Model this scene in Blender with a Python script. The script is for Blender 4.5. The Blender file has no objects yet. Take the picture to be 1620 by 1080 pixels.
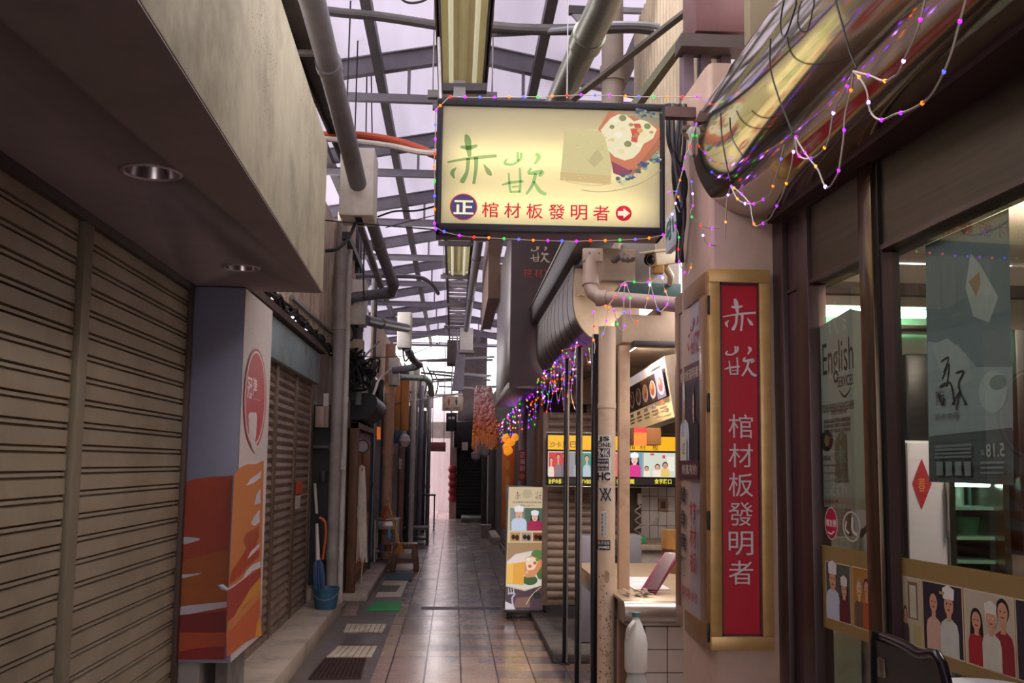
import bpy, bmesh, math, random
from mathutils import Vector, Matrix, Euler
random.seed(7)
R = math.radians
scn = bpy.context.scene
col = scn.collection

# ------------------------------------------------------------------ camera
F_PX, CX, CY, ROLL, CAM_Z = 1575.0, 810.0, 578.0, R(1.1), 1.65
VPX, VPY = 718.0, 733.0
_dy = Vector(((VPX-CX)/F_PX, -(VPY-CY)/F_PX, -1)).normalized()
_up = Vector((math.sin(ROLL), math.cos(ROLL), 0))
_dz = (_up-_dy*_up.dot(_dy)).normalized()
_dx = _dy.cross(_dz)
W2C = Matrix((( _dx.x, _dy.x, _dz.x), (_dx.y, _dy.y, _dz.y), (_dx.z, _dy.z, _dz.z)))
C2W = W2C.transposed()
CAM = Vector((0, 0, CAM_Z))
cd = bpy.data.cameras.new('camera'); cam = bpy.data.objects.new('camera', cd); col.objects.link(cam)
cam.matrix_world = Matrix.Translation(CAM) @ C2W.to_4x4()
cd.sensor_fit = 'HORIZONTAL'; cd.sensor_width = 36; cd.lens = 36*F_PX/1620; cd.shift_y = (CY-540)/1620
cd.clip_start = .05; cd.clip_end = 200
scn.camera = cam

# ------------------------------------------------------------------ light, exposure
vs = scn.view_settings
vs.view_transform = 'Standard'; vs.look = 'None'; vs.gamma = 1; vs.use_curve_mapping = False; vs.exposure = 0.15
scn.cycles.use_denoising = True
scn.cycles.max_bounces = 10; scn.cycles.diffuse_bounces = 5; scn.cycles.glossy_bounces = 4
scn.cycles.transparent_max_bounces = 24; scn.cycles.transmission_bounces = 8
scn.cycles.sample_clamp_indirect = 6
scn.cycles.caustics_reflective = False; scn.cycles.caustics_refractive = False
w = bpy.data.worlds.new('overcast_sky'); scn.world = w; w.use_nodes = True
nt = w.node_tree; bg = nt.nodes['Background']
tc = nt.nodes.new('ShaderNodeTexCoord'); sp = nt.nodes.new('ShaderNodeSeparateXYZ'); cr = nt.nodes.new('ShaderNodeValToRGB')
nt.links.new(tc.outputs['Generated'], sp.inputs[0]); nt.links.new(sp.outputs['Z'], cr.inputs[0])
cr.color_ramp.elements[0].color = (.55, .52, .53, 1); cr.color_ramp.elements[1].color = (1, .95, .965, 1)
cr.color_ramp.elements[0].position = 0; cr.color_ramp.elements[1].position = .35
nt.links.new(cr.outputs[0], bg.inputs[0]); bg.inputs[1].default_value = 5.2

# ------------------------------------------------------------------ unprojection of photo points onto real planes
def ray(px, py):
    return C2W @ Vector(((px-CX)/F_PX, -(py-CY)/F_PX, -1))
def PY(px, py, Y): d = ray(px, py); return CAM+d*(Y/d.y)
def PX(px, py, X): d = ray(px, py); return CAM+d*(X/d.x)
def PZ(px, py, Z): d = ray(px, py); return CAM+d*((Z-CAM_Z)/d.z)

# ------------------------------------------------------------------ materials
def lin(h):
    h = h.lstrip('#'); o = []
    for i in (0, 2, 4):
        c = int(h[i:i+2], 16)/255; o.append(c/12.92 if c <= .04045 else ((c+.055)/1.055)**2.4)
    return (*o, 1)
_M = {}
def mat(key, hexc='#808080', rough=.6, metal=0., var=.25, scale=5., bump=0., grime=None, gscale=2.5, gamt=.5, spec=.5, stretch=None, coat=0, specks=0):
    if key in _M: return _M[key]
    m = bpy.data.materials.new(key); m.use_nodes = True; n = m.node_tree; L = n.links.new; _M[key] = m
    b = n.nodes['Principled BSDF']; c = lin(hexc)
    b.inputs['Roughness'].default_value = rough; b.inputs['Metallic'].default_value = metal
    b.inputs['Specular IOR Level'].default_value = spec; b.inputs['Coat Weight'].default_value = coat
    t = n.nodes.new('ShaderNodeTexCoord'); mp = n.nodes.new('ShaderNodeMapping'); L(t.outputs['Object'], mp.inputs[0])
    if stretch: mp.inputs['Scale'].default_value = stretch
    nz = n.nodes.new('ShaderNodeTexNoise'); nz.inputs['Scale'].default_value = scale; nz.inputs['Detail'].default_value = 6; nz.inputs['Roughness'].default_value = .65
    L(mp.outputs[0], nz.inputs[0])
    r = n.nodes.new('ShaderNodeValToRGB'); e = r.color_ramp.elements
    e[0].position = .28; e[1].position = .72
    e[0].color = (*[max(0, x*(1-var)) for x in c[:3]], 1); e[1].color = (*[min(1, x*(1+var)) for x in c[:3]], 1)
    L(nz.outputs[0], r.inputs[0]); out = r.outputs[0]
    if grime:
        g = n.nodes.new('ShaderNodeTexNoise'); g.inputs['Scale'].default_value = gscale; g.inputs['Detail'].default_value = 8; g.inputs['Roughness'].default_value = .7
        gm = n.nodes.new('ShaderNodeMapping'); L(t.outputs['Object'], gm.inputs[0]); gm.inputs['Location'].default_value = (3.1, 1.7, .4)
        gm.inputs['Scale'].default_value = stretch or (1, 1, 1)
        L(gm.outputs[0], g.inputs[0])
        gr = n.nodes.new('ShaderNodeValToRGB'); gr.color_ramp.elements[0].position = .48; gr.color_ramp.elements[1].position = .7
        gr.color_ramp.elements[1].color = (gamt, gamt, gamt, 1)
        L(g.outputs[0], gr.inputs[0])
        mx = n.nodes.new('ShaderNodeMix'); mx.data_type = 'RGBA'; L(gr.outputs[0], mx.inputs[0]); L(out, mx.inputs[6]); mx.inputs[7].default_value = lin(grime); out = mx.outputs[2]
    if specks:
        v = n.nodes.new('ShaderNodeTexVoronoi'); v.inputs['Scale'].default_value = specks; L(t.outputs['Object'], v.inputs[0])
        lt = n.nodes.new('ShaderNodeMath'); lt.operation = 'LESS_THAN'; lt.inputs[1].default_value = .16; L(v.outputs['Distance'], lt.inputs[0])
        n3 = n.nodes.new('ShaderNodeTexNoise'); n3.inputs['Scale'].default_value = 1.3; L(t.outputs['Object'], n3.inputs[0])
        gt = n.nodes.new('ShaderNodeMath'); gt.operation = 'GREATER_THAN'; gt.inputs[1].default_value = .56; L(n3.outputs[0], gt.inputs[0])
        mu = n.nodes.new('ShaderNodeMath'); mu.operation = 'MULTIPLY'; L(lt.outputs[0], mu.inputs[0]); L(gt.outputs[0], mu.inputs[1])
        m3 = n.nodes.new('ShaderNodeMix'); m3.data_type = 'RGBA'; L(mu.outputs[0], m3.inputs[0]); L(out, m3.inputs[6]); m3.inputs[7].default_value = (.03, .025, .02, 1); out = m3.outputs[2]
    L(out, b.inputs['Base Color'])
    if bump:
        bp = n.nodes.new('ShaderNodeBump'); bp.inputs['Strength'].default_value = bump; bp.inputs['Distance'].default_value = .01
        L(nz.outputs[0], bp.inputs['Height']); L(bp.outputs[0], b.inputs['Normal'])
    return m
def emit(key, hexc, s, base=None):
    if key in _M: return _M[key]
    m = bpy.data.materials.new(key); m.use_nodes = True; b = m.node_tree.nodes['Principled BSDF']
    b.inputs['Base Color'].default_value = lin(base or hexc); b.inputs['Emission Color'].default_value = lin(hexc); b.inputs['Emission Strength'].default_value = s
    b.inputs['Roughness'].default_value = .4; _M[key] = m; return m
def flat(hexc, rough=.45):                      # printed ink / plain paint
    k = 'ink_'+hexc.strip('#')+str(rough)
    return mat(k, hexc, rough, 0, .06, 30)
def lit(hexc, s=.75):                           # backlit print
    return emit('backlit_%s_%s' % (hexc.strip('#'), s), hexc, s, '#1c1c1c')
def film(hexc, a=0.):                           # tinted film on a backlit face
    k = 'film_'+hexc.strip('#')
    if k in _M: return _M[k]
    m = bpy.data.materials.new(k); m.use_nodes = True; n = m.node_tree; n.nodes.clear()
    o = n.nodes.new('ShaderNodeOutputMaterial'); t = n.nodes.new('ShaderNodeBsdfTransparent'); t.inputs[0].default_value = lin(hexc)
    n.links.new(t.outputs[0], o.inputs[0]); _M[k] = m; return m
def translucent(key, hexc, refl=.35, var=.06, scale=1.5, stretch=None):
    if key in _M: return _M[key]
    m = bpy.data.materials.new(key); m.use_nodes = True; n = m.node_tree; L = n.links.new; n.nodes.clear(); _M[key] = m
    o = n.nodes.new('ShaderNodeOutputMaterial'); t = n.nodes.new('ShaderNodeBsdfTranslucent'); d = n.nodes.new('ShaderNodeBsdfDiffuse'); x = n.nodes.new('ShaderNodeMixShader')
    x.inputs[0].default_value = refl; L(t.outputs[0], x.inputs[1]); L(d.outputs[0], x.inputs[2]); L(x.outputs[0], o.inputs[0])
    c = lin(hexc); tcn = n.nodes.new('ShaderNodeTexCoord'); mp = n.nodes.new('ShaderNodeMapping'); nz = n.nodes.new('ShaderNodeTexNoise'); r = n.nodes.new('ShaderNodeValToRGB')
    if stretch: mp.inputs['Scale'].default_value = stretch
    nz.inputs['Scale'].default_value = scale; nz.inputs['Detail'].default_value = 5
    L(tcn.outputs['Object'], mp.inputs[0]); L(mp.outputs[0], nz.inputs[0]); L(nz.outputs[0], r.inputs[0])
    r.color_ramp.elements[0].position = .3; r.color_ramp.elements[1].position = .7
    r.color_ramp.elements[0].color = (*[q*(1-var) for q in c[:3]], 1); r.color_ramp.elements[1].color = (*[min(1, q*(1+var)) for q in c[:3]], 1)
    L(r.outputs[0], t.inputs[0]); L(r.outputs[0], d.inputs[0]); return m
def glass(key='window_glass', tint='#eef6f2', rmin=.05):
    if key in _M: return _M[key]
    m = bpy.data.materials.new(key); m.use_nodes = True; n = m.node_tree; L = n.links.new; n.nodes.clear(); _M[key] = m
    o = n.nodes.new('ShaderNodeOutputMaterial'); t = n.nodes.new('ShaderNodeBsdfTransparent'); g = n.nodes.new('ShaderNodeBsdfGlossy'); x = n.nodes.new('ShaderNodeMixShader'); f = n.nodes.new('ShaderNodeFresnel')
    t.inputs[0].default_value = lin(tint); g.inputs['Roughness'].default_value = .0; f.inputs[0].default_value = 1.5
    gm = n.nodes.new('ShaderNodeNewGeometry'); ml = n.nodes.new('ShaderNodeMath'); ml.operation = 'MULTIPLY'; sb = n.nodes.new('ShaderNodeMath'); sb.operation = 'SUBTRACT'; sb.inputs[0].default_value = 1; L(gm.outputs['Backfacing'], sb.inputs[1]); L(f.outputs[0], ml.inputs[0]); L(sb.outputs[0], ml.inputs[1])
    L(ml.outputs[0], x.inputs[0]); L(t.outputs[0], x.inputs[1]); L(g.outputs[0], x.inputs[2]); L(x.outputs[0], o.inputs[0]); return m

# ------------------------------------------------------------------ objects
def tag(o, label=None, cat=None, group=None, kind=None):
    if label: o['label'] = label
    if cat: o['category'] = cat
    if group: o['group'] = group
    if kind: o['kind'] = kind
    return o
def thing(name, label, cat, loc=(0, 0, 0), group=None):
    o = bpy.data.objects.new(name, None); o.empty_display_size = .1; col.objects.link(o); o.location = loc
    return tag(o, label, cat, group)
def wloc(o):
    v = Vector((0, 0, 0))
    while o: v += o.location; o = o.parent
    return v
def copy_tree(o, parent=None):
    c = o.copy(); col.objects.link(c); c.parent = parent
    for ch in list(o.children): copy_tree(ch, c)
    return c

class MB:
    def __init__(s): s.v = []; s.f = []; s.m = []; s.mats = []
    def mi(s, m):
        if m not in s.mats: s.mats.append(m)
        return s.mats.index(m)
    def add(s, vs, fs, m):
        b = len(s.v); s.v += [Vector(v) for v in vs]; i = s.mi(m)
        for f in fs: s.f.append([b+k for k in f]); s.m.append(i)
        return s
    def from_bm(s, bm, m, M=None):
        bm.verts.index_update()
        s.add([(M @ v.co if M else v.co.copy()) for v in bm.verts], [[v.index for v in f.verts] for f in bm.faces], m); bm.free(); return s
    def hexa(s, p, m, bev=0):       # 8 corners: bottom 4, top 4
        fs = [(0, 3, 2, 1), (4, 5, 6, 7), (0, 1, 5, 4), (1, 2, 6, 5), (2, 3, 7, 6), (3, 0, 4, 7)]
        bm = bmesh.new(); vv = [bm.verts.new(q) for q in p]
        for f in fs: bm.faces.new([vv[k] for k in f])
        bmesh.ops.recalc_face_normals(bm, faces=bm.faces)
        if bev: bmesh.ops.bevel(bm, geom=list(bm.edges), offset=bev, segments=2, affect='EDGES', profile=.5)
        return s.from_bm(bm, m)
    def box(s, x0, x1, y0, y1, z0, z1, m, bev=0):
        return s.hexa([(x0, y0, z0), (x1, y0, z0), (x1, y1, z0), (x0, y1, z0), (x0, y0, z1), (x1, y0, z1), (x1, y1, z1), (x0, y1, z1)], m, bev)
    def fbox(s, F, u0, u1, v0, v1, d0, d1, m, bev=0):
        q = [F.P(u, v, d) for d in (d0, d1) for (u, v) in ((u0, v0), (u1, v0), (u1, v1), (u0, v1))]
        return s.hexa(q, m, bev)
    def pbox(s, F, x0, y0, x1, y1, d0, d1, m, bev=0):
        a = F.uv(x0, y0); b = F.uv(x1, y1); return s.fbox(F, a[0], b[0], a[1], b[1], d0, d1, m, bev)
    def bar(s, a, b, wd, ht, m, up=(0, 0, 1), bev=0):
        a = Vector(a); b = Vector(b); t = (b-a).normalized(); u = Vector(up); x = t.cross(u)
        if x.length < 1e-4: x = t.cross(Vector((1, 0, 0)))
        x.normalize(); z = x.cross(t); x = x*wd/2; z = z*ht/2
        return s.hexa([a-x-z, a+x-z, b+x-z, b-x-z, a-x+z, a+x+z, b+x+z, b-x+z], m, bev)
    def tube(s, pts, r, m, seg=10, cap=True):
        pts = [Vector(p) for p in pts]; n = len(pts); rs = r if isinstance(r, (list, tuple)) else [r]*n
        vs = []; fs = []; pu = None
        for i, p in enumerate(pts):
            t = (pts[min(i+1, n-1)]-pts[max(i-1, 0)]).normalized()
            if pu is None: pu = t.cross(Vector((0, 0, 1))); pu = pu if pu.length > .05 else t.cross(Vector((1, 0, 0)))
            pu = (pu-t*pu.dot(t)).normalized(); w_ = t.cross(pu)
            for k in range(seg):
                a = 2*math.pi*k/seg; vs.append(p+(pu*math.cos(a)+w_*math.sin(a))*rs[i])
        for i in range(n-1):
            for k in range(seg):
                k2 = (k+1) % seg; fs.append((i*seg+k, i*seg+k2, (i+1)*seg+k2, (i+1)*seg+k))
        if cap: fs.append(tuple(range(seg))[::-1]); fs.append(tuple((n-1)*seg+k for k in range(seg)))
        return s.add(vs, fs, m)
    def lathe(s, prof, c, m, seg=24, axis=(0, 0, 1)):
        ax = Vector(axis).normalized(); u = ax.orthogonal().normalized(); w_ = ax.cross(u); c = Vector(c); vs = []; fs = []; n = len(prof)
        for r, h in prof:
            for k in range(seg):
                a = 2*math.pi*k/seg; vs.append(c+ax*h+(u*math.cos(a)+w_*math.sin(a))*max(r, 1e-4))
        for i in range(n-1):
            for k in range(seg):
                k2 = (k+1) % seg; fs.append((i*seg+k, i*seg+k2, (i+1)*seg+k2, (i+1)*seg+k))
        return s.add(vs, fs, m)
    def prism(s, poly, ext, m, bev=0):
        bm = bmesh.new(); e = Vector(ext); a = [bm.verts.new(Vector(p)) for p in poly]; b = [bm.verts.new(Vector(p)+e) for p in poly]; n = len(poly)
        bm.faces.new(a); bm.faces.new(b[::-1])
        for i in range(n): bm.faces.new((a[i], b[i], b[(i+1) % n], a[(i+1) % n]))
        bmesh.ops.recalc_face_normals(bm, faces=bm.faces)
        if bev: bmesh.ops.bevel(bm, geom=list(bm.edges), offset=bev, segments=2, affect='EDGES', profile=.5)
        return s.from_bm(bm, m)
    def sheet(s, prof, ext, m, th=.004):       # profile polyline (Vectors) extruded, given thickness along its normals
        prof = [Vector(p) for p in prof]; e = Vector(ext); n = len(prof); nr = []
        for i in range(n):
            t = (prof[min(i+1, n-1)]-prof[max(i-1, 0)]).normalized(); nr.append(t.cross(e.normalized()).normalized())
        A = prof+[p+nr[i]*th for i, p in enumerate(prof)][::-1]
        vs = A+[p+e for p in A]; k = len(A); fs = []
        for i in range(k): fs.append((i, (i+1) % k, k+(i+1) % k, k+i))
        for i in range(n-1):
            q = (i, i+1, k-2-i, k-1-i); fs.append(q[::-1]); fs.append(tuple(k+j for j in q))
        return s.add(vs, fs, m)
    def poly(s, pts, m): return s.add(pts, [tuple(range(len(pts)))], m)
    def build(s, name, parent=None, label=None, cat=None, group=None, kind=None, smooth=True, origin=None):
        me = bpy.data.meshes.new(name)
        if parent is not None: off = wloc(parent)
        elif origin is not None: off = Vector(origin)
        else:
            xs = [v.x for v in s.v]; ys = [v.y for v in s.v]; zs = [v.z for v in s.v]
            off = Vector(((min(xs)+max(xs))/2, (min(ys)+max(ys))/2, min(zs)))
        me.from_pydata([v-off for v in s.v], [], s.f)
        for m in s.mats: me.materials.append(m)
        me.polygons.foreach_set('material_index', s.m); me.validate(); me.update()
        if smooth:
            me.shade_smooth(); me.set_sharp_from_angle(angle=R(35))
        o = bpy.data.objects.new(name, me); col.objects.link(o)
        if parent is not None: o.parent = parent
        else: o.location = off
        return tag(o, label, cat, group, kind)

class Face:
    """a flat side of a thing: origin O, U to the right, V down, N towards the viewer"""
    def __init__(s, O, U, V):
        s.O = Vector(O); s.U = Vector(U).normalized(); s.V = Vector(V); s.V = (s.V-s.U*s.V.dot(s.U)).normalized(); s.N = s.U.cross(s.V)
        if s.N.dot(CAM-s.O) < 0: s.N = -s.N
    def uv(s, px, py):
        d = ray(px, py); t = (s.O-CAM).dot(s.N)/d.dot(s.N); p = CAM+d*t-s.O; return (p.dot(s.U), p.dot(s.V))
    def P(s, u, v, d=0.): return s.O+s.U*u+s.V*v+s.N*d
    def px(s, x, y, d=0.): return s.P(*s.uv(x, y), d)
def faceY(Y, px=718, py=733): return Face(PY(px, py, Y), (1, 0, 0), (0, 0, -1))
def faceX(X, px, py=733, toward=1): return Face(PX(px, py, X), (0, toward, 0), (0, 0, -1))
class Cyl:
    """front of a round post: same interface as Face"""
    def __init__(s, x, y, r):
        s.c = Vector((x, y, 0)); s.r = r; s.T = Vector((-x, -y, 0)).normalized(); s.Rt = Vector((0, 0, 1)).cross(s.T)
        if s.Rt.x < 0: s.Rt = -s.Rt
        s.pl = Face(s.c, s.Rt, (0, 0, -1))
    def uv(s, px, py): return s.pl.uv(px, py)
    def P(s, u, v, d=0.):
        k = max(-.97, min(.97, u/s.r)); a = math.asin(k); q = s.c+(s.Rt*math.sin(a)+s.T*math.cos(a))*(s.r+d+.0012); q.z = -v; return q
    def px(s, x, y, d=0.): return s.P(*s.uv(x, y), d)

_T = {}
def glyphs(txt, bold=0.):
    k = (txt, bold)
    if k not in _T:
        cu = bpy.data.curves.new('t', 'FONT'); cu.body = txt; cu.offset = bold; cu.resolution_u = 3
        ob = bpy.data.objects.new('t', cu); col.objects.link(ob); dg = bpy.context.evaluated_depsgraph_get(); me = bpy.data.meshes.new_from_object(ob.evaluated_get(dg))
        vs = [v.co.copy() for v in me.vertices]; fs = [tuple(p.vertices) for p in me.polygons]
        bpy.data.objects.remove(ob); bpy.data.curves.remove(cu); bpy.data.meshes.remove(me)
        x0 = min(v.x for v in vs); x1 = max(v.x for v in vs); y0 = min(v.y for v in vs); y1 = max(v.y for v in vs)
        _T[k] = ([((v.x-x0)/(x1-x0 or 1), (y1-v.y)/(y1-y0 or 1)) for v in vs], fs)
    return _T[k]
# brush-written characters as strokes: (x, y, width) in a unit square
BRUSH = {'chi': [[(.36, 0, .05), (.40, .1, .13), (.42, .25, .12), (.45, .45, .07)], [(.26, .25, .05), (.42, .27, .09), (.6, .22, .05)],
                 [(0, .57, .04), (.35, .50, .05), (.7, .45, .07), (1, .42, .06)], [(.42, .48, .08), (.4, .75, .07), (.31, .95, .1), (.3, .98, .02)],
                 [(.58, .46, .09), (.58, .7, .07), (.54, 1, .06)], [(.18, .68, .02), (.1, .78, .09), (.15, .9, .02)], [(.74, .6, .02), (.84, .75, .1), (.9, .82, .03)]],
         'kan': [[(.13, .18, .03), (.08, .28, .06), (.25, .3, .05), (.42, .18, .06), (.44, .03, .06)], [(.36, .02, .05), (.37, .22, .06)], [(.76, .05, .08), (.83, .12, .09), (.74, .28, .04)],
                 [(.02, .78, .03), (.2, .72, .06), (.5, .68, .05)], [(.17, .5, .04), (.2, .85, .05), (.22, .95, .04)], [(.41, .38, .05), (.43, .7, .05), (.42, .94, .06)], [(.22, .93, .04), (.42, .92, .05)], [(.24, .82, .03), (.4, .8, .03)],
                 [(.66, .38, .05), (.62, .5, .07), (.9, .46, .1), (.84, .56, .05)], [(.76, .5, .07), (.7, .75, .07), (.56, .98, .05)], [(.72, .68, .05), (.86, .9, .09), (1, .97, .07)]]}
class Art:
    """prints on a face: each call lies a hair above the one before"""
    def __init__(s, F, lift=.001, step=.0004): s.F = F; s.l = lift; s.st = step; s.b = MB()
    def nx(s): s.l += s.st; return s.l
    def poly(s, pts, m):
        l = s.nx(); s.b.poly([s.F.px(x, y, l) for x, y in pts], m); return s
    def rect(s, x0, y0, x1, y1, m):
        l = s.nx(); a = s.F.uv(x0, y0); b = s.F.uv(x1, y1); s.b.poly([s.F.P(a[0], a[1], l), s.F.P(b[0], a[1], l), s.F.P(b[0], b[1], l), s.F.P(a[0], b[1], l)], m); return s
    def map(s, x0, y0, x1, y1):
        a = s.F.uv(x0, y0); b = s.F.uv(x1, y1); return lambda x, y, l: s.F.P(a[0]+(b[0]-a[0])*x, a[1]+(b[1]-a[1])*y, l)
    def ell(s, cx, cy, rx, ry, m, n=28, a0=0, a1=360):
        f = s.map(cx-rx, cy-ry, cx+rx, cy+ry); l = s.nx()
        s.b.poly([f(.5+.5*math.cos(R(a0+(a1-a0)*k/n)), .5+.5*math.sin(R(a0+(a1-a0)*k/n)), l) for k in range(n)], m); return s
    def ring(s, cx, cy, rx, ry, t, m, n=32):
        f = s.map(cx-rx, cy-ry, cx+rx, cy+ry); l = s.nx(); vs = []
        for q in (.5, .5*(1-t)):
            vs += [f(.5+q*math.cos(2*math.pi*k/n), .5+q*math.sin(2*math.pi*k/n), l) for k in range(n)]
        s.b.add(vs, [(k, (k+1) % n, n+(k+1) % n, n+k) for k in range(n)], m); return s
    def text(s, t, x0, y0, x1, y1, m, bold=0., mirror=False, vertical=False):
        if vertical:
            n = len(t); g = (y1-y0)/(n*1.18-.18)
            for i, c in enumerate(t): s.text(c, x0, y0+i*g*1.18, x1, y0+i*g*1.18+g, m, bold, mirror)
            return s
        vs, fs = glyphs(t, bold); f = s.map(x0, y0, x1, y1); l = s.nx()
        s.b.add([f(1-x if mirror else x, y, l) for x, y in vs], fs, m); return s
    def stroke(s, f, pts, m, sc=1.):
        l = s.nx(); P = []; n = len(pts)
        for i in range(n-1):
            a = pts[max(i-1, 0)]; b = pts[i]; c = pts[i+1]; d = pts[min(i+2, n-1)]
            for k in range(5):
                t = k/5; P.append(tuple(.5*((2*b[j])+(-a[j]+c[j])*t+(2*a[j]-5*b[j]+4*c[j]-d[j])*t*t+(-a[j]+3*b[j]-3*c[j]+d[j])*t**3) for j in range(3)))
        P.append(pts[-1]); vs = []
        for i, (x, y, q) in enumerate(P):
            a = P[max(i-1, 0)]; b = P[min(i+1, len(P)-1)]; dx, dy = b[0]-a[0], b[1]-a[1]; h = math.hypot(dx, dy) or 1; q = abs(q)*sc/2
            vs += [f(x-dy/h*q, y+dx/h*q, l), f(x+dy/h*q, y-dx/h*q, l)]
        s.b.add(vs, [(2*i, 2*i+1, 2*i+3, 2*i+2) for i in range(len(P)-1)], m); return s
    def brush(s, key, x0, y0, x1, y1, m, sc=1.):
        f = s.map(x0, y0, x1, y1)
        for st in BRUSH[key]: s.stroke(f, st, m, sc)
        return s
    def line(s, pts, wd, m):       # pixel polyline of constant pixel width
        a = s.F.uv(pts[0][0], pts[0][1]); b = s.F.uv(pts[0][0]+10, pts[0][1]); k = abs(b[0]-a[0])/10 or .001
        l_ = lambda x, y, l: s.F.P(x, y, l)
        return s.stroke(l_, [(*s.F.uv(x, y), wd*k) for x, y in pts], m)
    def person(s, cx, yt, yb, wd, shirt, skin, hair, hat=None, long=False):
        h = yb-yt; r = min(wd*.31, h*.2); hy = yt+r*1.25
        if long: s.poly([(cx-r*1.1, hy-r*.3), (cx+r*1.1, hy-r*.3), (cx+r*1.3, hy+r*2.6), (cx-r*1.3, hy+r*2.6)], hair)
        s.poly([(cx-wd*.5, yb), (cx-wd*.5, yt+h*.62), (cx-wd*.42, yt+h*.5), (cx-wd*.16, yt+h*.43), (cx+wd*.16, yt+h*.43), (cx+wd*.42, yt+h*.5), (cx+wd*.5, yt+h*.62), (cx+wd*.5, yb)], shirt)
        s.rect(cx-r*.4, hy+r*.7, cx+r*.4, yt+h*.47, skin)
        s.ell(cx, hy-r*.15, r*1.05, r*1.25, hair, 18); s.ell(cx, hy+r*.12, r*.82, r*1.08, skin, 18)
        for q in (-1, 1): s.ell(cx+q*r*.34, hy, r*.13, r*.1, hair, 8)
        s.ell(cx, hy+r*.62, r*.3, r*.1, flat('#8c3f3c'), 8)
        if hat: s.poly([(cx-r*.95, hy-r*.45), (cx-r*1.05, hy-r*1.5), (cx, hy-r*1.9), (cx+r*1.05, hy-r*1.5), (cx+r*.95, hy-r*.45)], hat)
        return s
    def build(s, name, parent, label=None): return s.b.build(name, parent, label=label, smooth=False)
def smooth_path(pts, k=5):
    pts = [Vector(p) for p in pts]; n = len(pts); o = []
    for i in range(n-1):
        a = pts[max(i-1, 0)]; b = pts[i]; c = pts[i+1]; d = pts[min(i+2, n-1)]
        for j in range(k):
            t = j/k; o.append(.5*((2*b)+(c-a)*t+(2*a-5*b+4*c-d)*t*t+(3*b-a-3*c+d)*t**3))
    o.append(pts[-1]); return o
# ================================================================== common materials
CONC = mat('weathered_concrete', '#a9a08a', .85, specks=42, var=.2, scale=3, bump=.15, grime='#6b6250', gscale=1.6, gamt=.75)
CONCD = mat('dark_cement', '#6f6864', .75, var=.3, scale=4, bump=.3, grime='#2f2a28', gscale=3, gamt=.7)
SOFF = mat('painted_soffit', '#857a7d', .7, var=.08, scale=2, grime='#6e6466', gscale=1.2, gamt=.5)
SHUT = mat('shutter_metal', '#948672', .5, .15, .16, 1.6, grime='#6d5d4c', gscale=1.1, gamt=.6)
SHUTD = mat('shutter_brown', '#8d786a', .5, .2, .3, 3, grime='#3a2c24', gscale=2, gamt=.7)
STEEL = mat('galvanised_steel', '#8d878a', .5, .55, .25, 6)
DSTEEL = mat('dark_steel', '#4c4648', .5, .4, .3, 6)
BLK = mat('black_metal', '#1d1b1c', .4, .3, .3, 8)
PVC = mat('grey_pvc', '#74737c', .42, 0, .18, 4, grime='#4f4a4a', gscale=3, gamt=.5)
PVCL = mat('pale_pvc', '#c8c0b8', .5, 0, .12, 4, grime='#7d7068', gscale=3, gamt=.5)
BOXW = mat('white_enamel_box', '#ddd6cc', .55, 0, .08, 5, grime='#8c8276', gscale=2, gamt=.5)
CHROME = mat('polished_stainless', '#c9c2b4', .09, 1, .06, 3)
STNLS = mat('brushed_stainless', '#a9a29a', .28, 1, .12, 8, stretch=(1, 1, 12))
RUST = mat('brown_wood', '#6a4630', .6, 0, .35, 5, stretch=(6, 6, 1))
WIRE = mat('black_cable', '#1b1919', .6, 0, .2, 10)
GOLD = mat('gold_frame', '#c79f62', .34, .25, .14, 3, stretch=(1, 1, 4))

def shutter(name, F, u0, u1, v0, v1, label, pitch=.1, m=SHUT, style='flat', group=None, rails=(1, 1), railm=None, sticker=None):
    c = F.P((u0+u1)/2, v1); t = thing(name, label, 'shutter', c, group)
    pr = []; n = max(1, int(round((v1-v0-.05)/pitch))); pitch = (v1-v0-.05)/n
    for i in range(n):
        v = v0+i*pitch
        if style == 'flat': q = ((0, 0), (.62, 0), (.65, -.026), (.74, -.026), (.76, -.004), (.84, -.004), (.87, -.026), (.97, -.026))
        else: q = ((0, -.012), (.18, .0), (.5, .008), (.8, 0), (.93, -.012))
        pr += [F.P(u0, v+a*pitch, d) for a, d in q]
    pr.append(F.P(u0, v0+n*pitch, 0))
    MB().sheet(pr, F.U*(u1-u0), m, .003).build('slat_curtain', t)
    MB().fbox(F, u0, u1, v1-.05, v1, -.012, .018, m, .004).build('bottom_bar', t)
    for k, u in enumerate((u0, u1)):
        if rails[k]: MB().fbox(F, u-.028, u+.028, v0, v1, -.02, .022, railm or m, .004).build('guide_rail', t)
    return t

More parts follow.
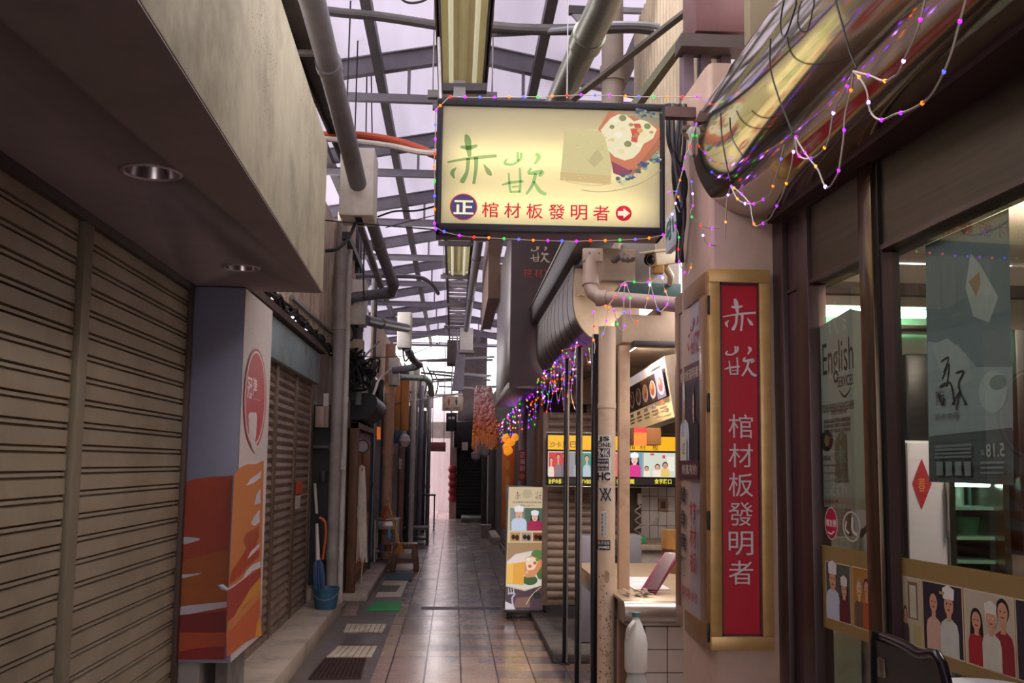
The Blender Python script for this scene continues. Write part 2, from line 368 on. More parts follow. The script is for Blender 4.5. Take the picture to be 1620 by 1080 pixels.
# ================================================================== floor
def floor_mat():
    m = bpy.data.materials.new('market_floor_tiles'); m.use_nodes = True; n = m.node_tree; L = n.links.new; b = n.nodes['Principled BSDF']; b.inputs['Coat Weight'].default_value = .5; b.inputs['Coat Roughness'].default_value = .16
    t = n.nodes.new('ShaderNodeNewGeometry'); s = n.nodes.new('ShaderNodeSeparateXYZ'); L(t.outputs['Position'], s.inputs[0])
    def M_(op, a, b_=None, c=None):
        k = n.nodes.new('ShaderNodeMath'); k.operation = op
        for i, v in enumerate((a, b_, c)):
            if v is None: continue
            if isinstance(v, (int, float)): k.inputs[i].default_value = v
            else: L(v, k.inputs[i])
        return k.outputs[0]
    W = .285
    u = M_('DIVIDE', M_('ADD', s.outputs['X'], .483+10*W), W); v = M_('DIVIDE', M_('ADD', s.outputs['Y'], -7.62+40*W), W)
    cu = M_('FLOOR', u); cv = M_('FLOOR', v); fu = M_('FRACT', u); blk = M_('FLOOR', M_('DIVIDE', cv, 4)); fb = M_('FRACT', M_('DIVIDE', v, 4)); fv = M_('FRACT', v)
    cx = n.nodes.new('ShaderNodeCombineXYZ'); L(cu, cx.inputs[0]); L(blk, cx.inputs[1])
    wn = n.nodes.new('ShaderNodeTexWhiteNoise'); wn.noise_dimensions = '2D'; L(cx.outputs[0], wn.inputs['Vector'])
    cx2 = n.nodes.new('ShaderNodeCombineXYZ'); L(cu, cx2.inputs[0]); L(cv, cx2.inputs[1])
    wn2 = n.nodes.new('ShaderNodeTexWhiteNoise'); wn2.noise_dimensions = '2D'; L(cx2.outputs[0], wn2.inputs['Vector'])
    r1 = n.nodes.new('ShaderNodeValToRGB'); r1.color_ramp.interpolation = 'CONSTANT'
    cols = ('#a58a88', '#b3968e', '#8f7f87', '#bda392', '#9a827c')
    for i, c in enumerate(cols):
        e = r1.color_ramp.elements[i] if i < 2 else r1.color_ramp.elements.new(i/5)
        e.position = i/5; e.color = lin(c)
    L(wn.outputs['Value'], r1.inputs[0])
    alt = M_('MODULO', cv, 2); r2 = n.nodes.new('ShaderNodeMix'); r2.data_type = 'RGBA'; L(M_('MULTIPLY', alt, 1), r2.inputs[0]); r2.inputs[6].default_value = lin('#b89c80'); r2.inputs[7].default_value = lin('#68656f')
    right = M_('MULTIPLY', M_('GREATER_THAN', M_('ADD', s.outputs['X'], M_('MULTIPLY', M_('SUBTRACT', wn2.outputs['Value'], .5), .9)), .15), .6)
    mx = n.nodes.new('ShaderNodeMix'); mx.data_type = 'RGBA'; L(right, mx.inputs[0]); L(r1.outputs[0], mx.inputs[6]); L(r2.outputs[2], mx.inputs[7])
    nz = n.nodes.new('ShaderNodeTexNoise'); nz.inputs['Scale'].default_value = 1.7; nz.inputs['Detail'].default_value = 9; nz.inputs['Roughness'].default_value = .72; L(t.outputs['Position'], nz.inputs[0])
    nz2 = n.nodes.new('ShaderNodeTexNoise'); nz2.inputs['Scale'].default_value = 45; nz2.inputs['Detail'].default_value = 3; L(t.outputs['Position'], nz2.inputs[0])
    dr = n.nodes.new('ShaderNodeMapRange'); dr.inputs[1].default_value = .35; dr.inputs[2].default_value = .68; dr.inputs[3].default_value = 1.18; dr.inputs[4].default_value = .6; L(nz.outputs[0], dr.inputs[0])
    d2 = M_('MULTIPLY', dr.outputs[0], M_('ADD', M_('MULTIPLY', nz2.outputs[0], .5), .75))
    grout = M_('MAXIMUM', M_('MULTIPLY', M_('GREATER_THAN', M_('ABSOLUTE', M_('SUBTRACT', fu, .5)), .478), 1.0), M_('GREATER_THAN', M_('ABSOLUTE', M_('SUBTRACT', fb, .5)), .4925))
    thin = M_('MULTIPLY', M_('GREATER_THAN', M_('ABSOLUTE', M_('SUBTRACT', fv, .5)), .487), .35)
    gk = M_('SUBTRACT', 1, M_('MULTIPLY', M_('MAXIMUM', grout, thin), .9))
    tot = M_('MULTIPLY', d2, gk)
    vm = n.nodes.new('ShaderNodeVectorMath'); vm.operation = 'SCALE'; L(mx.outputs[2], vm.inputs[0]); L(tot, vm.inputs['Scale']); L(vm.outputs[0], b.inputs['Base Color'])
    rr = n.nodes.new('ShaderNodeMapRange'); rr.inputs[1].default_value = .3; rr.inputs[2].default_value = .7; rr.inputs[3].default_value = .16; rr.inputs[4].default_value = .36; L(nz.outputs[0], rr.inputs[0])
    L(M_('ADD', rr.outputs[0], M_('MULTIPLY', grout, .3)), b.inputs['Roughness'])
    bp = n.nodes.new('ShaderNodeBump'); bp.inputs['Strength'].default_value = .35; bp.inputs['Distance'].default_value = .004; L(M_('ADD', M_('SUBTRACT', 1, grout), M_('MULTIPLY', nz.outputs[0], .1)), bp.inputs['Height']); L(bp.outputs[0], b.inputs['Normal'])
    return m
MB().box(-5, 6, -9, 48, -.1, 0, floor_mat()).build('floor', kind='structure')
GUT = mat('gutter_cement', '#6b615f', .45, var=.3, scale=2.2, bump=.4, grime='#3a3331', gscale=1.8, gamt=.8)
MB().box(-1.24, -.6, 3, 15.4, 0, .004, GUT).build('floor_gutter', kind='structure')
STEPT = mat('step_cement', '#b3a594', .6, var=.2, scale=3, bump=.25, grime='#5e534a', gscale=2, gamt=.7)
MB().box(-1.66, -1.2, 3.2, 11.15, 0, .15, STEPT, .012).build('step_left', kind='structure')
MB().box(-1.5, -1.0, 12.15, 16.6, 0, .1, STEPT, .012).build('step_left_rear', kind='structure')
MB().box(-1.25, -.7, 17.2, 19.6, 0, .12, STEPT, .012).build('step_left_far', kind='structure')
MB().box(.86, 1.9, 8.5, 11.4, 0, .075, CONCD, .015).build('kerb_right', kind='structure')

# ================================================================== walls and roof
WALLL = mat('old_plaster', '#a3948a', .85, var=.25, scale=2.5, bump=.2, grime='#4a3f38', gscale=1.5, gamt=.7)
WALLU = mat('stained_cladding', '#cdb9a4', .75, var=.16, scale=3, grime='#54402f', gscale=3.2, gamt=.8, stretch=(3, 3, .5))
DARKW = mat('dark_shopfront', '#5a4f4d', .7, var=.4, scale=3)
for i, (x, ya, yb) in enumerate(((-1.66, -9, 6.9), (-1.6, 6.9, 11.15), (-1.53, 11.15, 12.1), (-1.3, 12.1, 15), (-1.29, 15, 16.5), (-1.21, 16.5, 19.5), (-1.09, 19.5, 24), (-.99, 24, 26.5), (-.9, 26.5, 30.5))):
    MB().box(-2.4, x, ya, yb, 0, 3.0, WALLL).build('wall_left_%d' % (i+1), kind='structure')
# corrugated cladding above the left shops
def corrugated(F, u0, u1, v0, v1, m, pitch=.09, dep=.018):
    pr = []; n = int((u1-u0)/pitch)
    for i in range(n):
        u = u0+i*(u1-u0)/n; p = (u1-u0)/n
        pr += [F.P(u+a*p, v0, d) for a, d in ((0, 0), (.5, 0), (.6, dep), (.9, dep))]
    pr.append(F.P(u1, v0, 0)); return MB().sheet(pr, F.V*(v1-v0), m, .003)
FL = Face((-1.5, 0, 0), (0, 1, 0), (0, 0, -1))
corrugated(FL, 6.35, 12.4, -4.55, -2.98, WALLU, .11, .014).build('wall_left_upper', kind='structure')
FLN = Face((-1.66, 0, 0), (0, 1, 0), (0, 0, -1))
corrugated(FLN, -9, 6.3, -4.3, -2.98, WALLU, .11, .014).build('wall_left_front_upper', kind='structure')
corrugated(Face((-1.25, 0, 0), (0, 1, 0), (0, 0, -1)), 14.6, 30, -3.9, -2.98, WALLU, .11, .014).build('wall_left_rear_upper', kind='structure')
ROOF = translucent('frosted_roof_sheet', '#b6b2ba', .25, .14, 1.2, (1.2, .12, 1))
RIDGE = (.05, 5.75); EAVE = 2.35; SL = .19
def roof_side(sgn, name):
    a = Vector((RIDGE[0], 7, RIDGE[1])); b = Vector((RIDGE[0]+sgn*EAVE, 7, RIDGE[1]-SL*EAVE)); pr = []; n = 2
    for i in range(n):
        pr.append(a.lerp(b, i/n))
    pr.append(b); b = MB(); b.sheet(pr, (0, 24, 0), ROOF, .004); b.sheet([p+Vector((0, -16, 0)) for p in pr], (0, 12.5, 0), ROOF, .004); b.build(name, kind='structure')  # second sheet, out of view, added; gap before the first shapes the near light
roof_side(-1, 'ceiling_roof_left'); roof_side(1, 'ceiling_roof_right')
SIDEP = translucent('frosted_side_sheet', '#b6b2ba', .2, .12, .8, (.4, .4, 1))
MB().box(-2.16, -2.15, 17, 31, 2.9, 5.35, SIDEP).build('wall_left_clerestory', kind='structure')

RAFT = mat('grey_painted_beam', '#77727a', .55, .3, .15, 5)
rib = None
def ibeam(b, p, q, h, wd, m):
    p = Vector(p); q = Vector(q); z = Vector((0, 0, 1))
    b.bar(p, q, .012, h, m); b.bar(p+z*h/2, q+z*h/2, wd, .012, m); b.bar(p-z*h/2, q-z*h/2, wd, .012, m)
for i, Y in enumerate([4.3, 6.8, 9.3, 11.8, 14.3, 16.8, 19.3, 21.8, 24.3, 26.8, 29.3]):
    n_ = ('nearest', 'second', 'third', 'fourth', 'fifth', 'sixth', 'seventh', 'eighth', 'ninth', 'tenth', 'eleventh')[i]
    t = thing('roof_truss', 'grey steel roof truss under the frosted roof, %s along the alley' % n_, 'truss', (RIDGE[0], Y, RIDGE[1]-.5), 'roof trusses')
    for s_ in (-1, 1):
        b = MB(); ibeam(b, (RIDGE[0], Y, RIDGE[1]-.13), (RIDGE[0]+s_*EAVE, Y, RIDGE[1]-.13-SL*EAVE), .17, .09, RAFT); b.build('rafter', t)
    b = MB(); b.bar((-2.2, Y, 5.12), (2.2, Y, 5.12), .06, .07, RAFT); b.build('tie_beam', t)
    b = MB(); b.bar((-2.2, Y+.14, 5.2), (2.2, Y+.14, 5.2), .035, .035, RAFT); b.build('tie_rod', t)
    for x in (-.5, .6): MB().bar((x, Y, 5.12), (x, Y, RIDGE[1]-.13-abs(x-RIDGE[0])*SL), .03, .03, RAFT).build('strut', t)
for i, (x, wd) in enumerate(((-1.55, .09), (-.78, .085), (.72, .085), (1.5, .09))):
    b = MB(); z = RIDGE[1]-.06-abs(x-RIDGE[0])*SL-.17
    b.bar((x, -4, z), (x, 31, z), wd, .1, DSTEEL)
    b.build('roof_purlin', label='dark steel purlin running the whole length of the roof, %s from the left' % ('first', 'second', 'third', 'fourth')[i], cat='beam', group='roof purlins')

# right-hand walls: shop partition, corrugated upper wall, back of the stalls
WR = mat('right_plaster', '#c3ab98', .7, var=.1, scale=3, grime='#7d6656', gscale=2.2, gamt=.45)
CORR = mat('beige_corrugated', '#c3b198', .6, .1, .12, 3, grime='#7b6750', gscale=2, gamt=.5)
FR = Face((1.42, 12, 0), (0, -1, 0), (0, 0, -1))
corrugated(FR, 4.2, 6.95, -5.2, -3.0, CORR, .1, .02).build('wall_right_upper', kind='structure')
corrugated(Face((1.36, 12, 0), (0, -1, 0), (0, 0, -1)), -6, 3.9, -4.7, -3.35, CORR, .13, .02).build('wall_right_rear_upper', kind='structure')
MB().box(1.75, 1.8, -9, 4.9, 2.9, 4.2, CORR).build('wall_right_front_upper', kind='structure')
MB().box(2.3, 2.31, 7, 31, 4.6, 5.35, SIDEP).build('wall_right_clerestory', kind='structure')
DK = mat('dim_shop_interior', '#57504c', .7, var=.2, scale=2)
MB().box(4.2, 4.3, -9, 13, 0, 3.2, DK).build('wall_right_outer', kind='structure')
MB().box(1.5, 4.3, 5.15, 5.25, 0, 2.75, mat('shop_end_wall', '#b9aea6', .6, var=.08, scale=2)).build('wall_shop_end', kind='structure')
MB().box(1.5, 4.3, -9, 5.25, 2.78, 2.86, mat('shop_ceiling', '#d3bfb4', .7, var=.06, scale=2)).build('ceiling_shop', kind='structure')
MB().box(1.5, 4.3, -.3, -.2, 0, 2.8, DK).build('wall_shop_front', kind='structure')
MB().box(1.4, 4.3, 6.7, 11.6, 2.66, 2.76, mat('stall_ceiling', '#cbb39b', .7, var=.08, scale=2)).build('ceiling_stall', kind='structure')
prr = [(1.3, 11.6), (1.15, 12), (1.02, 13.5), (1.0, 18), (.95, 25), (.92, 31), (4.3, 31), (4.3, 11.6)]
MB().prism([(x, y, 0) for x, y in prr], (0, 0, 3.4), DARKW).build('wall_right_rear', kind='structure')
MB().box(1.8, 4.3, -9, -.4, 0, 3, DK).build('wall_right_entrance', kind='structure')

# ================================================================== near left: canopy, downlights, shutters
def fx(y): return -.745-.0243*(y-2.3)
pc = [(-1.66, -6), (fx(-6), -6), (fx(6.22), 6.22), (-1.66, 6.22)]
b = MB(); b.prism([(x, y, 2.705) for x, y in pc], (0, 0, .955), CONC, .006)
b.prism([(x, y, 2.70) for x, y in [(-1.66, -6), (fx(-6)-.004, -6), (fx(6.22)-.004, 6.216), (-1.66, 6.216)]], (0, 0, .012), SOFF)
canopy = b.build('concrete_canopy', label='thick stained concrete canopy box over the near left shutters', cat='canopy')
cut = []
DL = []
for (x, y, wpx) in ((240, 272, 98), (382, 423, 62)):
    c = PZ(x, y, 2.70); r_ = wpx/2*c.y/F_PX*.97; DL.append((c, r_))
    k = MB(); k.lathe([(0, -.2), (r_*.86, -.2), (r_*.86, .13), (0, .13)], c, SOFF, 32); o = k.build('cut'); cut.append(o)
    md = canopy.modifiers.new('hole', 'BOOLEAN'); md.object = o; md.operation = 'DIFFERENCE'; md.solver = 'EXACT'
dg = bpy.context.evaluated_depsgraph_get(); me = bpy.data.meshes.new_from_object(canopy.evaluated_get(dg)); canopy.modifiers.clear(); canopy.data = me
for o in cut: bpy.data.objects.remove(o)
RIM = mat('downlight_rim', '#b5a6ab', .3, .5, .05); REFL = mat('downlight_reflector', '#b8aeb0', .22, 1, .06)
for i, (c, r_) in enumerate(DL):
    t = thing('recessed_downlight', ('large round recessed downlight in the canopy soffit, nearer the camera', 'round recessed downlight in the canopy soffit just above the painted pillar')[i], 'downlight', c, 'soffit downlights')
    MB().lathe([(r_*.84, .012), (r_*.84, -.004), (r_*.9, -.008), (r_, -.004), (r_*1.0, .0), (r_*.84, .012)], c, RIM, 40).build('trim_ring', t)
    MB().lathe([(r_*.84, 0), (r_*.78, .04), (r_*.6, .085), (r_*.3, .1), (0, .1)], c, REFL, 40).build('reflector', t)
    MB().lathe([(0, .055), (r_*.2, .058), (r_*.26, .075), (r_*.24, .098), (0, .099)], c, emit('downlight_hot_spot_glow', '#ffe9df', 1.2)).build('bulb', t)  # faint glow added for the hot spot; the downlight itself is off

FS = Face((-1.612, 0, 0), (0, 1, 0), (0, 0, -1))
shutter('roller_shutter', FS, .2, 4.26, -2.66, -.02, 'pale beige slatted roller shutter at the left edge, before the upright post', .1, SHUT, 'flat', 'near left shutters', rails=(0, 0))
shutter('roller_shutter', FS, 4.36, 6.02, -2.66, -.15, 'pale beige slatted roller shutter between upright post and painted pillar', .1, SHUT, 'flat', 'near left shutters', rails=(0, 0))
POSTM = mat('shutter_post', '#7f735f', .5, .3, .15, 2, grime='#4c4036', gscale=2, gamt=.5, stretch=(1, 1, .3))
t = thing('shutter_post', 'upright flat metal post dividing the two near beige shutters', 'post', (-1.6, 4.31, .02))
MB().fbox(FS, 4.262, 4.362, -2.66, -.02, -.02, .03, POSTM, .006).build('post_channel', t)
MB().fbox(FS, 4.275, 4.35, -.09, -.02, .0, .045, DSTEEL, .004).build('floor_socket', t)
MB().fbox(FS, 6.0, 6.05, -2.69, -.15, -.02, .03, mat('rail_brown', '#54423a', .5, .3, .2), .005).build('shutter_rail', label='narrow brown guide rail between near shutter and painted pillar', cat='rail')
MB().fbox(FS, -1, 6.03, -2.70, -2.655, -.02, .035, mat('shutter_housing', '#433b37', .6, .2, .2)).build('trim_shutter_head', kind='structure')

# ================================================================== painted pillar
PXL, PXR, PYF, PYB = -1.615, -1.283, 6.05, 6.96
t = thing('painted_pillar', 'square pillar wrapped in grey and orange flame artwork beside the near shutters', 'pillar', (-1.45, 6.4, .15))
WRAP = mat('vinyl_wrap_grey', '#83839a', .45, 0, .05, 20)
b = MB(); b.box(PXL, PXR, PYF, PYB, .47, 2.695, WRAP, .008); b.build('wrap_panel', t)
b = MB(); b.box(PXL, -1.47, 6.1, 6.8, .15, .47, mat('white_plaster_base', '#a59c96', .8, var=.15, scale=6, grime='#5f5650', gscale=4, gamt=.7)); b.box(-1.40, -1.33, 6.2, 6.7, .15, .47, CONCD); b.build('pillar_base', t)
FA = faceY(PYF); FB = Face((PXR, PYF, 0), (0, 1, 0), (0, 0, -1))
W_, R1, R2, O1, O2, O3, MR, YL = '#c5bdc6', '#a23c22', '#8f2f1e', '#b5622a', '#c06a30', '#b34a22', '#7c1a1c', '#c98a2a'
A = Art(FA, .001)
q = flat
A.poly([(276, 771), (287, 764), (310, 757), (335, 754), (368, 752), (356, 1043), (261, 1043)], q(R1))
A.poly([(272, 896), (300, 884), (330, 877), (361, 868), (360, 958), (272, 964)], q('#a4551f'))
A.poly([(274, 836), (281, 831), (288, 832), (286, 836), (275, 841)], q(W_)); A.poly([(272, 851), (295, 849), (316, 851), (316, 854), (300, 859), (272, 865)], q(W_))
A.poly([(270, 908), (295, 908), (319, 906), (313, 909), (290, 914), (269, 919)], q(W_))
A.poly([(266, 974), (358, 966), (357, 1000), (264, 1000)], q(MR)); A.poly([(267, 962), (300, 957), (359, 951), (359, 960), (330, 965), (300, 971), (266, 974)], q(W_))
A.poly([(264, 1000), (357, 1000), (356, 1022), (330, 1022), (290, 1030), (262, 1035)], q(O3)); A.poly([(262, 1042), (275, 1032), (310, 1025), (355, 1022), (354, 1043)], q('#8c1d1e'))
A.poly([(263, 1034), (273, 1033), (268, 1040), (262, 1040)], q(W_)); A.poly([(345, 925), (352, 923), (361, 930), (361, 935), (350, 932)], q(W_))
A.build('flame_print', t)
A = Art(FB, .001)
l_ = A.nx(); A.b.poly([FB.P(.003, -z_, l_) for z_ in (2.69, .475)]+[FB.P(PYB-PYF-.003, -z_, l_) for z_ in (.475, 2.69)], q('#c6bab6'))  # paler base paints this side as lit against the shaded front
A.poly([(370, 750), (378, 740), (390, 734), (404, 734), (417, 728), (413, 900), (410, 1004), (386, 1016), (357, 1040), (361, 930)], q('#bd7440'))
A.poly([(389, 768), (396, 757), (405, 751), (413, 744), (412, 755), (402, 763)], q(W_)); A.poly([(402, 798), (405, 782), (412, 771), (411, 796)], q(W_)); A.poly([(396, 828), (402, 815), (410, 806), (410, 825), (402, 832)], q(W_))
A.poly([(384, 855), (389, 843), (400, 838), (410, 830), (409, 850), (400, 852), (390, 868)], q('#9c4a2c')); A.poly([(365, 905), (375, 890), (388, 870), (398, 855), (409, 843), (409, 880), (392, 895), (380, 910), (362, 925)], q(R1))
A.poly([(390, 884), (396, 872), (405, 863), (410, 858), (409, 866), (399, 876)], q(W_)); A.poly([(404, 860), (409, 850), (409, 857)], q(YL))
A.poly([(346, 926), (352, 924), (359, 930), (372, 923), (384, 913), (388, 903), (398, 893), (411, 887), (411, 897), (398, 903), (387, 914), (374, 926), (358, 933)], q(W_))
A.poly([(358, 936), (385, 915), (411, 899), (411, 930), (385, 960), (357, 985)], q('#96332a')); A.poly([(367, 979), (374, 965), (385, 948), (395, 930), (411, 913), (411, 935), (396, 947), (383, 960)], q('#c0872f'))
A.poly([(356, 1000), (372, 990), (390, 968), (411, 945), (410, 1004), (386, 1016), (357, 1040)], q('#b8562a'))
A.poly([(402, 1008), (405, 985), (411, 975), (413, 1005)], q('#d08a2e'))
A.ell(402, 626, 14.5, 85, q('#a8434a')); A.ell(402, 626, 13.2, 80, q('#d8c8c4')); A.ell(402, 626, 12.2, 76, q('#b2494a'))
A.poly([(391, 657), (393, 652), (403, 652), (405, 657), (403, 690), (398, 712), (392, 690)], q('#c9bfc0')); A.poly([(396, 708), (401, 696), (406, 708), (402, 716)], q('#c9bfc0'))
A.text('冠', 389.5, 595, 396, 632, q('#e6d9d2'), .02); A.text('津', 398, 596, 404, 628, q('#e6d9d2'), .02); A.rect(398, 630, 409, 633, q('#e6d9d2'))
for i in range(60):
    x = 386+random.random()*34; y = 490+random.random()*250; A.ell(x, y, .45, .8, q('#5d4c4a'), 6)
A.build('logo_and_flame_print', t, label='red oval emblem and orange flames printed on the side')

# ================================================================== far left shutters with blue-grey sign board
FS2 = Face((-1.565, 0, 0), (0, 1, 0), (0, 0, -1))
for i, (a, c) in enumerate(((6.95, 8.72), (8.78, 9.82), (9.88, 10.88))):
    t = shutter('roller_shutter', FS2, a, c, -2.55, -.15, 'rusty brown roller shutter under blue-grey board, %s' % ('partly hidden by the painted pillar', 'middle one of three', 'farthest of three')[i], .075, SHUTD, 'round', 'brown left shutters', railm=mat('shutter_rail_rust', '#6d5848', .5, .3, .2))
t = thing('paper_flag', 'small red-orange paper strip with white tail stuck on the brown shutters', 'flag', FS2.P(9.85, -1.35, .03))
MB().pbox(FS2, 464, 762, 473, 782, .026, .03, flat('#d0482c')).build('red_end', t); MB().pbox(FS2, 463, 782, 470, 803, .026, .03, flat('#c9bcb4')).build('white_tail', t)
t = thing('shop_sign_board', 'faded blue-grey metal sign board above the brown left shutters', 'sign', (-1.5, 9, 2.5))
BL = mat('faded_blue_paint', '#8ea3a8', .6, .1, .1, 3, grime='#7c5f44', gscale=2.5, gamt=.75)
for a, c in ((6.95, 8.9), (8.93, 11.0)): MB().box(-1.55, -1.49, a, c, 2.49, 2.83, BL, .01).build('board_panel', t)
b = MB(); b.box(-1.56, -1.44, 6.9, 11.1, 2.84, 2.9, mat('rusty_ledge', '#4b3a31', .8, var=.4, scale=6)); b.build('ledge', t)
b = MB()
for k in range(7):
    pts = []
    for i in range(26):
        y = 6.6+i*.22; pts.append((-1.47+random.uniform(-.03, .03), y, 2.98+random.uniform(-.045, .04)-.02*(k % 3)))
    b.tube(smooth_path(pts, 2), .014, WIRE, 6)
b.build('cable_bundle', label='sagging bundle of black cables along the wall above the blue-grey board', cat='cable')
b = MB(); b.tube([PX(462, 470, -1.46), PX(500, 505, -1.46), PX(524, 526, -1.46), PX(552, 533, -1.3)], .022, PVC, 10)
b.build('wall_conduit', label='thin grey conduit sloping across the stained wall under the canopy end', cat='pipe')
# ================================================================== left side, middle distance
t = thing('switch_box', 'small grey-brown metal switch box beside the far brown shutter', 'box', (-1.46, 10.95, 1.9))
F1 = faceY(10.9)
b = MB(); b.pbox(F1, 499, 642, 512.5, 676, -.21, .0, mat('beige_box', '#a08a80', .5, .1, .1, 5), .006); b.build('box_body', t)
b = MB(); b.pbox(F1, 513.5, 642, 519, 676, -.09, .01, mat('beige_box2', '#8b776d', .5, .1, .1, 5), .004); b.pbox(F1, 512, 622, 519, 642, -.08, 0, PVCL); b.build('conduit_cover', t)
MB().pbox(F1, 505, 745, 514, 764, -.18, .0, BLK, .004).build('black_junction_box', label='black junction box well below the grey-brown switch box', cat='box')
MB().pbox(F1, 495, 704, 520, 709, -.2, 0, DSTEEL).build('wall_rail', label='short dark steel rail just below the grey-brown switch box', cat='rail')
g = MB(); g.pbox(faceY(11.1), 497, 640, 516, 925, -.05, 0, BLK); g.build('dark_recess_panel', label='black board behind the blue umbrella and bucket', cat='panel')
t = thing('blue_umbrella', 'closed blue umbrella with white handle standing in the corner by the brown shutters', 'umbrella', (-1.42, 10.3, .15))
BLU = mat('blue_fabric', '#3a4f78', .6, var=.2, scale=12); WHT = mat('white_plastic', '#d5cbc2', .4, var=.06)
c0 = PY(506, 928, 10.62); c1 = PY(503, 884, 10.62); c2 = PY(501, 828, 10.62)
b = MB(); n = 14
prof = [(.03, 0), (.058, .06), (.06, .2), (.05, .3), (.03, .33)]
H = (c1-PY(506, 940, 10.62)).length
bm = []; vs = []; fs = []
for j, (r_, h) in enumerate(((.028, 0), (.052, .12), (.056, .5), (.048, .85), (.02, 1))):
    for k in range(n*2):
        a = math.pi*k/n; rr = r_*(1.12 if k % 2 else .88); p = PY(506, 940, 10.62).lerp(c1, h); vs.append(p+Vector((rr*math.cos(a), rr*math.sin(a), 0)))
for j in range(4):
    for k in range(n*2): k2 = (k+1) % (2*n); fs.append((j*2*n+k, j*2*n+k2, (j+1)*2*n+k2, (j+1)*2*n+k))
fs.append(tuple(range(2*n)))
b.add(vs, fs, BLU); b.build('folded_canopy', t)
MB().tube([c1-Vector((0, 0, .01)), c1.lerp(c2, .5), c2], [.024, .02, .017], WHT, 12).build('handle', t)
MB().tube([PY(506, 963, 10.62), PY(506, 938, 10.62)], [.012, .024], BLK, 10).build('tip', t)
MB().tube([PY(498, 764, 11.03), PY(501, 812, 11.03)], .017, WHT, 10).build('white_stick', label='short white stick hanging above the blue umbrella', cat='stick')
b = MB(); b.tube(smooth_path([PY(505, 818, 10.6), PY(514, 826, 10.6), PY(515, 850, 10.6), PY(510, 885, 10.6)]), .014, mat('orange_hose', '#c25a2c', .45), 8)
b.build('orange_hose', label='short curved orange hose beside the blue umbrella handle', cat='hose')
t = thing('blue_bucket', 'round blue plastic bucket on the step in front of the fat grey downpipe', 'bucket', PZ(516, 962, .15))
c = PZ(515, 960, .15); c.y -= .1; c.x *= .99; BB = mat('blue_bucket_plastic', '#33617f', .42, var=.15, scale=6, grime='#37404a', gscale=4, gamt=.4)
MB().lathe([(0, .0), (.105, .0), (.11, .01), (.132, .2), (.142, .202), (.142, .215), (.13, .215), (.126, .2), (.104, .02), (0, .02)], c, BB, 28).build('bucket_body', t)
b = MB(); b.tube([c+Vector((.136*math.cos(a), .136*math.sin(a), .2-.1*abs(math.sin(a)) if a > math.pi else .2-.09*abs(math.sin(a)))) for a in [R(180+12*k) for k in range(16)]], .004, STEEL, 6); b.build('handle', t)

def pipe(name, label, pts, r, m, couplings=(), seg=14, cat='pipe', group=None, sm=0):
    P0 = [Vector(p) for p in pts]; t = thing(name, label, cat, P0[0], group)
    MB().tube(smooth_path(P0, sm) if sm else P0, r, m, seg).build('pipe_run', t)
    for q in couplings:
        i = int(q); p = P0[i].lerp(P0[i+1], q-i); d = (P0[i+1]-P0[i]).normalized()
        MB().tube([p-d*r*.7, p+d*r*.7], r*1.16, m, seg).build('coupling', t)
    return t
def vpipe(px0, py0, px1, py1, Y): a = PY(px0, py0, Y); b_ = PY(px1, py1, Y); a.x = b_.x; return [a, b_]
a = PY(524, 926, 10.75)
pipe('downpipe', 'fat grey downpipe rising from the step behind the blue bucket', [(a.x*1.02, 10.95, .15), (a.x*1.02, 10.95, 4.3)], .062, mat('old_grey_pipe', '#958c88', .55, 0, .2, 4, grime='#463f3b', gscale=3), (.12, .4, .72))
a = PY(537, 930, 11.3)
pipe('downpipe', 'thinner pale downpipe right behind the fat grey downpipe', [(a.x, 11.3, .1), (a.x, 11.3, 4.2)], .035, PVCL, (.2, .55))
a = PY(546, 450, 11.9)
pipe('downpipe', 'wide beige downpipe high on the left wall below the big white cable box', [(a.x, 11.9, 3.0), (a.x, 11.9, 4.65)], .11, mat('beige_pipe', '#b39d8c', .6, 0, .15, 4), (.5,))
b = MB(); F1 = faceY(11.25); b.pbox(F1, 538, 726, 546, 743, -.03, .03, WHT, .004); b.build('light_switch', label='small white switch box on the pale downpipe', cat='switch')

# wooden door bay
WD = mat('varnished_door_wood', '#7b4d2d', .5, 0, .35, 4, stretch=(6, 6, .8), grime='#3a2417', gscale=3, gamt=.5)
t = thing('wooden_door', 'brown wooden door and frame on the left behind the white string mop', 'door', (-1.2, 13, .1))
b = MB(); p0 = PY(549, 930, 12.15); b.box(p0.x-.02, p0.x+.085, 12.15, 12.25, .1, 2.13, RUST, .006); b.build('front_post', t)
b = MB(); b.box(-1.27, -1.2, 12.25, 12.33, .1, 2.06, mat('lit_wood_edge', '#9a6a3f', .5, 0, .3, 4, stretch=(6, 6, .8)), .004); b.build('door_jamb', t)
b = MB(); b.box(-1.27, -1.22, 12.4, 14.6, .12, 2.05, WD); b.build('door_leaf', t)
b = MB()
for y0, y1 in ((12.5, 13.4), (13.55, 14.5)):
    for z0, z1 in ((.25, .95), (1.1, 1.95)): b.box(-1.22, -1.205, y0, y1, z0, z1, mat('orange_door_panel', '#b0713a', .5, 0, .3, 4, stretch=(5, 5, .8)), .008)
b.build('raised_panel', t)
MB().box(-1.28, -1.16, 12.15, 14.7, 2.06, 2.13, RUST).build('lintel_board', t)
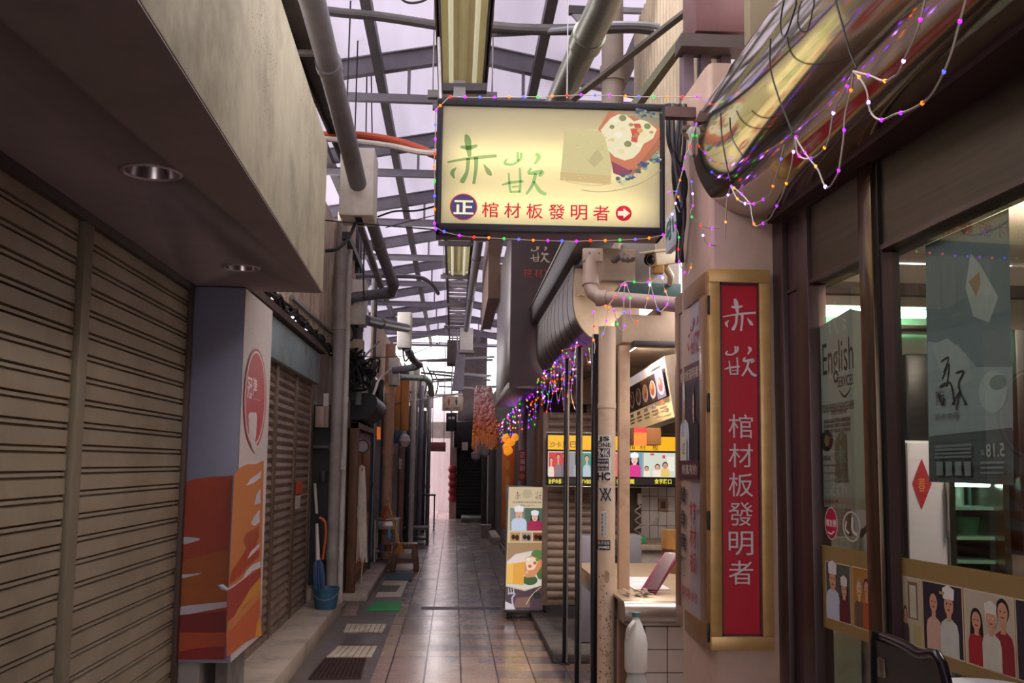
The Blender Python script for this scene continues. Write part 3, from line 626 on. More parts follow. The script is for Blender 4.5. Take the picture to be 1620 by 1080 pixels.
# mop
STR = mat('mop_string', '#f2e6d8', .85, var=.15, scale=20)
t = thing('string_mop', 'white string mop hanging head up against the wooden door', 'mop', PY(573, 880, 12.9))
b = MB(); random.seed(3)
for k in range(85):
    x0 = 573+random.uniform(-4, 4); x1 = 571+random.uniform(-10, 9); ye = random.uniform(850, 893); Y = 12.85+random.uniform(-.04, .04)
    b.tube(smooth_path([PY(x0, 738, 12.85), PY((x0*.5+x1*.5)+random.uniform(-2, 2), 790, Y), PY(x1+random.uniform(-1, 1), 835, Y), PY(x1+random.uniform(-2, 2), ye, Y)], 3), .0065, STR, 5)
o = b.build('strings', t); o['kind'] = 'stuff'
MB().tube([PY(573, 716, 12.85), PY(573, 745, 12.85)], .012, RUST, 8).build('handle_end', t); MB().tube([PY(571, 736, 12.85), PY(576, 742, 12.85)], .02, WHT, 8).build('clamp', t)
MB().tube([PY(576, 850, 12.95), PY(571, 926, 12.95)], .009, PVCL, 8).build('white_pole', label='thin white pole behind the hanging mop strings', cat='pole')
t = thing('round_mirror', 'small round disc mirror on the wall above the string mop', 'mirror', PY(573, 705, 12.7))
c = PY(573, 706, 12.7); MB().lathe([(0, 0), (.075, 0), (.075, .02), (0, .02)], c, STEEL, 24, (.25, -1, 0)).build('disc', t); MB().lathe([(.07, .018), (.085, .02), (.085, .03), (.07, .03)], c, BLK, 24, (.25, -1, 0)).build('rim', t)
MB().tube([PY(573, 690, 12.72), c], .006, STEEL, 6).build('hanger', t)
# black barrel awning
AWB = mat('dark_awning_sheet', '#232023', .5, .2, .3, 5)
def awning(name, label, prof, y0, y1, m, seam=None, seamm=None, capm=None, capface=None):
    t = thing(name, label, 'awning', (prof[0][0], (y0+y1)/2, prof[0][1]))
    MB().sheet([Vector((x, y0, z)) for x, z in smooth_path2(prof)], (0, y1-y0, 0), m, .006).build('curved_cover', t)
    if seam:
        n = int((y1-y0)/seam)
        b = MB()
        for k in range(1, n+1):
            y = y0+k*(y1-y0)/(n+1); P = [Vector((x, y, z)) for x, z in smooth_path2(prof)]
            b.tube(P, .009, seamm or DSTEEL, 5)
        b.build('seam', t)
    if capm:
        for y in (y0, y1): MB().prism([(x, y-.004, z) for x, z in smooth_path2(prof)]+([(prof[0][0], y-.004, prof[-1][1])] if capface else []), (0, .012, 0), capm).build('end_cap', t)
    return t
def smooth_path2(prof): return [(v.x, v.y) for v in smooth_path([Vector((x, z, 0)) for x, z in prof], 5)]
awning('barrel_awning', 'dark rounded barrel awning over the wooden door', [(-1.3, 2.5), (-1.05, 2.5), (-.98, 2.42), (-1.02, 2.28), (-1.16, 2.19), (-1.3, 2.17)], 12.5, 14.2, AWB, capm=AWB)
# dark tangle under the white boxes
random.seed(11)
b = MB()
for k in range(16):
    p = PY(random.uniform(556, 584), random.uniform(566, 596), 11.9); pts = [p]
    for i in range(5): pts.append(p+Vector((random.uniform(-.1, .14), random.uniform(-.12, .12), random.uniform(-.2, .12))))
    b.tube(smooth_path(pts, 4), .012, WIRE, 5)
b.build('cable_tangle', label='tangled coil of black cables bunched above the dark barrel awning', cat='cable')

# blue shutters, cream post
FS3 = Face((-1.185, 0, 0), (0, 1, 0), (0, 0, -1))
shutter('roller_shutter', Face((-1.28, 0, 0), (0, 1, 0), (0, 0, -1)), 15.05, 16.0, -2.3, -.1, 'light blue slatted shutter, a narrow sliver left of the cream post', .09, mat('light_blue_slats', '#7fa9c9', .5, .1, .15), 'flat')
a = PY(611, 830, 16.45)
pipe('round_post', 'cream round post standing behind the wash stand on the left', [(a.x, 16.45, .1), (a.x, 16.45, 3.6)], .085, mat('cream_post', '#d0a586', .6, 0, .15, 4, grime='#6d5244', gscale=3), (.2, .5, .78))
shutter('roller_shutter', FS3, 16.6, 19.3, -2.5, -.12, 'dark blue slatted roller shutter behind the cream post', .085, mat('dark_blue_slats', '#46536b', .5, .15, .2), 'flat')
t = thing('hanging_board', 'orange-brown wooden board coloured as warmly lit, hanging high beside the cream post', 'board', PY(632, 680, 17.6))
F1 = faceY(17.6); ORW = mat('warm_lit_plywood', '#d08a45', .5, 0, .25, 3, stretch=(4, 4, .5), grime='#8a5527', gscale=2)  # warm light on the board is put into this bright orange
for x0, x1 in ((621, 634), (634.6, 646)): MB().pbox(F1, x0, 590, x1, 681, -.03, 0, ORW, .004).build('plank', t)
b = MB(); b.pbox(F1, 620, 588, 647, 592, -.04, .012, RUST); b.build('batten', t)
c = PY(626, 690, 17.4)
MB().lathe([(0, -.12), (.13, -.12), (.16, -.04), (.17, .08), (.16, .1), (0, .1)], c, mat('blue_drum_paint', '#38506a', .5), 24).build('blue_tub', label='dark blue tub hung under the orange-brown board', cat='tub')
b = MB()
b.lathe([(0, -.13), (.06, -.12), (.1, -.03), (.08, .06), (.03, .1), (.035, .13)], PY(640, 695, 17.3), mat('white_bag', '#cfc6c0', .5, var=.15, scale=8, bump=.5), 14); b.build('plastic_bag', label='crumpled white plastic bag hanging beside the blue tub', cat='bag')
t = thing('hanging_lamp', 'slim orange lantern tube hanging left of the cream post', 'lantern', PY(599, 695, 15.8)); MB().tube([PY(599, 675, 15.8), PY(599, 695, 15.8)], .03, emit('orange_lantern', '#e2702a', .5), 12).build('tube', t); MB().tube([Vector((-1.3, 15.85, PY(599, 640, 15.8).z)), PY(599, 641, 15.8), PY(599, 676, 15.8)], .006, WIRE, 5).build('cord', t)

# wash stand with basin
t = thing('wash_stand', 'steel wash stand with basin on the left step behind the stool', 'stand', PZ(610, 890, .1))
SS = mat('worn_steel', '#a58f86', .4, .6, .15, 6)
c = PZ(609, 889, .1); x0, x1, y0, y1 = c.x-.165, c.x+.17, c.y, c.y+.45
for x in (x0, x1):
    for y in (y0, y1): MB().box(x-.014, x+.014, y-.014, y+.014, .1, .76, SS).build('leg', t)
MB().box(x0-.03, x1+.03, y0-.03, y1+.03, .75, .775, SS, .004).build('top', t)
b = MB(); b.box(x0+.02, x1-.02, y0-.015, y1-.03, .6, .745, mat('basin_steel', '#b5a29c', .35, .7), .02); b.build('basin', t)
MB().box(x0, x1, y0, y1, .26, .285, SS).build('shelf', t)
t = thing('broom', 'yellow-handled broom leaning against the wash stand', 'broom', PY(630, 862, 15.1)); MB().tube([PY(612, 786, 15.9), PY(633, 864, 15.0)], .014, mat('yellow_handle', '#d79a35', .5), 8).build('handle', t)
b = MB(); p = PY(633, 862, 15.0); b.hexa([p+Vector(q) for q in ((-.09, -.02, -.12), (.07, -.02, -.12), (.07, .02, -.12), (-.09, .02, -.12), (-.02, -.015, .02), (.02, -.015, .02), (.02, .015, .02), (-.02, .015, .02))], mat('broom_bristle', '#b77b33', .8, var=.3, scale=30), .004); b.build('bristles', t)
t = thing('orange_brush', 'bright orange brush standing in the wash basin', 'brush', PY(608, 824, 15.8)); MB().tube([PY(607, 822, 15.85), PY(611, 800, 15.85)], [.03, .012], mat('orange_bristle', '#e0552a', .5), 8).build('bristles', t); MB().tube([PY(611, 801, 15.85), PY(614, 788, 15.85)], .009, WHT, 6).build('handle', t)
t = thing('blue_bottle', 'small blue squeeze bottle hanging under the wash basin', 'bottle', PY(617, 842, 15.4)); c = PY(616, 846, 15.35); MB().lathe([(0, -.06), (.035, -.06), (.04, 0), (.02, .05), (.015, .075), (0, .075)], c, mat('bottle_blue', '#6b8fb4', .35), 14).build('body', t); MB().lathe([(.016, .075), (.016, .095), (0, .097)], c, WHT, 10).build('cap', t)
c = PY(603, 869, 15.5)
for i, (dx, colr, lb) in enumerate(((0, '#4d4f77', 'violet-blue plastic bowl on the lower shelf of the wash stand'), (.09, '#8d4a33', 'rusty red tin on the lower shelf of the wash stand'))):
    p = Vector((c.x+dx, 15.75, .285)); MB().lathe([(0, 0), (.045, 0), (.055, .1), (.05, .1), (.04, .01), (0, .01)], p, mat('shelf_ware%d' % i, colr, .4), 18).build(('plastic_bowl', 'tin_can')[i], label=lb, cat=('bowl', 'tin')[i])

# wooden stool
t = thing('wooden_stool', 'low dark brown wooden stool standing on the alley floor by the teal mat', 'stool', PZ(640, 906, 0))
c = PZ(640, 902, 0); hx, hy, sh = .19, .14, .42
SW = mat('stool_wood', '#6b3f28', .5, 0, .3, 5, stretch=(1, 6, 6))
MB().box(c.x-hx, c.x+hx, c.y-hy, c.y+hy, sh-.035, sh, mat('stool_seat', '#86543a', .4, 0, .3, 5, stretch=(1, 6, 6)), .008).build('seat', t)
for sx in (-1, 1):
    for sy in (-1, 1): MB().bar((c.x+sx*hx*.72, c.y+sy*hy*.7, sh-.03), (c.x+sx*hx*.98, c.y+sy*hy*.95, 0.005), .075, .07, SW, (0, 1, 0), .004).build('leg', t)
for sy in (-1, 1): MB().box(c.x-hx*.86, c.x+hx*.86, c.y+sy*hy*.82-.012, c.y+sy*hy*.82+.012, .13, .17, SW).build('stretcher', t)
for sx in (-1, 1): MB().box(c.x+sx*hx*.86-.012, c.x+sx*hx*.86+.012, c.y-hy*.8, c.y+hy*.8, .17, .21, SW).build('stretcher', t)
for q_ in ((-.75, -.65), (.65, .75)): MB().box(c.x-hx*.7, c.x+hx*.7, c.y+hy*q_[0], c.y+hy*q_[1], sh-.085, sh-.035, SW).build('apron', t)

# floor things along the gutter
def slab(name, label, cat, pts, z0, z1, m, bev=.003): return MB().prism([PZ(x, y, 0)+Vector((0, 0, z0)) for x, y in pts], (0, 0, z1-z0), m, bev).build(name, label=label, cat=cat)
slab('door_mat', 'bright green rectangular mat on the wet gutter strip', 'mat', [(580, 967), (631, 967), (636, 953), (594, 953)], .004, .016, mat('green_mat', '#2f9a52', .7, var=.15, scale=20, bump=.4))
slab('door_mat', 'dark teal mat at the foot of the wooden stool', 'mat', [(607, 919), (651, 919), (654, 907), (616, 907)], .004, .014, mat('teal_mat', '#3d5560', .7, var=.2, scale=20, bump=.4))
TL = mat('pale_cover_tile', '#c9bba6', .5, var=.12, scale=6, grime='#6c6052', gscale=4)
def tilestrip(label, q, n):
    t = thing('drain_cover_tiles', label, 'tiles', PZ(*q[0], 0), 'pale tile strips over the gutter')
    A_, B_, C_, D_ = [PZ(x, y, 0) for x, y in q]
    for k in range(n):
        a = (k+.07)/n; e = (k+.93)/n; pp = [A_.lerp(B_, a), A_.lerp(B_, e), D_.lerp(C_, e), D_.lerp(C_, a)]
        MB().prism([p+Vector((0, 0, .004)) for p in pp], (0, 0, .012), TL, .002).build('tile', t)
tilestrip('row of pale tiles in the gutter just beyond the dark drain grate', [(516, 1041), (588, 1041), (597, 1024), (534, 1024)], 7)
tilestrip('row of pale tiles in the gutter nearer the green mat', [(543, 1001), (606, 1001), (612, 989), (548, 989)], 8)
def grate(label, q, nu, nv, m=None, zt=.012, bh=.014):
    t = thing('drain_grate', label, 'grate', PZ(*q[0], 0)); A_, B_, C_, D_ = [PZ(x, y, 0)+Vector((0, 0, zt)) for x, y in q]
    def g(u, v): return A_.lerp(B_, u).lerp(D_.lerp(C_, u), v)
    G = m or mat('rusty_iron', '#4a3430', .55, .4, .3, 12)
    b = MB()
    for k in range(nu+1): b.bar(g(k/nu, 0), g(k/nu, 1), .012, bh, G)
    b.build('long_bars', t); b = MB()
    for k in range(nv+1): b.bar(g(0, k/nv), g(1, k/nv), .02 if k in (0, nv) else .012, bh, G)
    b.build('cross_bars', t); MB().prism([p-Vector((0, 0, bh*.55)) for p in (A_, B_, C_, D_)], (0, 0, .0012), BLK).build('pit', t)
grate('square rusty iron drain grate at the foot of the near step', [(489, 1076), (570, 1075), (578, 1044), (514, 1044)], 11, 12)
t = thing('drain_cover', 'pale stone drain cover with slotted centre beyond the green mat', 'cover', PZ(615, 940, 0))
P4 = [PZ(x, y, 0)+Vector((0, 0, .004)) for x, y in ((594, 945), (634, 945), (645, 920), (607, 920))]
MB().prism(P4, (0, 0, .012), TL, .003).build('cover_slab', t)
q4 = [PZ(x, y, 0)+Vector((0, 0, .017)) for x, y in ((598, 938), (626, 938), (633, 928), (605, 928))]
MB().prism(q4, (0, 0, .003), CONCD).build('slot_plate', t); b = MB()
for k in range(6): b.bar(q4[0].lerp(q4[1], k/5)+Vector((0, 0, .004)), q4[3].lerp(q4[2], k/5)+Vector((0, 0, .004)), .014, .004, BLK)
b.build('slot_bars', t)
t = thing('drain_cover', 'pale stone drain cover under the wooden stool', 'cover', PZ(640, 900, 0))
MB().prism([PZ(x, y, 0)+Vector((0, 0, .004)) for x, y in ((622, 903), (652, 903), (656, 893), (628, 893))], (0, 0, .01), TL, .003).build('cover_slab', t)
grate('narrow dark channel drain crossing the tiled alley floor', [(667, 963.5), (790, 963.3), (790, 960.8), (667, 960)], 40, 1, mat('channel_grey', '#5f585a', .5, .3), .003, .004)
slab('access_cover', 'brownish square access cover in the gutter by the green mat', 'cover', [(538, 975), (562, 975), (570, 955), (549, 955)], .004, .012, mat('brown_cover', '#8a6f66', .6, var=.2))
slab('cover_plate', 'dark steel plate lying between the two pale tile rows', 'plate', [(541, 1021), (590, 1021), (596, 1004), (549, 1004)], .004, .01, mat('dark_plate', '#5d5558', .5, .2, .2))

# clutter further along the left
b = MB(); t = thing('work_bench', 'low dark bench with pale slab top far along the left', 'bench', PZ(660, 858, 0))
c = PZ(660, 862, 0); MB().box(c.x-.28, c.x+.22, c.y, c.y+.8, .3, .35, CONCD, .006).build('bench_top', t)
for dx in (-.25, .19):
    for dy in (.05, .75): MB().box(c.x+dx-.025, c.x+dx+.025, c.y+dy-.025, c.y+dy+.025, 0, .3, BLK).build('leg', t)
MB().box(c.x-.26, c.x+.2, c.y+.05, c.y+.75, .1, .13, BLK).build('shelf', t)
t = thing('iron_stand', 'thin black iron frame stand at the alley edge far left', 'stand', PZ(683, 838, 0)); c = PZ(681, 838, 0)
for dx in (-.22, .08):
    for dy in (0, .4): MB().box(c.x+dx-.014, c.x+dx+.014, c.y+dy-.014, c.y+dy+.014, 0, .85, BLK).build('leg', t)
MB().box(c.x-.25, c.x+.11, c.y-.03, c.y+.43, .84, .88, BLK).build('top', t)
b = MB(); 
for Yp, px_, x1, z1, cc, lb in ((17.9, 634, 7, 2.4, '#8c6a5e', 'brown square timber post right of the dark blue shutter'), (20.2, 646, 8, 2.8, '#4b4342', 'dark steel post beyond the brown timber post on the left'), (21.5, 655, 6, 3.0, '#6b625f', 'grey post carrying a small white meter on the left'), (24, 668, 8, 2.9, '#3c3533', 'dark post beside red notice far along the left')):
    p = PY(px_, 800, Yp); wd = x1*Yp/F_PX/2; MB().box(p.x-wd, p.x+wd, Yp, Yp+.1, 0, z1, mat('post_'+cc[1:], cc, .6, .1, .2), .006).build('square_post', label=lb, cat='post')
for x0, y0, x1, y1, Yp, cc, nm, lb, ct in ((650, 730, 656, 752, 21.47, '#d6cdb9', 'meter_box', 'small white meter box on a grey post far left', 'box'), (652, 706, 657, 726, 21.47, '#c9b9b0', 'notice_plate', 'small pale notice plate above the white meter box', 'sign'), (661, 770, 667, 800, 23.97, '#a83a4c', 'red_notice', 'small red notice board on a dark post far left', 'sign'), (631, 725, 635, 742, 17.87, '#d8c9c4', 'white_plate', 'small white plate on the brown timber post', 'sign')):
    MB().pbox(faceY(Yp), x0, y0, x1, y1, -.04, .0, mat('plate_'+cc[1:], cc, .5, 0, .08), .003).build(nm, label=lb, cat=ct)
for i, (a, c_, x, cc) in enumerate(((19.6, 21.4, -1.06, '#5b5350'), (21.8, 23.8, -1.02, '#4a4444'), (24.2, 26.4, -.96, '#544b49'), (26.6, 29, -.88, '#4a4140'))):
    shutter('roller_shutter', Face((x, 0, 0), (0, 1, 0), (0, 0, -1)), a, c_, -2.4, -.02, 'dark grey roller shutter far along the left, %s after the dark blue one' % ('first', 'second', 'third', 'fourth')[i], .09, mat('slat_'+cc[1:], cc, .5, .2, .25), 'flat', 'far left shutters')
random.seed(5)
for i in range(6):
    Y = 19.6+i*1.7; x = (-.97, -.97, -.97, -.87, -.87, -.78)[i]; b = MB()
    zt = random.uniform(3.2, 3.7); b.box(x-.1, x+.16, Y, Y+.22, zt-.45, zt, (BOXW, DARKW, STEEL)[i % 3], .01); b.tube(smooth_path([(x, Y, zt-.45), (x+.05, Y, zt-.8), (x-.05, Y+.4, zt-1.0), (x-.1, Y+.8, zt-.7)]), .025, PVC, 8)
    b.build('cable_box', label='small cable box with looping grey pipe high on the left, %s beyond the orange board' % ('first', 'second', 'third', 'fourth', 'fifth', 'sixth')[i], cat='box', group='far left cable boxes')

# ================================================================== white cable boxes and their grey pipes
def cbox(label, x0, y0, x1, y1, Y, dep, side=1):
    F1 = faceY(Y); t = thing('cable_box', label, 'box', PY((x0+x1)/2, y1, Y), 'white cable boxes'); MB().pbox(F1, x0, y0, x1, y1, -dep, 0, BOXW, .01).build('box_body', t)
    b = MB(); b.pbox(F1, x0+1.5, y0+2, x1-1.5, y1-2, 0, .006, BOXW, .003); b.build('cover_plate', t)
    a = F1.uv(x0, y1); e = F1.uv(x1, y1); b = MB()
    for k in range(7):
        u = a[0]+(e[0]-a[0])*.52; b.box(F1.P(u, 0).x-.03, F1.P(u, 0).x+.03, Y+dep*(.14+.11*k), Y+dep*(.17+.11*k), F1.P(0, a[1]).z-.003, F1.P(0, a[1]).z+.01, BLK)
    b.build('vent_slots', t); return t
cbox('large white metal cable box with slotted underside, high beside the canopy end', 539, 232, 590, 341, 8.75, .42)
cbox('white cable box with bent grey pipe, second along the left', 545, 441, 577, 513, 11.6, .3)
cbox('white cable box third along the left, high before the orange board', 629, 493, 650, 550, 14.3, .3)
cbox('small white cable box fourth along the left, lowest of the row', 615, 565, 631, 609, 15.6, .25)
pipe('grey_pipe', 'thick dark grey pipe dropping from upper left into the large white cable box', [PY(470, -60, 4.9), PY(494, 0, 5.5), PY(536, 165, 7.3), PY(566, 290, 8.62)], .077, PVC, (1.55,), 20)
pipe('grey_pipe', 'bent grey pipe entering the second white cable box from above', [PY(583, 335, 9.3), PY(604, 400, 10.2), PY(623, 452, 11.1), PY(620, 462, 11.3), PY(600, 465, 11.4), PY(560, 470, 11.45), PY(553, 475, 11.55)], .06, PVC, (.8, 1.9, 3.2))
pipe('grey_pipe', 'short grey pipe linking the second and third white cable boxes', [PY(578, 506, 11.7), PY(600, 511, 12.4), PY(643, 519, 14.25)], .062, PVC, (1.05,))
pipe('grey_pipe', 'bent grey pipe from third white box down to the fourth', [PY(643, 550, 14.4), PY(653, 568, 14.9), PY(664, 577, 15.2), PY(648, 582, 15.4), PY(622, 586, 15.5)], .055, PVC, (.5, 2.5))
pipe('green_pipe', 'pale green pipe elbow beside the fourth white cable box', [PY(630, 596, 15.9), PY(672, 598, 16.8), PY(680, 604, 17.2), PY(683, 625, 17.4)], .05, mat('pale_green_pvc', '#9fb3a2', .5), (.9,))
pipe('conduit', 'thin conduit curving from the left wall over to the ceiling cable tray', smooth_path([PY(540, 450, 11.8), PY(541, 438, 11.8), PY(560, 436, 11.9), PY(640, 437, 12.6), PY(668, 440, 13.0), PY(683, 450, 13.4), PY(693, 464, 13.8)], 4), .028, PVC, (), 8)
ORG = mat('orange_conduit', '#b3472a', .5, 0, .15)
b = MB(); b.tube(smooth_path([PY(508, 214, 8.4), PY(565, 214, 8.3), PY(620, 222, 8.1), PY(660, 234, 7.9), PY(700, 250, 7.7)]), .034, ORG, 10); b.build('orange_conduit', label='orange conduit crossing from the canopy end to the hanging sign', cat='pipe')
b = MB(); b.tube(smooth_path([PY(508, 219, 8.2), PY(565, 224, 8.1), PY(620, 231, 7.95), PY(660, 240, 7.8), PY(694, 243, 7.7)]), .024, PVCL, 8); b.build('white_conduit', label='pale conduit running just below the orange conduit', cat='pipe')
# dark cable channel beside the canopy + strap
t = thing('cable_channel', 'dark double cable channel running beside the canopy top edge', 'channel', PY(500, 120, 7))
b = MB(); A_, B_ = PY(440, -40, 5.4), PY(553, 245, 9.3)
b.bar(A_, B_, .15, .02, DSTEEL); b.build('channel_base', t)
for s_ in (-.075, .075): MB().bar(A_+Vector((s_, 0, -.03)), B_+Vector((s_, 0, -.03)), .02, .08, DSTEEL).build('channel_side', t)
b = MB(); p = PY(472, 84, 6.35); q_ = PY(533, 84, 6.35); b.bar(p, q_, .05, .03, STEEL); b.build('pipe_clamp', label='perforated metal clamp bar holding the thick grey pipe', cat='clamp')
pipe('cross_pipe', 'thin dark pipe crossing overhead from the canopy to the lamp tray', smooth_path([PY(440, 4, 7.2), PY(520, 18, 7.2), PY(600, 26, 7.2), PY(690, 40, 7.2)], 3), .035, DSTEEL, (), 10)
pipe('cross_pipe', 'dark grey pipe bundle crossing from the lamp tray to the right wall', smooth_path([PY(757, 40, 7.0), PY(820, 46, 7.0), PY(900, 47, 7.0), PY(1010, 44, 7.0), PY(1060, 55, 6.9), PY(1078, 64, 6.8)], 3), .04, DSTEEL, (), 10)
b = MB(); b.tube(smooth_path([PY(757, 55, 7.05), PY(830, 52, 7.05), PY(910, 45, 6.9), PY(975, 38, 6.8), PY(1040, 42, 6.8), PY(1074, 60, 6.7)]), .022, PVC, 8); b.build('cross_cable', label='thinner grey cable running just under the crossing pipe bundle', cat='cable')
b = MB()
for x0, x1, y1, Y in ((557, 548, 190, 8.2), (570, 561, 225, 9.0), (583, 579, 215, 9.5), (585, 589, 230, 9.7)): b.tube([PY(x0, -60, Y), PY(x1, y1, Y)], .007, WIRE, 5)
b.build('hanger_rods', label='thin black hanger rods dropping from the roof on the left', cat='rod')
for i, pts in enumerate(([PY(500, 347, 8.4), PY(600, 356, 8.3), PY(700, 364, 8.2)], [PY(597, 343, 9), PY(625, 334, 9), PY(660, 333, 8.9), PY(692, 325, 8.8)], [PY(630, -6, 7), PY(645, 4, 7), PY(668, 2, 7), PY(690, -12, 7)], [PY(515, 397, 8.6), PY(535, 393, 8.6), PY(552, 376, 8.7), PY(562, 352, 8.9)], [PY(690, 340, 12), PY(640, 352, 12), PY(610, 360, 12)])):
    MB().tube(smooth_path(pts), (.006, .009, .009, .016, .006)[i], WIRE, 6).build('hanging_cable', label=('long thin black wire strung from canopy end to the hanging sign', 'black cable sagging from the large white box to the hanging sign', 'short black cable loop beside the nearest lamp tray top', 'thick black cable curving up into the large white cable box', 'thin wire crossing behind the left of the hanging sign')[i], cat='cable')
for Yp, px_, lb in ((9.6, 570, 'dark diagonal brace below the large white cable box, front one'), (10.6, 588, 'dark diagonal brace below the large white cable box, rear one')):
    MB().bar(PY(px_, 355, Yp+.8), PY(px_+36, 462, Yp+2.4), .06, .05, STEEL).build('diagonal_brace', label=lb, cat='brace')
MB().bar(PY(547, 372, 10.8), PY(580, 450, 13.5), .08, .08, BLK).build('diagonal_brace', label='short black brace bar beside the wide beige downpipe', cat='brace')
b = MB()
for x, Y in ((600, 12.5), (566, 12.2)): p = PY(x, 800, Y); b.box(-1.33, -1.22, Y, Y+.12, 2.4, 5.0, DSTEEL)
b.build('wall_stanchion', label='pair of dark steel stanchions rising behind the second white box', cat='post')

# ================================================================== ceiling cable tray and lamp units
TRX = .012; TZ = 4.63
TRM = mat('tray_rail', '#6d6567', .5, .3, .25, 6, grime='#3d3536', gscale=4)
t = thing('cable_tray', 'long grey ladder tray hung under the roof ridge', 'tray', (TRX, 10, TZ))
for s_ in (-1, 1): b = MB(); b.box(TRX+s_*.185-.012, TRX+s_*.185+.012, 3.0, 24.5, TZ+.02, TZ+.12, TRM); b.box(TRX+s_*.185-(.03 if s_ > 0 else 0), TRX+s_*.185+(.0 if s_ > 0 else .03), 3, 24.5, TZ+.02, TZ+.03, TRM); b.build('side_rail', t)
for y0, y1, n in ((15.9, 18.3, 6), (18.7, 21.4, 6), (21.8, 24.3, 5)):
    for k in range(n): y = y0+(k+.5)*(y1-y0)/n; MB().box(TRX-.18, TRX+.18, y-.06, y+.06, TZ+.03, TZ+.06, mat('tray_rung', '#b9aeb0', .5, .2, .1)).build('rung', t)
for k, Y in enumerate((5.2, 7.82, 10.5, 13.28, 15.7, 18.5, 21.6)):
    b = MB(); b.box(TRX-.28, TRX+.28, Y-.03, Y+.03, TZ-.05, TZ+.015, TRM, .004); b.build('cross_bar', t)
    b = MB(); b.box(TRX-.26, TRX+.26, Y+.75, Y+.8, TZ+.14, TZ+.19, TRM); b.build('cross_bar', t)
    for s_ in (-1, 1): MB().tube([(TRX+s_*.24, Y, TZ-.05), (TRX+s_*.24, Y, 5.5)], .007, STEEL, 6).build('hanger_rod', t)
LAMPW = mat('lamp_reflector', '#f4efd2', .45, 0, .05, 3)
TUBE = emit('tube_added_glow', '#e6e4c4', .4)  # faint glow added to brighten the reflectors around the tubes
for Y0, Y1, lb in ((5.2, 7.84, 'twin-tube lamp unit in the ceiling tray above the hanging sign'), (13.26, 15.72, 'twin-tube lamp unit in the ceiling tray beyond the hanging sign')):
    t = thing('tube_lamp', lb, 'lamp', (TRX, (Y0+Y1)/2, TZ), 'ceiling tube lamps')
    pr = [(-.15, .0), (-.15, .08), (-.1, .08), (-.075, .045), (-.035, .085), (0, .03), (.035, .085), (.075, .045), (.1, .08), (.15, .08), (.15, 0)]
    MB().sheet([(TRX+x, Y0, TZ+.0+z) for x, z in pr], (0, Y1-Y0, 0), LAMPW, .004).build('reflector', t)
    for x in (-.09, .09): MB().tube([(TRX+x, Y0+.05, TZ+.015), (TRX+x, Y1-.05, TZ+.015)], .017, TUBE, 12).build('tube', t)
    for y in (Y0+.02, Y1-.02): MB().box(TRX-.13, TRX+.13, y-.02, y+.02, TZ-.01, TZ+.07, LAMPW, .004).build('end_plate', t)
pipe('grey_pipe', 'long dark pipe running beside the ceiling tray into a white box', [PY(758, 376, 12.6), PY(748, 445, 16), PY(738, 521, 21.2)], .062, mat('dim_grey_pipe', '#6f6870', .5, 0, .15), (.4, 1.3))
t = thing('cable_box', 'white tapering box at the far end of the dark pipe beside the tray', 'box', PY(740, 550, 21.3), 'white cable boxes'); MB().pbox(faceY(21.3), 728, 518, 748, 556, -.3, 0, BOXW, .01).build('box_body', t); MB().pbox(faceY(21.3), 727, 553, 750, 558, -.35, .03, STEEL).build('foot_rail', t)
b = MB(); b.box(TRX-.22, TRX+.2, 22.5, 23.2, 3.9, 4.45, DARKW, .02); b.build('control_box', label='dark control box hanging below the far end of the ceiling tray', cat='box')
b = MB(); p = PY(724, 585, 22); b.hexa([(p.x-.12, 22, p.z-.45), (p.x+.14, 22, p.z-.45), (p.x+.14, 22.25, p.z-.45), (p.x-.12, 22.25, p.z-.45), (p.x-.02, 22, p.z+.45), (p.x+.16, 22, p.z+.45), (p.x+.16, 22.25, p.z+.45), (p.x-.02, 22.25, p.z+.45)], mat('grey_speaker', '#77707a', .5)); b.tube([(p.x, 22.1, p.z+.3), (TRX, 22.1, TZ+.05)], .02, STEEL, 6); b.build('loudspeaker', label='grey slanted loudspeaker under the far end of the tray', cat='speaker')

# WC sign and red arrow sign far along
t = thing('toilet_sign', 'small cream WC sign with red and blue figures hanging far down the alley', 'sign', PY(718, 650, 24.27))
F1 = faceY(24.27); MB().pbox(F1, 700, 626, 732, 650, -.1, 0, mat('cream_sign', '#b49c86', .5), .008).build('sign_box', t)
A = Art(F1, .002); RD, NV = flat('#a2242e'), flat('#2c2c58')
for cx, m_ in ((710, RD), (722, NV)): A.ell(cx, 630, 1.2, 1.3, m_, 12); A.poly([(cx-1.4, 632), (cx+1.4, 632), (cx+1.9, 637), (cx+1, 637), (cx+.9, 641), (cx-.9, 641), (cx-1, 637), (cx-1.9, 637)], m_)
A.text('WC', 717, 643.5, 727, 648.5, flat('#4a3a30')); A.poly([(704, 646), (707, 644), (707, 645.5), (713, 645.5), (713, 646.5), (707, 646.5), (707, 648)], flat('#4a3a30')); A.build('print', t)
for x in (703, 729): MB().tube([Vector((PY(x, 626, 24.3).x, 24.3, 5.12)), PY(x, 627, 24.3)], .01, STEEL, 6).build('hanger', t)
t = thing('arrow_sign', 'dull red sign with white arrow above the bright opening at the alley end', 'sign', PY(693, 715, 29.27)); F1 = faceY(29.27)
MB().pbox(F1, 681, 699, 705, 714, -.06, 0, mat('dull_red_sign', '#8c5a58', .5), .005).build('sign_box', t)
A = Art(F1, .003); A.poly([(693, 707), (697, 704), (697, 706), (703, 706), (703, 708), (697, 708), (697, 710)], flat('#c03238')); A.rect(684, 703, 686.5, 710, flat('#b23a3e')); A.rect(688, 703, 690.5, 710, flat('#b23a3e')); A.build('print', t)
for x in (684, 702): MB().tube([Vector((PY(x, 699, 29.3).x, 29.3, 5.12)), PY(x, 700, 29.3)], .01, STEEL, 6).build('hanger', t)
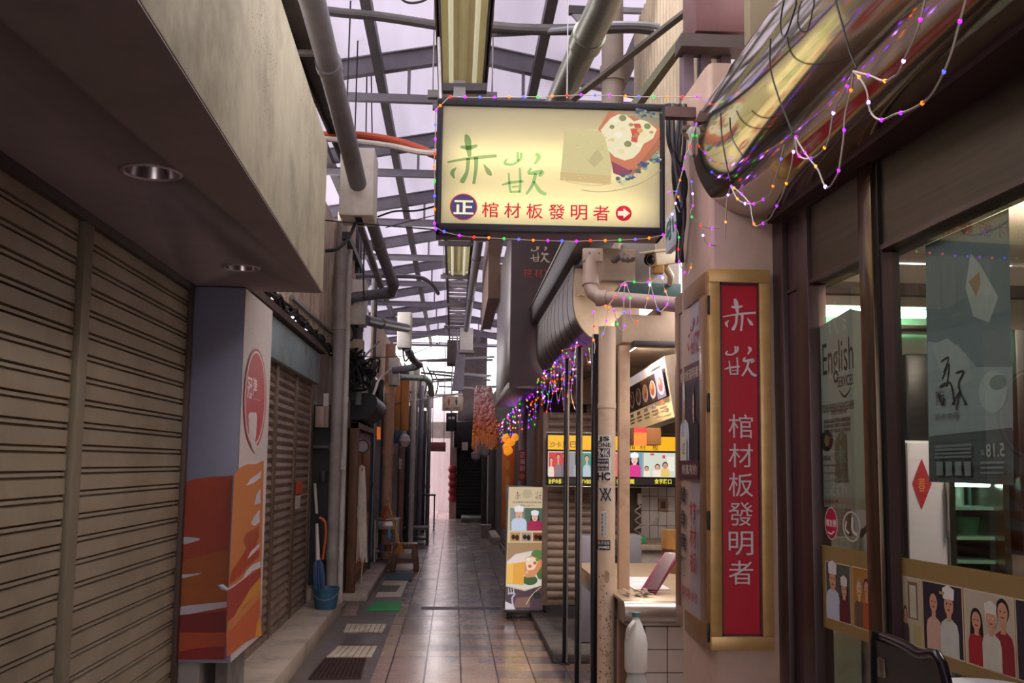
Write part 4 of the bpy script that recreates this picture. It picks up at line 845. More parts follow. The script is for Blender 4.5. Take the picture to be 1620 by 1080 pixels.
pipe('cross_pipe', 'pale conduit crossing the alley above the WC sign', [PY(640, 626, 24.6), PY(732, 624, 24.6)], .025, PVCL, (), 8)
b = MB()
for k in range(9): 
    Y = 23+k*.9; z = 4.0+.1*math.sin(k*2); b.bar((-.9+.2*(k % 3), Y, z), (.9, Y+.2, z+.15*math.cos(k)), .05, .05, (STEEL, DSTEEL)[k % 2])
b.build('pipe_rack', label='jumble of grey cross pipes overhead at the far end of the alley', cat='rack')
t = thing('hanging_unit', 'dark hanging unit with two small white lamps below the WC sign', 'unit', PY(713, 680, 24.2)); F1 = faceY(24.2); MB().tube([Vector((PY(714, 650, 24.3).x, 24.3, 5.1)), PY(714, 655, 24.3)], .02, STEEL, 6).build('hanger', t); MB().pbox(F1, 706, 653, 722, 682, -.2, 0, BLK, .01).build('body', t)
for x in (711.5, 717): MB().lathe([(0, 0), (.035, 0), (.03, .02), (0, .025)], PY(x, 661, 24), WHT, 12, (0, -1, 0)).build('lamp', t)

# alley end
PALE = mat('pale_end_wall', '#b3a5a8', .7, var=.1, scale=2, stretch=(2, 2, .4), grime='#8f7f80', gscale=2)
MB().box(-3.2, -.02, 34.0, 34.1, 2.5, 3.05, DARKW).build('wall_back_upper', kind='structure')
MB().box(-3.2, -.02, 35.2, 35.4, 0, 4.2, PALE).build('wall_back_pale', kind='structure')
MB().box(-.12, .09, 30.4, 35.2, 0, 3.2, mat('pinkish_pillar', '#b8a2a0', .7, var=.1)).build('wall_back_pillar', kind='structure')
MB().box(.09, .98, 31.0, 31.2, 0, 6, DARKW).build('wall_back', kind='structure')
b = MB()
for k in range(5): b.lathe([(0, -.12), (.1, -.1), (.14, 0), (.1, .1), (0, .12)], PY(715.5, 742+k*11.5, 30.3), mat('red_lantern', '#a8323c', .5), 12)
b.build('red_lanterns', label='column of small red lanterns on the pillar at the alley end', cat='lanterns')
t = shutter('roller_shutter', faceY(30.6), PY(723, 800, 30.6).x-PY(718, 733, 30.6).x, PY(763, 800, 30.6).x-PY(718, 733, 30.6).x, -(PY(742, 708, 30.6).z-PY(718, 733, 30.6).z), PY(718, 733, 30.6).z-.02, 'black closed shutter blocking the right half of the alley end', .1, mat('black_slats', '#1f1b1f', .5, .2, .2), 'flat', railm=BLK)
b = MB(); b.pbox(faceY(29.9), 718, 666, 766, 708, -.6, 0, BLK, .03); b.build('dark_awning', label='black awning box above the closed shutter at the alley end', cat='awning')
MB().pbox(faceY(29.85), 731, 699, 740, 712, -.03, .02, mat('pale_plate', '#c9bfae', .5)).build('small_plate', label='small pale square plate on the black awning at the alley end', cat='sign')
slab('stone_slab', 'low stone doorstep before the black shutter at the alley end', 'step', [(729, 826), (763, 826), (762, 820), (730, 820)], 0, .12, CONCD)
# ================================================================== hanging light-box sign
GLOWB = translucent('lightbox_acrylic', '#f8f4de', .3, .03)
SY = 4.55
FSg = Face(PY(693, 160, SY), (1, -.02, 0), (0, 0, -1))
a0 = FSg.uv(692, 157); a1 = FSg.uv(1052, 372)
u0, v0, u1, v1 = a0[0], a0[1], a1[0], a1[1]
DEP = .17
t = thing('light_box_sign', 'large glowing cream light-box shop sign hung across the alley with food picture', 'sign', FSg.P((u0+u1)/2, v1, -DEP/2))
FRM = mat('sign_frame_black', '#252227', .4, .3, .15)
b = MB()
for q in ((u0, u1, v0-.005, v0+.03), (u0, u1, v1-.035, v1), (u0, u0+.028, v0, v1), (u1-.024, u1, v0, v1)): b.fbox(FSg, *q, -.04, .008, FRM, .006)
b.build('front_frame', t)
b = MB()
for q in ((u0+.004, u1-.004, v0, v0+.012), (u0+.004, u1-.004, v1-.012, v1), (u0+.004, u0+.016, v0, v1), (u1-.016, u1-.004, v0, v1)): b.fbox(FSg, *q, -DEP, -.03, mat('sign_casing', '#5b4d55', .35, .5, .15))
b.fbox(FSg, u0+.004, u1-.004, v0, v1, -DEP-.01, -DEP, mat('sign_casing', '#5b4d55'))
b.build('casing', t)
MB().fbox(FSg, u0+.02, u1-.02, v0+.02, v1-.03, -.006, -.002, GLOWB).build('acrylic_face', t, label='glowing cream face')
TUBEL = emit('lit_tube', '#fff4cc', 16)
for k, vv in enumerate((.42, .80)): 
    vq = v0+(v1-v0)*vv; MB().tube([FSg.P(u0+.07, vq, -.095), FSg.P(u1-.07, vq, -.095)], .014, TUBEL, 10).build('inner_tube', t)
GR = film('#8fae9c'); GR2 = film('#98c4ac'); MG = film('#b82a58'); NAVY = film('#3d2a66')
A = Art(FSg, .0005, .0003)
A.brush('chi', 709, 212, 785, 292, GR); A.brush('kan', 793, 239, 864, 310, GR2)
A.ell(733.5, 327.5, 21.5, 21.5, film('#d84a80'), 40); A.ell(733.5, 327.5, 20, 20, lit('#3f2c66', .8), 40)
A.build('brush_lettering', t)
A = Art(FSg, .0085, .0003); W2 = mat('white_mark', '#fff6d8', .5, 0, .02)
A.text('正', 718, 317, 749, 340, lit('#f4eccb', .9), .025); A.build('round_badge_mark', t)
A = Art(FSg, .0009, .0003)
for i, ch in enumerate('棺材板發明者'): A.text(ch, 762.5+i*35.1, 319.5+i*1.1, 788.5+i*35.1, 344+i*1.1, MG, .009)
A.ell(986.5, 337.5, 12.6, 12.4, MG, 36); A.build('red_lettering', t)
A = Art(FSg, .0085, .0003); A.poly([(977, 334.5), (986, 334.5), (986, 330), (996, 338), (986, 346), (986, 341.5), (977, 341.5)], lit('#f4eccb', .9)); A.build('arrow_mark', t)
A = Art(FSg, .0006, .0003)     # picture of stuffed toast
LC = lambda h: lit(h, .82)
A.poly([(893, 208), (973, 204), (966, 290), (886, 285)], LC('#d8c98e')); A.poly([(886, 272), (967, 278), (965, 292), (887, 285)], LC('#d8b97c'))
A.poly([(930, 255), (945, 235), (955, 250), (940, 265)], LC('#c6b582'))
A.poly([(963, 177), (1000, 184), (1045, 203), (1045, 214), (1001, 279), (967, 259), (960, 215), (946, 206)], LC('#cf7650'))
A.poly([(966, 187), (978, 181), (990, 182), (1003, 192), (1014, 189), (1025, 193), (1039, 205), (1033, 219), (1018, 228), (1012, 240), (1002, 250), (988, 254), (972, 248), (962, 238), (957, 218), (950, 206)], LC('#f2e6bc'))
A.poly([(967, 255), (1000, 272), (990, 281), (970, 274)], LC('#8f3a52')); A.poly([(1000, 270), (1020, 248), (1043, 218), (1045, 232), (1020, 262), (1003, 281)], LC('#b06a48'))
for cx, cy, r_ in ((985, 187, 6), (1024, 200, 5.5), (993, 228, 6), (968, 201, 4)): A.ell(cx, cy, r_, r_*.85, LC('#8f8c58'), 16)
for p in ([(997, 204), (1010, 203), (1012, 214), (1000, 216)], [(999, 216), (1009, 217), (1008, 226), (998, 224)], [(1002, 196), (1012, 196), (1015, 203), (1004, 203)]): A.poly(p, LC('#d0523c'))
for cx, cy, rx, ry, c_ in ((1012, 207, 5, 4, '#e0a45c'), (1006, 215, 4, 4, '#c77a4a'), (978, 214, 7, 5, '#f8f0d4'), (1018, 214, 6, 4, '#f3dfae'), (983, 240, 5, 4, '#efd9a0'), (972, 192, 5, 3, '#f8f0d4'), (998, 198, 4, 3, '#b98a52'), (985, 205, 4, 3, '#f0dca8'), (1010, 230, 5, 3.5, '#f7ecc8'), (968, 222, 4, 3, '#e9c890'), (1030, 210, 3.5, 2.5, '#d9985c')): A.ell(cx, cy, rx, ry, LC(c_), 12)
for k in range(30): A.ell(random.uniform(890, 962), random.uniform(212, 284), random.uniform(.8, 2), random.uniform(.6, 1.4), LC(random.choice(('#cdbb80', '#e2d6a4', '#c9b27c'))), 6)
random.seed(2)
for k in range(46):
    tt = random.random(); x = 976+tt*66; y = 290-tt*42-random.random()*14+8; r_ = random.uniform(2, 5); A.ell(x, y, r_, r_*random.uniform(.5, 1), LC(random.choice(('#3f4a80', '#343f74', '#4f6068', '#8aa07a', '#c9cfa0'))), 7)
for k in range(26): x = random.uniform(1002, 1044); y = 178+(x-1000)*.12+random.uniform(-3, 9); A.ell(x, y, random.uniform(1.5, 4), 1.8, LC(random.choice(('#4f6068', '#3f4a80', '#8aa07a'))), 7)
A.line([(918, 304), (950, 307), (990, 301), (1020, 289), (1043, 273)], 1.1, LC('#a89c70'))
A.line([(890, 284), (900, 292), (940, 297), (966, 293)], 1.5, LC('#d9cf9c'))
A.build('toast_picture', t)
# support pipe and brackets
SUPM = mat('rusty_square_tube', '#6b5552', .5, .4, .25, 8)
b = MB(); b.bar(FSg.px(690, 158, -.08), FSg.px(1135, 172, -.08), .05, .05, SUPM); b.build('sign_beam', label='rusty square tube carrying the light-box sign from the right wall', cat='beam')
b = MB(); b.bar(PY(727, 130, 5.2), PY(727, 158, SY+.08), .06, .02, DSTEEL); b.bar(PY(770, 140, 5.0), PY(700, 140, 5.0), .05, .04, DSTEEL); b.build('sign_bracket', label='dark bracket between the nearest lamp tray and the light-box sign', cat='bracket')
b = MB(); b.tube([PY(694, 60, 5.4), PY(697, 158, 4.7)], .008, STEEL, 6); b.build('sign_hanger', label='thin steel rod holding the left end of the light-box sign', cat='rod')
b = MB(); b.box(PY(690, 375, 4.7).x, PY(775, 376, 4.7).x, 4.64, 4.7, PY(690, 379, 4.7).z, PY(690, 374, 4.7).z, SUPM); b.build('sign_foot_bar', label='short rusty bar under the left end of the light-box sign', cat='bar')

# ================================================================== column with red sign and side case
COLM = mat('pinkish_column', '#c6a795', .45, 0, .06, 3, grime='#8d7364', gscale=2, gamt=.35)
poly = [(1.425, 4.36), (1.16, 4.36), (1.15, 4.366), (1.14, 4.38), (1.135, 4.41), (1.132, 4.46), (1.122, 4.86), (1.425, 4.86)]
MB().prism([(x, y, 0) for x, y in poly], (0, 0, 3.5), COLM).build('column_right', kind='structure', label='beige column with rounded left edge')
CY_ = 4.325
FC = faceY(CY_)
t = thing('red_sign_case', 'tall red sign with white lettering in a gold frame on the right column', 'sign', PY(1174, 1028, CY_))
a = FC.uv(1120, 425); e = FC.uv(1224, 1028); i0 = FC.uv(1138, 447); i1 = FC.uv(1206, 1006)
b = MB()
for q in ((a[0], e[0], a[1], i0[1]), (a[0], e[0], i1[1], e[1]), (a[0], i0[0], i0[1], i1[1]), (i1[0], e[0], i0[1], i1[1])): b.fbox(FC, *q, -.035, .014, GOLD, .004)
b.build('gold_frame', t)
MB().fbox(FC, i0[0], i1[0], i0[1], i1[1], -.03, -.006, mat('red_panel', '#c4142f', .38, 0, .05, 2)).build('red_panel', t)
b = MB()
for q in ((i0[0], i1[0], i0[1], i0[1]+.008), (i0[0], i1[0], i1[1]-.008, i1[1]), (i0[0], i0[0]+.008, i0[1], i1[1]), (i1[0]-.008, i1[0], i0[1], i1[1])): b.fbox(FC, *q, -.006, .005, mat('dark_red_bead', '#54202a', .4), 0)
b.build('inner_bead', t)
A = Art(Face(FC.P(0, 0, -.006), FC.U, FC.V), .001); WL = flat('#e6d6d6')
A.brush('chi', 1143, 472, 1196, 524, WL, 1.0); A.brush('kan', 1144, 546, 1196, 596, WL, 1.0)
for i, ch in enumerate('棺材板發明者'): A.text(ch, 1151.5, 655+i*46.2, 1190.5, 693+i*46.2, WL, .0)
A.build('white_lettering', t)
# side case, hinged on the left edge
FCs = Face((1.108, 4.315, 0), (-.02, -.58, 0), (0, 0, -1))
t = thing('poster_case', 'brown framed poster case on the side of the column facing the alley', 'case', FCs.px(1094, 1005))
a = FCs.uv(1068.5, 470); e = FCs.uv(1119.5, 1028); w0, w1 = a[0], e[0]; z0, z1 = FCs.uv(1119, 427)[1], FCs.uv(1119, 1026)[1]; fr = .1
b = MB(); CWD = mat('brown_case_frame', '#8a6240', .4, .15, .25, 4, stretch=(3, 3, .5)); f_ = (w1-w0)*.15
for q in ((w0, w1, z0, z0+.1), (w0, w1, z1-.1, z1), (w0, w0+f_, z0+.1, z1-.1), (w1-f_*1.2, w1, z0+.1, z1-.1)): b.fbox(FCs, *q, -.024, .003, CWD, .002)
b.build('case_frame', t)
j0, j1, k0, k1 = w0+f_, w1-f_*1.2, z0+.1, z1-.1
MB().fbox(FCs, j0, j1, k0, k1, -.024, -.004, flat('#aaa0a6')).build('poster_board', t)
FP = Face(FCs.P(0, 0, -.004), FCs.U, FCs.V)
class UV:
    def __init__(s, F, u0, u1, v0, v1): s.F = F; s.a = (u0, u1, v0, v1)
    def uv(s, x, y): u0, u1, v0, v1 = s.a; return (u0+(u1-u0)*x/100, v0+(v1-v0)*y/100)
    def P(s, u, v, d=0.): return s.F.P(u, v, d)
    def px(s, x, y, d=0.): return s.F.P(*s.uv(x, y), d)
A = Art(UV(FP, j0, j1, k0, k1), .001, .0003); MRN = flat('#52202f')
A.brush('chi', 8, 4, 52, 17, flat('#9c2a3c')); A.brush('kan', 52, 4.5, 98, 17, flat('#9c2a3c')); A.rect(0, 19.5, 100, 26, MRN); A.text('棺材板發明者', 6, 21, 96, 24.6, flat('#cbb9a6'), .01)
A.rect(0, 26, 100, 51, flat('#30232e'))
A.person(28, 27, 51, 46, flat('#c9cfd8'), flat('#b98a78'), flat('#d8d0cc'), flat('#e2dcda')); A.person(76, 28, 51, 44, flat('#1f171d'), flat('#d8a894'), flat('#1d1519'), None, True)
A.rect(14, 43, 44, 51, flat('#e5dac8')); A.text('紅', 22, 45, 36, 49, flat('#5a1f2c')); A.rect(0, 51, 100, 57, MRN); A.text('美鳳有約', 20, 52.2, 92, 55.6, flat('#cbb9a6'), .01)
A.text('鱔魚意麵', 12, 59.5, 40, 89, flat('#2a2430'), .02, vertical=True); A.text('棺材板', 60, 64, 92, 86.5, flat('#a83040'), .015, vertical=True); A.text('康樂市場180號', 6, 92, 96, 95.5, flat('#a83040'), .01)
A.build('poster_print', t)
for y in (468, 622, 808, 985): MB().pbox(FC, 1117.5, y, 1121.5, y+30, .01, .022, BLK, .003).build('hinge', t)

# ================================================================== near stainless awning, soffit, header
prof = [(1.44, 2.775), (1.30, 2.785), (1.17, 2.85), (1.09, 2.97), (1.065, 3.12), (1.10, 3.27), (1.20, 3.38), (1.34, 3.44), (1.5, 3.46)]
t = thing('barrel_awning', 'mirror-polished stainless barrel awning over the shop window at upper right', 'awning', (1.2, 2.5, 2.77))
P2 = smooth_path2(prof)
MB().sheet([Vector((x, .2, z)) for x, z in P2], (0, 4.17, 0), CHROME, .006).build('curved_cover', t)
MB().prism([(x, 4.355, z) for x, z in P2]+[(1.5, 4.355, 2.775)], (0, .012, 0), mat('awning_cap', '#8d7b6c', .4, .5, .1)).build('end_cap', t)
b = MB(); b.tube([Vector((x, 1.9, z)) for x, z in P2], .004, DSTEEL, 5); b.tube([Vector((x, 3.1, z)) for x, z in P2], .004, DSTEEL, 5); b.build('joint_seam', t)
SOFB = mat('bronze_soffit', '#4d3d35', .45, .4, .15, 3, stretch=(1, .2, 1))
MB().box(1.40, 1.8, .2, 4.36, 2.752, 2.774, SOFB).build('trim_soffit', kind='structure')
# window plane
WD_ = ray(635, 752).normalized()
Op = PX(1290, 700, 1.47)
FW = Face(Op, -WD_, (0, 0, -1))
HDR = mat('brown_brushed_header', '#443729', .5, .35, .3, 6, stretch=(1, .3, 8), grime='#2e231d', gscale=2, gamt=.6)
BRN = mat('dark_bronze_frame', '#4a393a', .35, .5, .2, 4, stretch=(1, 1, .3)); BRD = mat('purple_brown_frame', '#4a2f38', .45, .3, .2, 4, stretch=(1, 1, .3))
def vz(z): return FW.uv(1290, 700)[1]-(z-Op.z)
vt = FW.uv(1290, 446)[1]; vbot = vz(.06); vtop = vz(2.77)
um0, um1 = FW.uv(1376, 600)[0], FW.uv(1398, 600)[0]; uj = FW.uv(1290, 700)[0]; uend = uj+3.2
b = MB(); b.fbox(FW, uj-.35, uend, vtop, vt, -.10, .0, HDR); b.build('trim_window_header', kind='structure')
b = MB(); b.fbox(FW, uj-.35, uend, vt-.018, vt, .0, .012, BRN); b.fbox(FW, uj-.35, uend, vtop, vtop+.03, .0, .02, BRN); b.build('trim_header_bead', kind='structure')
t = thing('window_1', None, None, FW.P(uj, vbot)); t['kind'] = 'structure'; t['label'] = 'floor-length glazed shopfront on the right'
b = MB(); b.fbox(FW, uj-.12, uj, vtop, vbot, -.06, .02, BRN, .004); b.fbox(FW, uj-.24, uj-.125, vtop, vbot, -.08, .005, BRD, .004); b.fbox(FW, uj-.36, uj-.245, vtop, vbot, -.08, .03, BRN, .004); b.build('window_frame', t)
b = MB(); b.fbox(FW, um0, um1, FW.uv(1376, 210)[1], vbot, -.05, .03, mat('bronze_mullion', '#5a4a3c', .22, .8, .12, 4, stretch=(1, 1, .3)), .004)
b.fbox(FW, um1, um1+.022, FW.uv(1376, 215)[1], vbot, -.06, .015, BLK); b.fbox(FW, um1+.022, um1+.03, vt, vbot, -.04, .01, BRN); b.build('mullion', t)
b = MB(); b.fbox(FW, uj, uend, vbot, vbot+.06, -.06, .02, BRN); b.build('bottom_rail', t)
GL = glass()
b = MB(); b.fbox(FW, uj, um0, vt, vbot, -.026, -.02, GL); b.build('pane', t); b = MB(); b.fbox(FW, um1+.03, uend, vt, vbot, -.036, -.03, GL); b.build('pane', t)
b = MB(); b.fbox(FW, uend, uend+.3, vtop, vbot, -.1, .03, BRN); b.build('end_post', t)
# photo strip on the glass
GOLDP = flat('#8f7446', .5)
SKINC, HAIRC = flat('#c99478'), flat('#241a1c')
def strip(label, x0, x1, d, shots, edge=False):
    uu0 = FW.uv(x0, 900)[0]; uu1 = FW.uv(x1, 900)[0]; q0, q1 = FW.uv(1340, 869)[1], FW.uv(1340, 1007)[1]
    t = thing('photo_strip', label, 'poster', FW.P(uu0, q1, d), 'gold photo strips')
    MB().fbox(FW, uu0, uu1, q0, q1, d-.001, d+.0006, GOLDP).build('gold_band', t)
    for (a, c, bgc, ppl, lb) in shots:
        ua, uc = FW.uv(a, 930)[0], FW.uv(c, 930)[0]; e = (q1-q0)
        V = UV(FW, ua, uc, q0+e*.2, q0+e*.86); A = Art(V, d+.0008, .00008)
        A.rect(-2.5, -2, 102.5, 102, flat('#cbb79c')); A.rect(0, 0, 100, 100, flat(bgc))
        for p in ppl: 
            if p[0] == 'r': A.rect(*p[1:5], flat(p[5]))
            else: A.person(p[0], p[1], 100, p[2], flat(p[3]), flat(p[5]) if len(p) > 5 and p[5] else SKINC, HAIRC if len(p) < 8 or not p[7] else flat(p[7]), flat(p[4]) if p[4] else None, bool(len(p) > 6 and p[6]))
        A.build('photo_print', t, label=lb)
strip('gold-edged photo strip on the glass left of the mullion', 1293, 1375, -.018, [
    (1301, 1338, '#4a5248', [(28, 6, 56, '#b9c0cf', '#d8d3d4'), (76, 26, 42, '#5a1f28', '#cfc8c4', None, True)], 'photo of a cook in white and a woman in dark red'),
    (1342, 1379, '#a5762e', [(28, 18, 42, '#5d5140', None, '#d0a07a', False, '#8a8078'), (60, 16, 36, '#a84f2a', None), (88, 34, 36, '#5a2420', None)], 'amber photo of three people')])
strip('long gold-edged photo strip on the glass right of the mullion', 1414, 1640, -.0285, [
    (1417, 1444, '#b0a58c', [('r', 25, 5, 80, 62, '#7d5a44'), ('r', 35, 10, 72, 60, '#b9b49a'), (8, 45, 40, '#4a3a38', None), ('r', 55, 70, 100, 100, '#a89a6a')], 'photo of a doorway with a person at its edge'),
    (1447, 1507, '#262234', [(28, 12, 40, '#c9a08c', None), (68, 8, 46, '#c3c4bb', '#e3dedb'), ('r', 45, 10, 58, 14, '#b59a62')], 'photo of two men, one in a white cook coat'),
    (1512, 1586, '#b8ac98', [(24, 24, 38, '#a81f2e', None, None, True), (80, 4, 40, '#8f1f2c', None), (56, 16, 40, '#c9c3b4', '#d8d2c4', None, False, '#cfc6b8')], 'photo of three people, two wearing red'),
    (1591, 1660, '#252432', [(46, 12, 52, '#c8bcb8', '#ded8d6'), (85, 30, 40, '#8f2432', None)], 'photo of a cook in a tall white hat')])
# English poster, stickers
t = thing('english_poster', 'greyish paper poster reading English Services inside the left pane', 'poster', FW.px(1320, 805, -.03))
V = Face(FW.P(0, 0, -.03), FW.U, FW.V)
PA = flat('#aaa098', .7); PA2 = flat('#2a2624', .6)
A = Art(V, 0, .0002); A.poly([(1288, 522), (1345, 488), (1362, 492), (1370, 700), (1370, 807), (1291, 800)], PA)
A.poly([(1291, 783), (1371, 789), (1371, 807), (1291, 800)], flat('#a08f80')); A.text('English', 1301, 545, 1351, 600, PA2, .0); A.text('SERVICES', 1325, 596, 1350, 608, PA2, .01)
A.stroke(lambda x, y, l: V.P(x, y, l), [(*V.uv(1328, 617), .004), (*V.uv(1337, 627), .01), (*V.uv(1347, 612), .003)], PA2)
A.text('YOUR FRIENDLY SERVICE HERE', 1301, 641, 1352, 646, PA2); A.text('ENJOY TAINAN', 1316, 650, 1340, 655, PA2)
for y in (664, 672, 680): A.rect(1304, y, 1346, y+1.2, flat('#6a605a'))
A.ell(1309, 697, 10, 16, PA2); A.ell(1309, 697, 4, 9, flat('#8f6f4a')); A.text('英語', 1303, 720, 1316, 728, PA2); A.poly([(1322, 700), (1332, 676), (1340, 690), (1342, 760), (1322, 765)], flat('#6b6a58'))
for x, y, w_ in ((1300, 735, 40), (1300, 747, 34), (1300, 760, 44), (1300, 772, 38)): A.rect(x, y, x+w_, y+1.5, flat('#6a605a'))
A.text('英語友善', 1305, 789, 1328, 796, PA2); A.build('poster_print', t)
MB().pbox(V, 1290, 524, 1365, 800, -.002, -.0006, PA).build('poster_paper', t)
t = thing('round_sticker', 'crimson oval sticker with white writing and smile low on the left pane', 'sticker', FW.px(1308, 855)); A = Art(FW, -.0185, .0002)
A.ell(1308, 828, 10.5, 27, flat('#d0c0c0')); A.ell(1308, 828, 9.5, 25.5, flat('#a8143a')); A.text('樣友善', 1300, 820, 1316, 834, flat('#e6d6d6'), .01); A.line([(1303, 841), (1308, 844), (1313, 840)], 1.0, flat('#e6d6d6')); A.build('sticker_print', t)
t = thing('round_sticker', 'pale grey see-through oval sticker beside the crimson one', 'sticker', FW.px(1340, 855)); A = Art(FW, -.0185, .0002)
A.ring(1340, 833, 14.5, 26, .12, flat('#b9b4a8')); A.line([(1332, 824), (1330, 836), (1336, 843)], 1.6, flat('#c9c6ba')); A.line([(1341, 818), (1341, 838), (1349, 846)], 2.2, flat('#d2cfc2')); A.build('sticker_print', t)
# big grey event poster inside the right pane (seen from behind)
V = Face(FW.P(0, 0, -.05), FW.U, FW.V)
t = thing('event_poster', 'big grey poster inside the right pane with reversed date 5.18', 'poster', V.px(1535, 760))
A = Art(V, 0, .0003); GP = flat('#75787c', .7); GP1 = flat('#9b9aa0', .7); GP2 = flat('#55575c', .7)
A.poly([(1464, 388), (1596, 330), (1604, 767), (1470, 760)], GP)
A.poly([(1468, 540), (1515, 545), (1545, 580), (1602, 580), (1603, 680), (1470, 690)], GP1); A.poly([(1470, 690), (1602, 676), (1604, 767), (1470, 762)], GP2)
A.poly([(1536, 400), (1552, 420), (1580, 470), (1565, 510), (1540, 500), (1528, 455)], flat('#b3aca8', .7)); A.poly([(1533, 445), (1550, 430), (1552, 448), (1545, 470)], flat('#a4765a', .7))
A.poly([(1475, 545), (1500, 535), (1530, 560), (1540, 600), (1500, 620)], flat('#aaa4a6', .7)); A.ell(1572, 620, 24, 30, flat('#b0aeb0', .7)); A.ell(1580, 605, 14, 10, flat('#7d857f', .7))
BKI = flat('#26242a', .7)
for pts in ([(1490, 572), (1502, 566), (1494, 590)], [(1492, 600), (1503, 575), (1499, 612)], [(1488, 612), (1505, 606), (1511, 640)], [(1514, 590), (1526, 588), (1518, 610), (1530, 640)], [(1508, 640), (1520, 620), (1514, 648)], [(1486, 622), (1492, 640), (1496, 630)]): A.line(pts, 2.2, BKI)
A.text('台灣料理', 1482, 618, 1496, 640, BKI, 0, True); A.text('康樂市場', 1481, 655, 1520, 662, flat('#6a6a70', .7), 0, True)
A.text('5.18', 1562, 702, 1592, 722, flat('#b9b4b0', .7), .01, True); A.text('SAT', 1554, 712, 1560, 720, flat('#b9b4b0', .7), 0, True)
for y in (704, 710, 716, 722): A.rect(1482, y, 1540, y+1.4, flat('#7d7e83', .7))
for k in range(4): A.rect(1484+k*15, 730, 1495+k*15, 752, flat('#85868c', .7))
for y in (730, 738, 746): A.rect(1555, y, 1592, y+3, flat('#85868c', .7))
A.build('poster_print', t); MB().pbox(V, 1466, 390, 1600, 762, -.003, -.001, GP).build('poster_paper', t)

# ================================================================== inside the window
t = thing('shop_lamp', 'warm ceiling batten lamp inside the shop behind the window', 'lamp', (2.6, 3.4, 2.5)); MB().box(2.56, 2.64, 2.7, 4.1, 2.5, 2.53, mat('white_plastic', '#d5cbc2'), .006).build('batten', t); MB().tube([(2.6, 3.4, 2.53), (2.6, 3.4, 2.78)], .01, STNLS, 6).build('drop_rod', t); MB().tube([(2.52, 2.75, 2.515), (2.52, 4.05, 2.515)], .018, emit('shop_tube', '#ffe2cf', 160), 10).build('tube', t)
INY = 5.14
FI = faceY(INY)
b = MB(); b.pbox(FI, 1290, 448, 1700, 476, 0, .07, mat('dark_bulkhead', '#4a4044', .6)); b.build('bulkhead', label='dark bulkhead high on the back wall of the shop', cat='shelf')
t = thing('tube_lamp', 'green-white fluorescent lamp under the bulkhead inside the shop', 'lamp', PY(1400, 500, 5.0))
MB().tube([PY(1290, 494, 5.0), PY(1463, 497, 5.0)], .022, emit('green_tube', '#9ff0bd', 22), 12).build('tube', t); MB().pbox(faceY(5.04), 1285, 484, 1468, 490, -.1, .07, WHT, .004).build('fitting', t)
b = MB(); b.pbox(faceY(5.1), 1300, 516, 1470, 530, 0, .14, STNLS, .01); b.build('wall_shelf', label='steel hood edge under the green lamp inside the shop', cat='shelf')
b = MB(); b.pbox(faceY(5.1), 1404, 565, 1475, 705, -.02, .2, mat('dark_appliance', '#2e2f31', .35, .3, .15), .02); b.build('dark_cabinet', label='dark wall cabinet seen through the right pane left of the grey poster', cat='cabinet')
b = MB(); b.pbox(faceY(5.1), 1345, 640, 1378, 700, -.02, .1, mat('grey_green_box', '#6d7a74', .5), .01); b.build('wall_unit', label='grey wall unit seen beside the English poster', cat='box')
t = thing('white_fridge', 'white fridge with red diamond paper inside the shop', 'fridge', PY(1470, 1000, 4.5))
Ff = faceY(4.45); FRW = mat('fridge_white', '#c8c4d2', .35, 0, .04)
a = Ff.uv(1432, 700); e = Ff.uv(1497, 700); zf = PY(1432, 696, 4.45).z
MB().box(PY(1432, 700, 4.45).x, PY(1496, 700, 4.45).x, 4.47, 5.1, .02, zf, FRW, .015).build('cabinet_body', t); b = MB(); b.box(PY(1433, 700, 4.45).x, PY(1497, 700, 4.45).x, 4.44, 4.47, .1, zf-.01, FRW, .008); b.build('door', t)
MB().pbox(Ff, 1492, 762, 1496, 850, .01, .05, STNLS, .004).build('handle', t)
t = thing('red_diamond_paper', 'red diamond-shaped lucky paper stuck on the white fridge', 'paper', Ff.px(1456, 800, .01)); A = Art(Ff, .012, .0006); A.poly([(1456, 725), (1472, 765), (1456, 806), (1441, 765)], flat('#a02a38')); A.text('春', 1450, 755, 1462, 778, flat('#c98a4a')); A.build('paper', t)
t = thing('glass_cabinet', 'glass-fronted display fridge with lit shelves on the right of the shop interior', 'cabinet', PY(1560, 1000, 4.4))
xa, xb = PY(1504, 760, 4.4).x, PY(1600, 760, 4.4).x; zt = PY(1504, 748, 4.4).z
b = MB(); b.box(xa, xb, 5.06, 5.1, .02, zt, mat('fridge_liner', '#7f8a88', .5)); b.box(xa, xa+.03, 4.42, 5.1, .02, zt, STNLS); b.box(xb-.03, xb, 4.42, 5.1, .02, zt, STNLS); b.box(xa, xb, 4.42, 5.1, zt-.03, zt, STNLS); b.box(xa, xb, 4.42, 5.1, .02, .3, STNLS); b.build('cabinet_body', t)
for y_ in (802, 848, 885): z_ = PY(1550, y_, 4.6).z; MB().box(xa+.03, xb-.03, 4.5, 5.06, z_-.01, z_+.006, mat('glass_shelf', '#9fb8ae', .15, 0, .05)).build('shelf', t)
MB().tube([(xa+.05, 4.5, zt-.05), (xb-.05, 4.5, zt-.05)], .012, emit('fridge_tube', '#cfeee0', 22), 8).build('inner_lamp', t)
MB().box(xa, xb, 4.415, 4.419, .3, zt, glass()).build('glass_door', t)
c = PY(1532, 846, 4.7); MB().lathe([(0, 0), (.05, 0), (.075, .09), (.07, .09), (.048, .008), (0, .008)], c, mat('green_bowl', '#6fae86', .35), 24).build('green_bowl', label='green bowl on the middle shelf of the display fridge', cat='bowl')
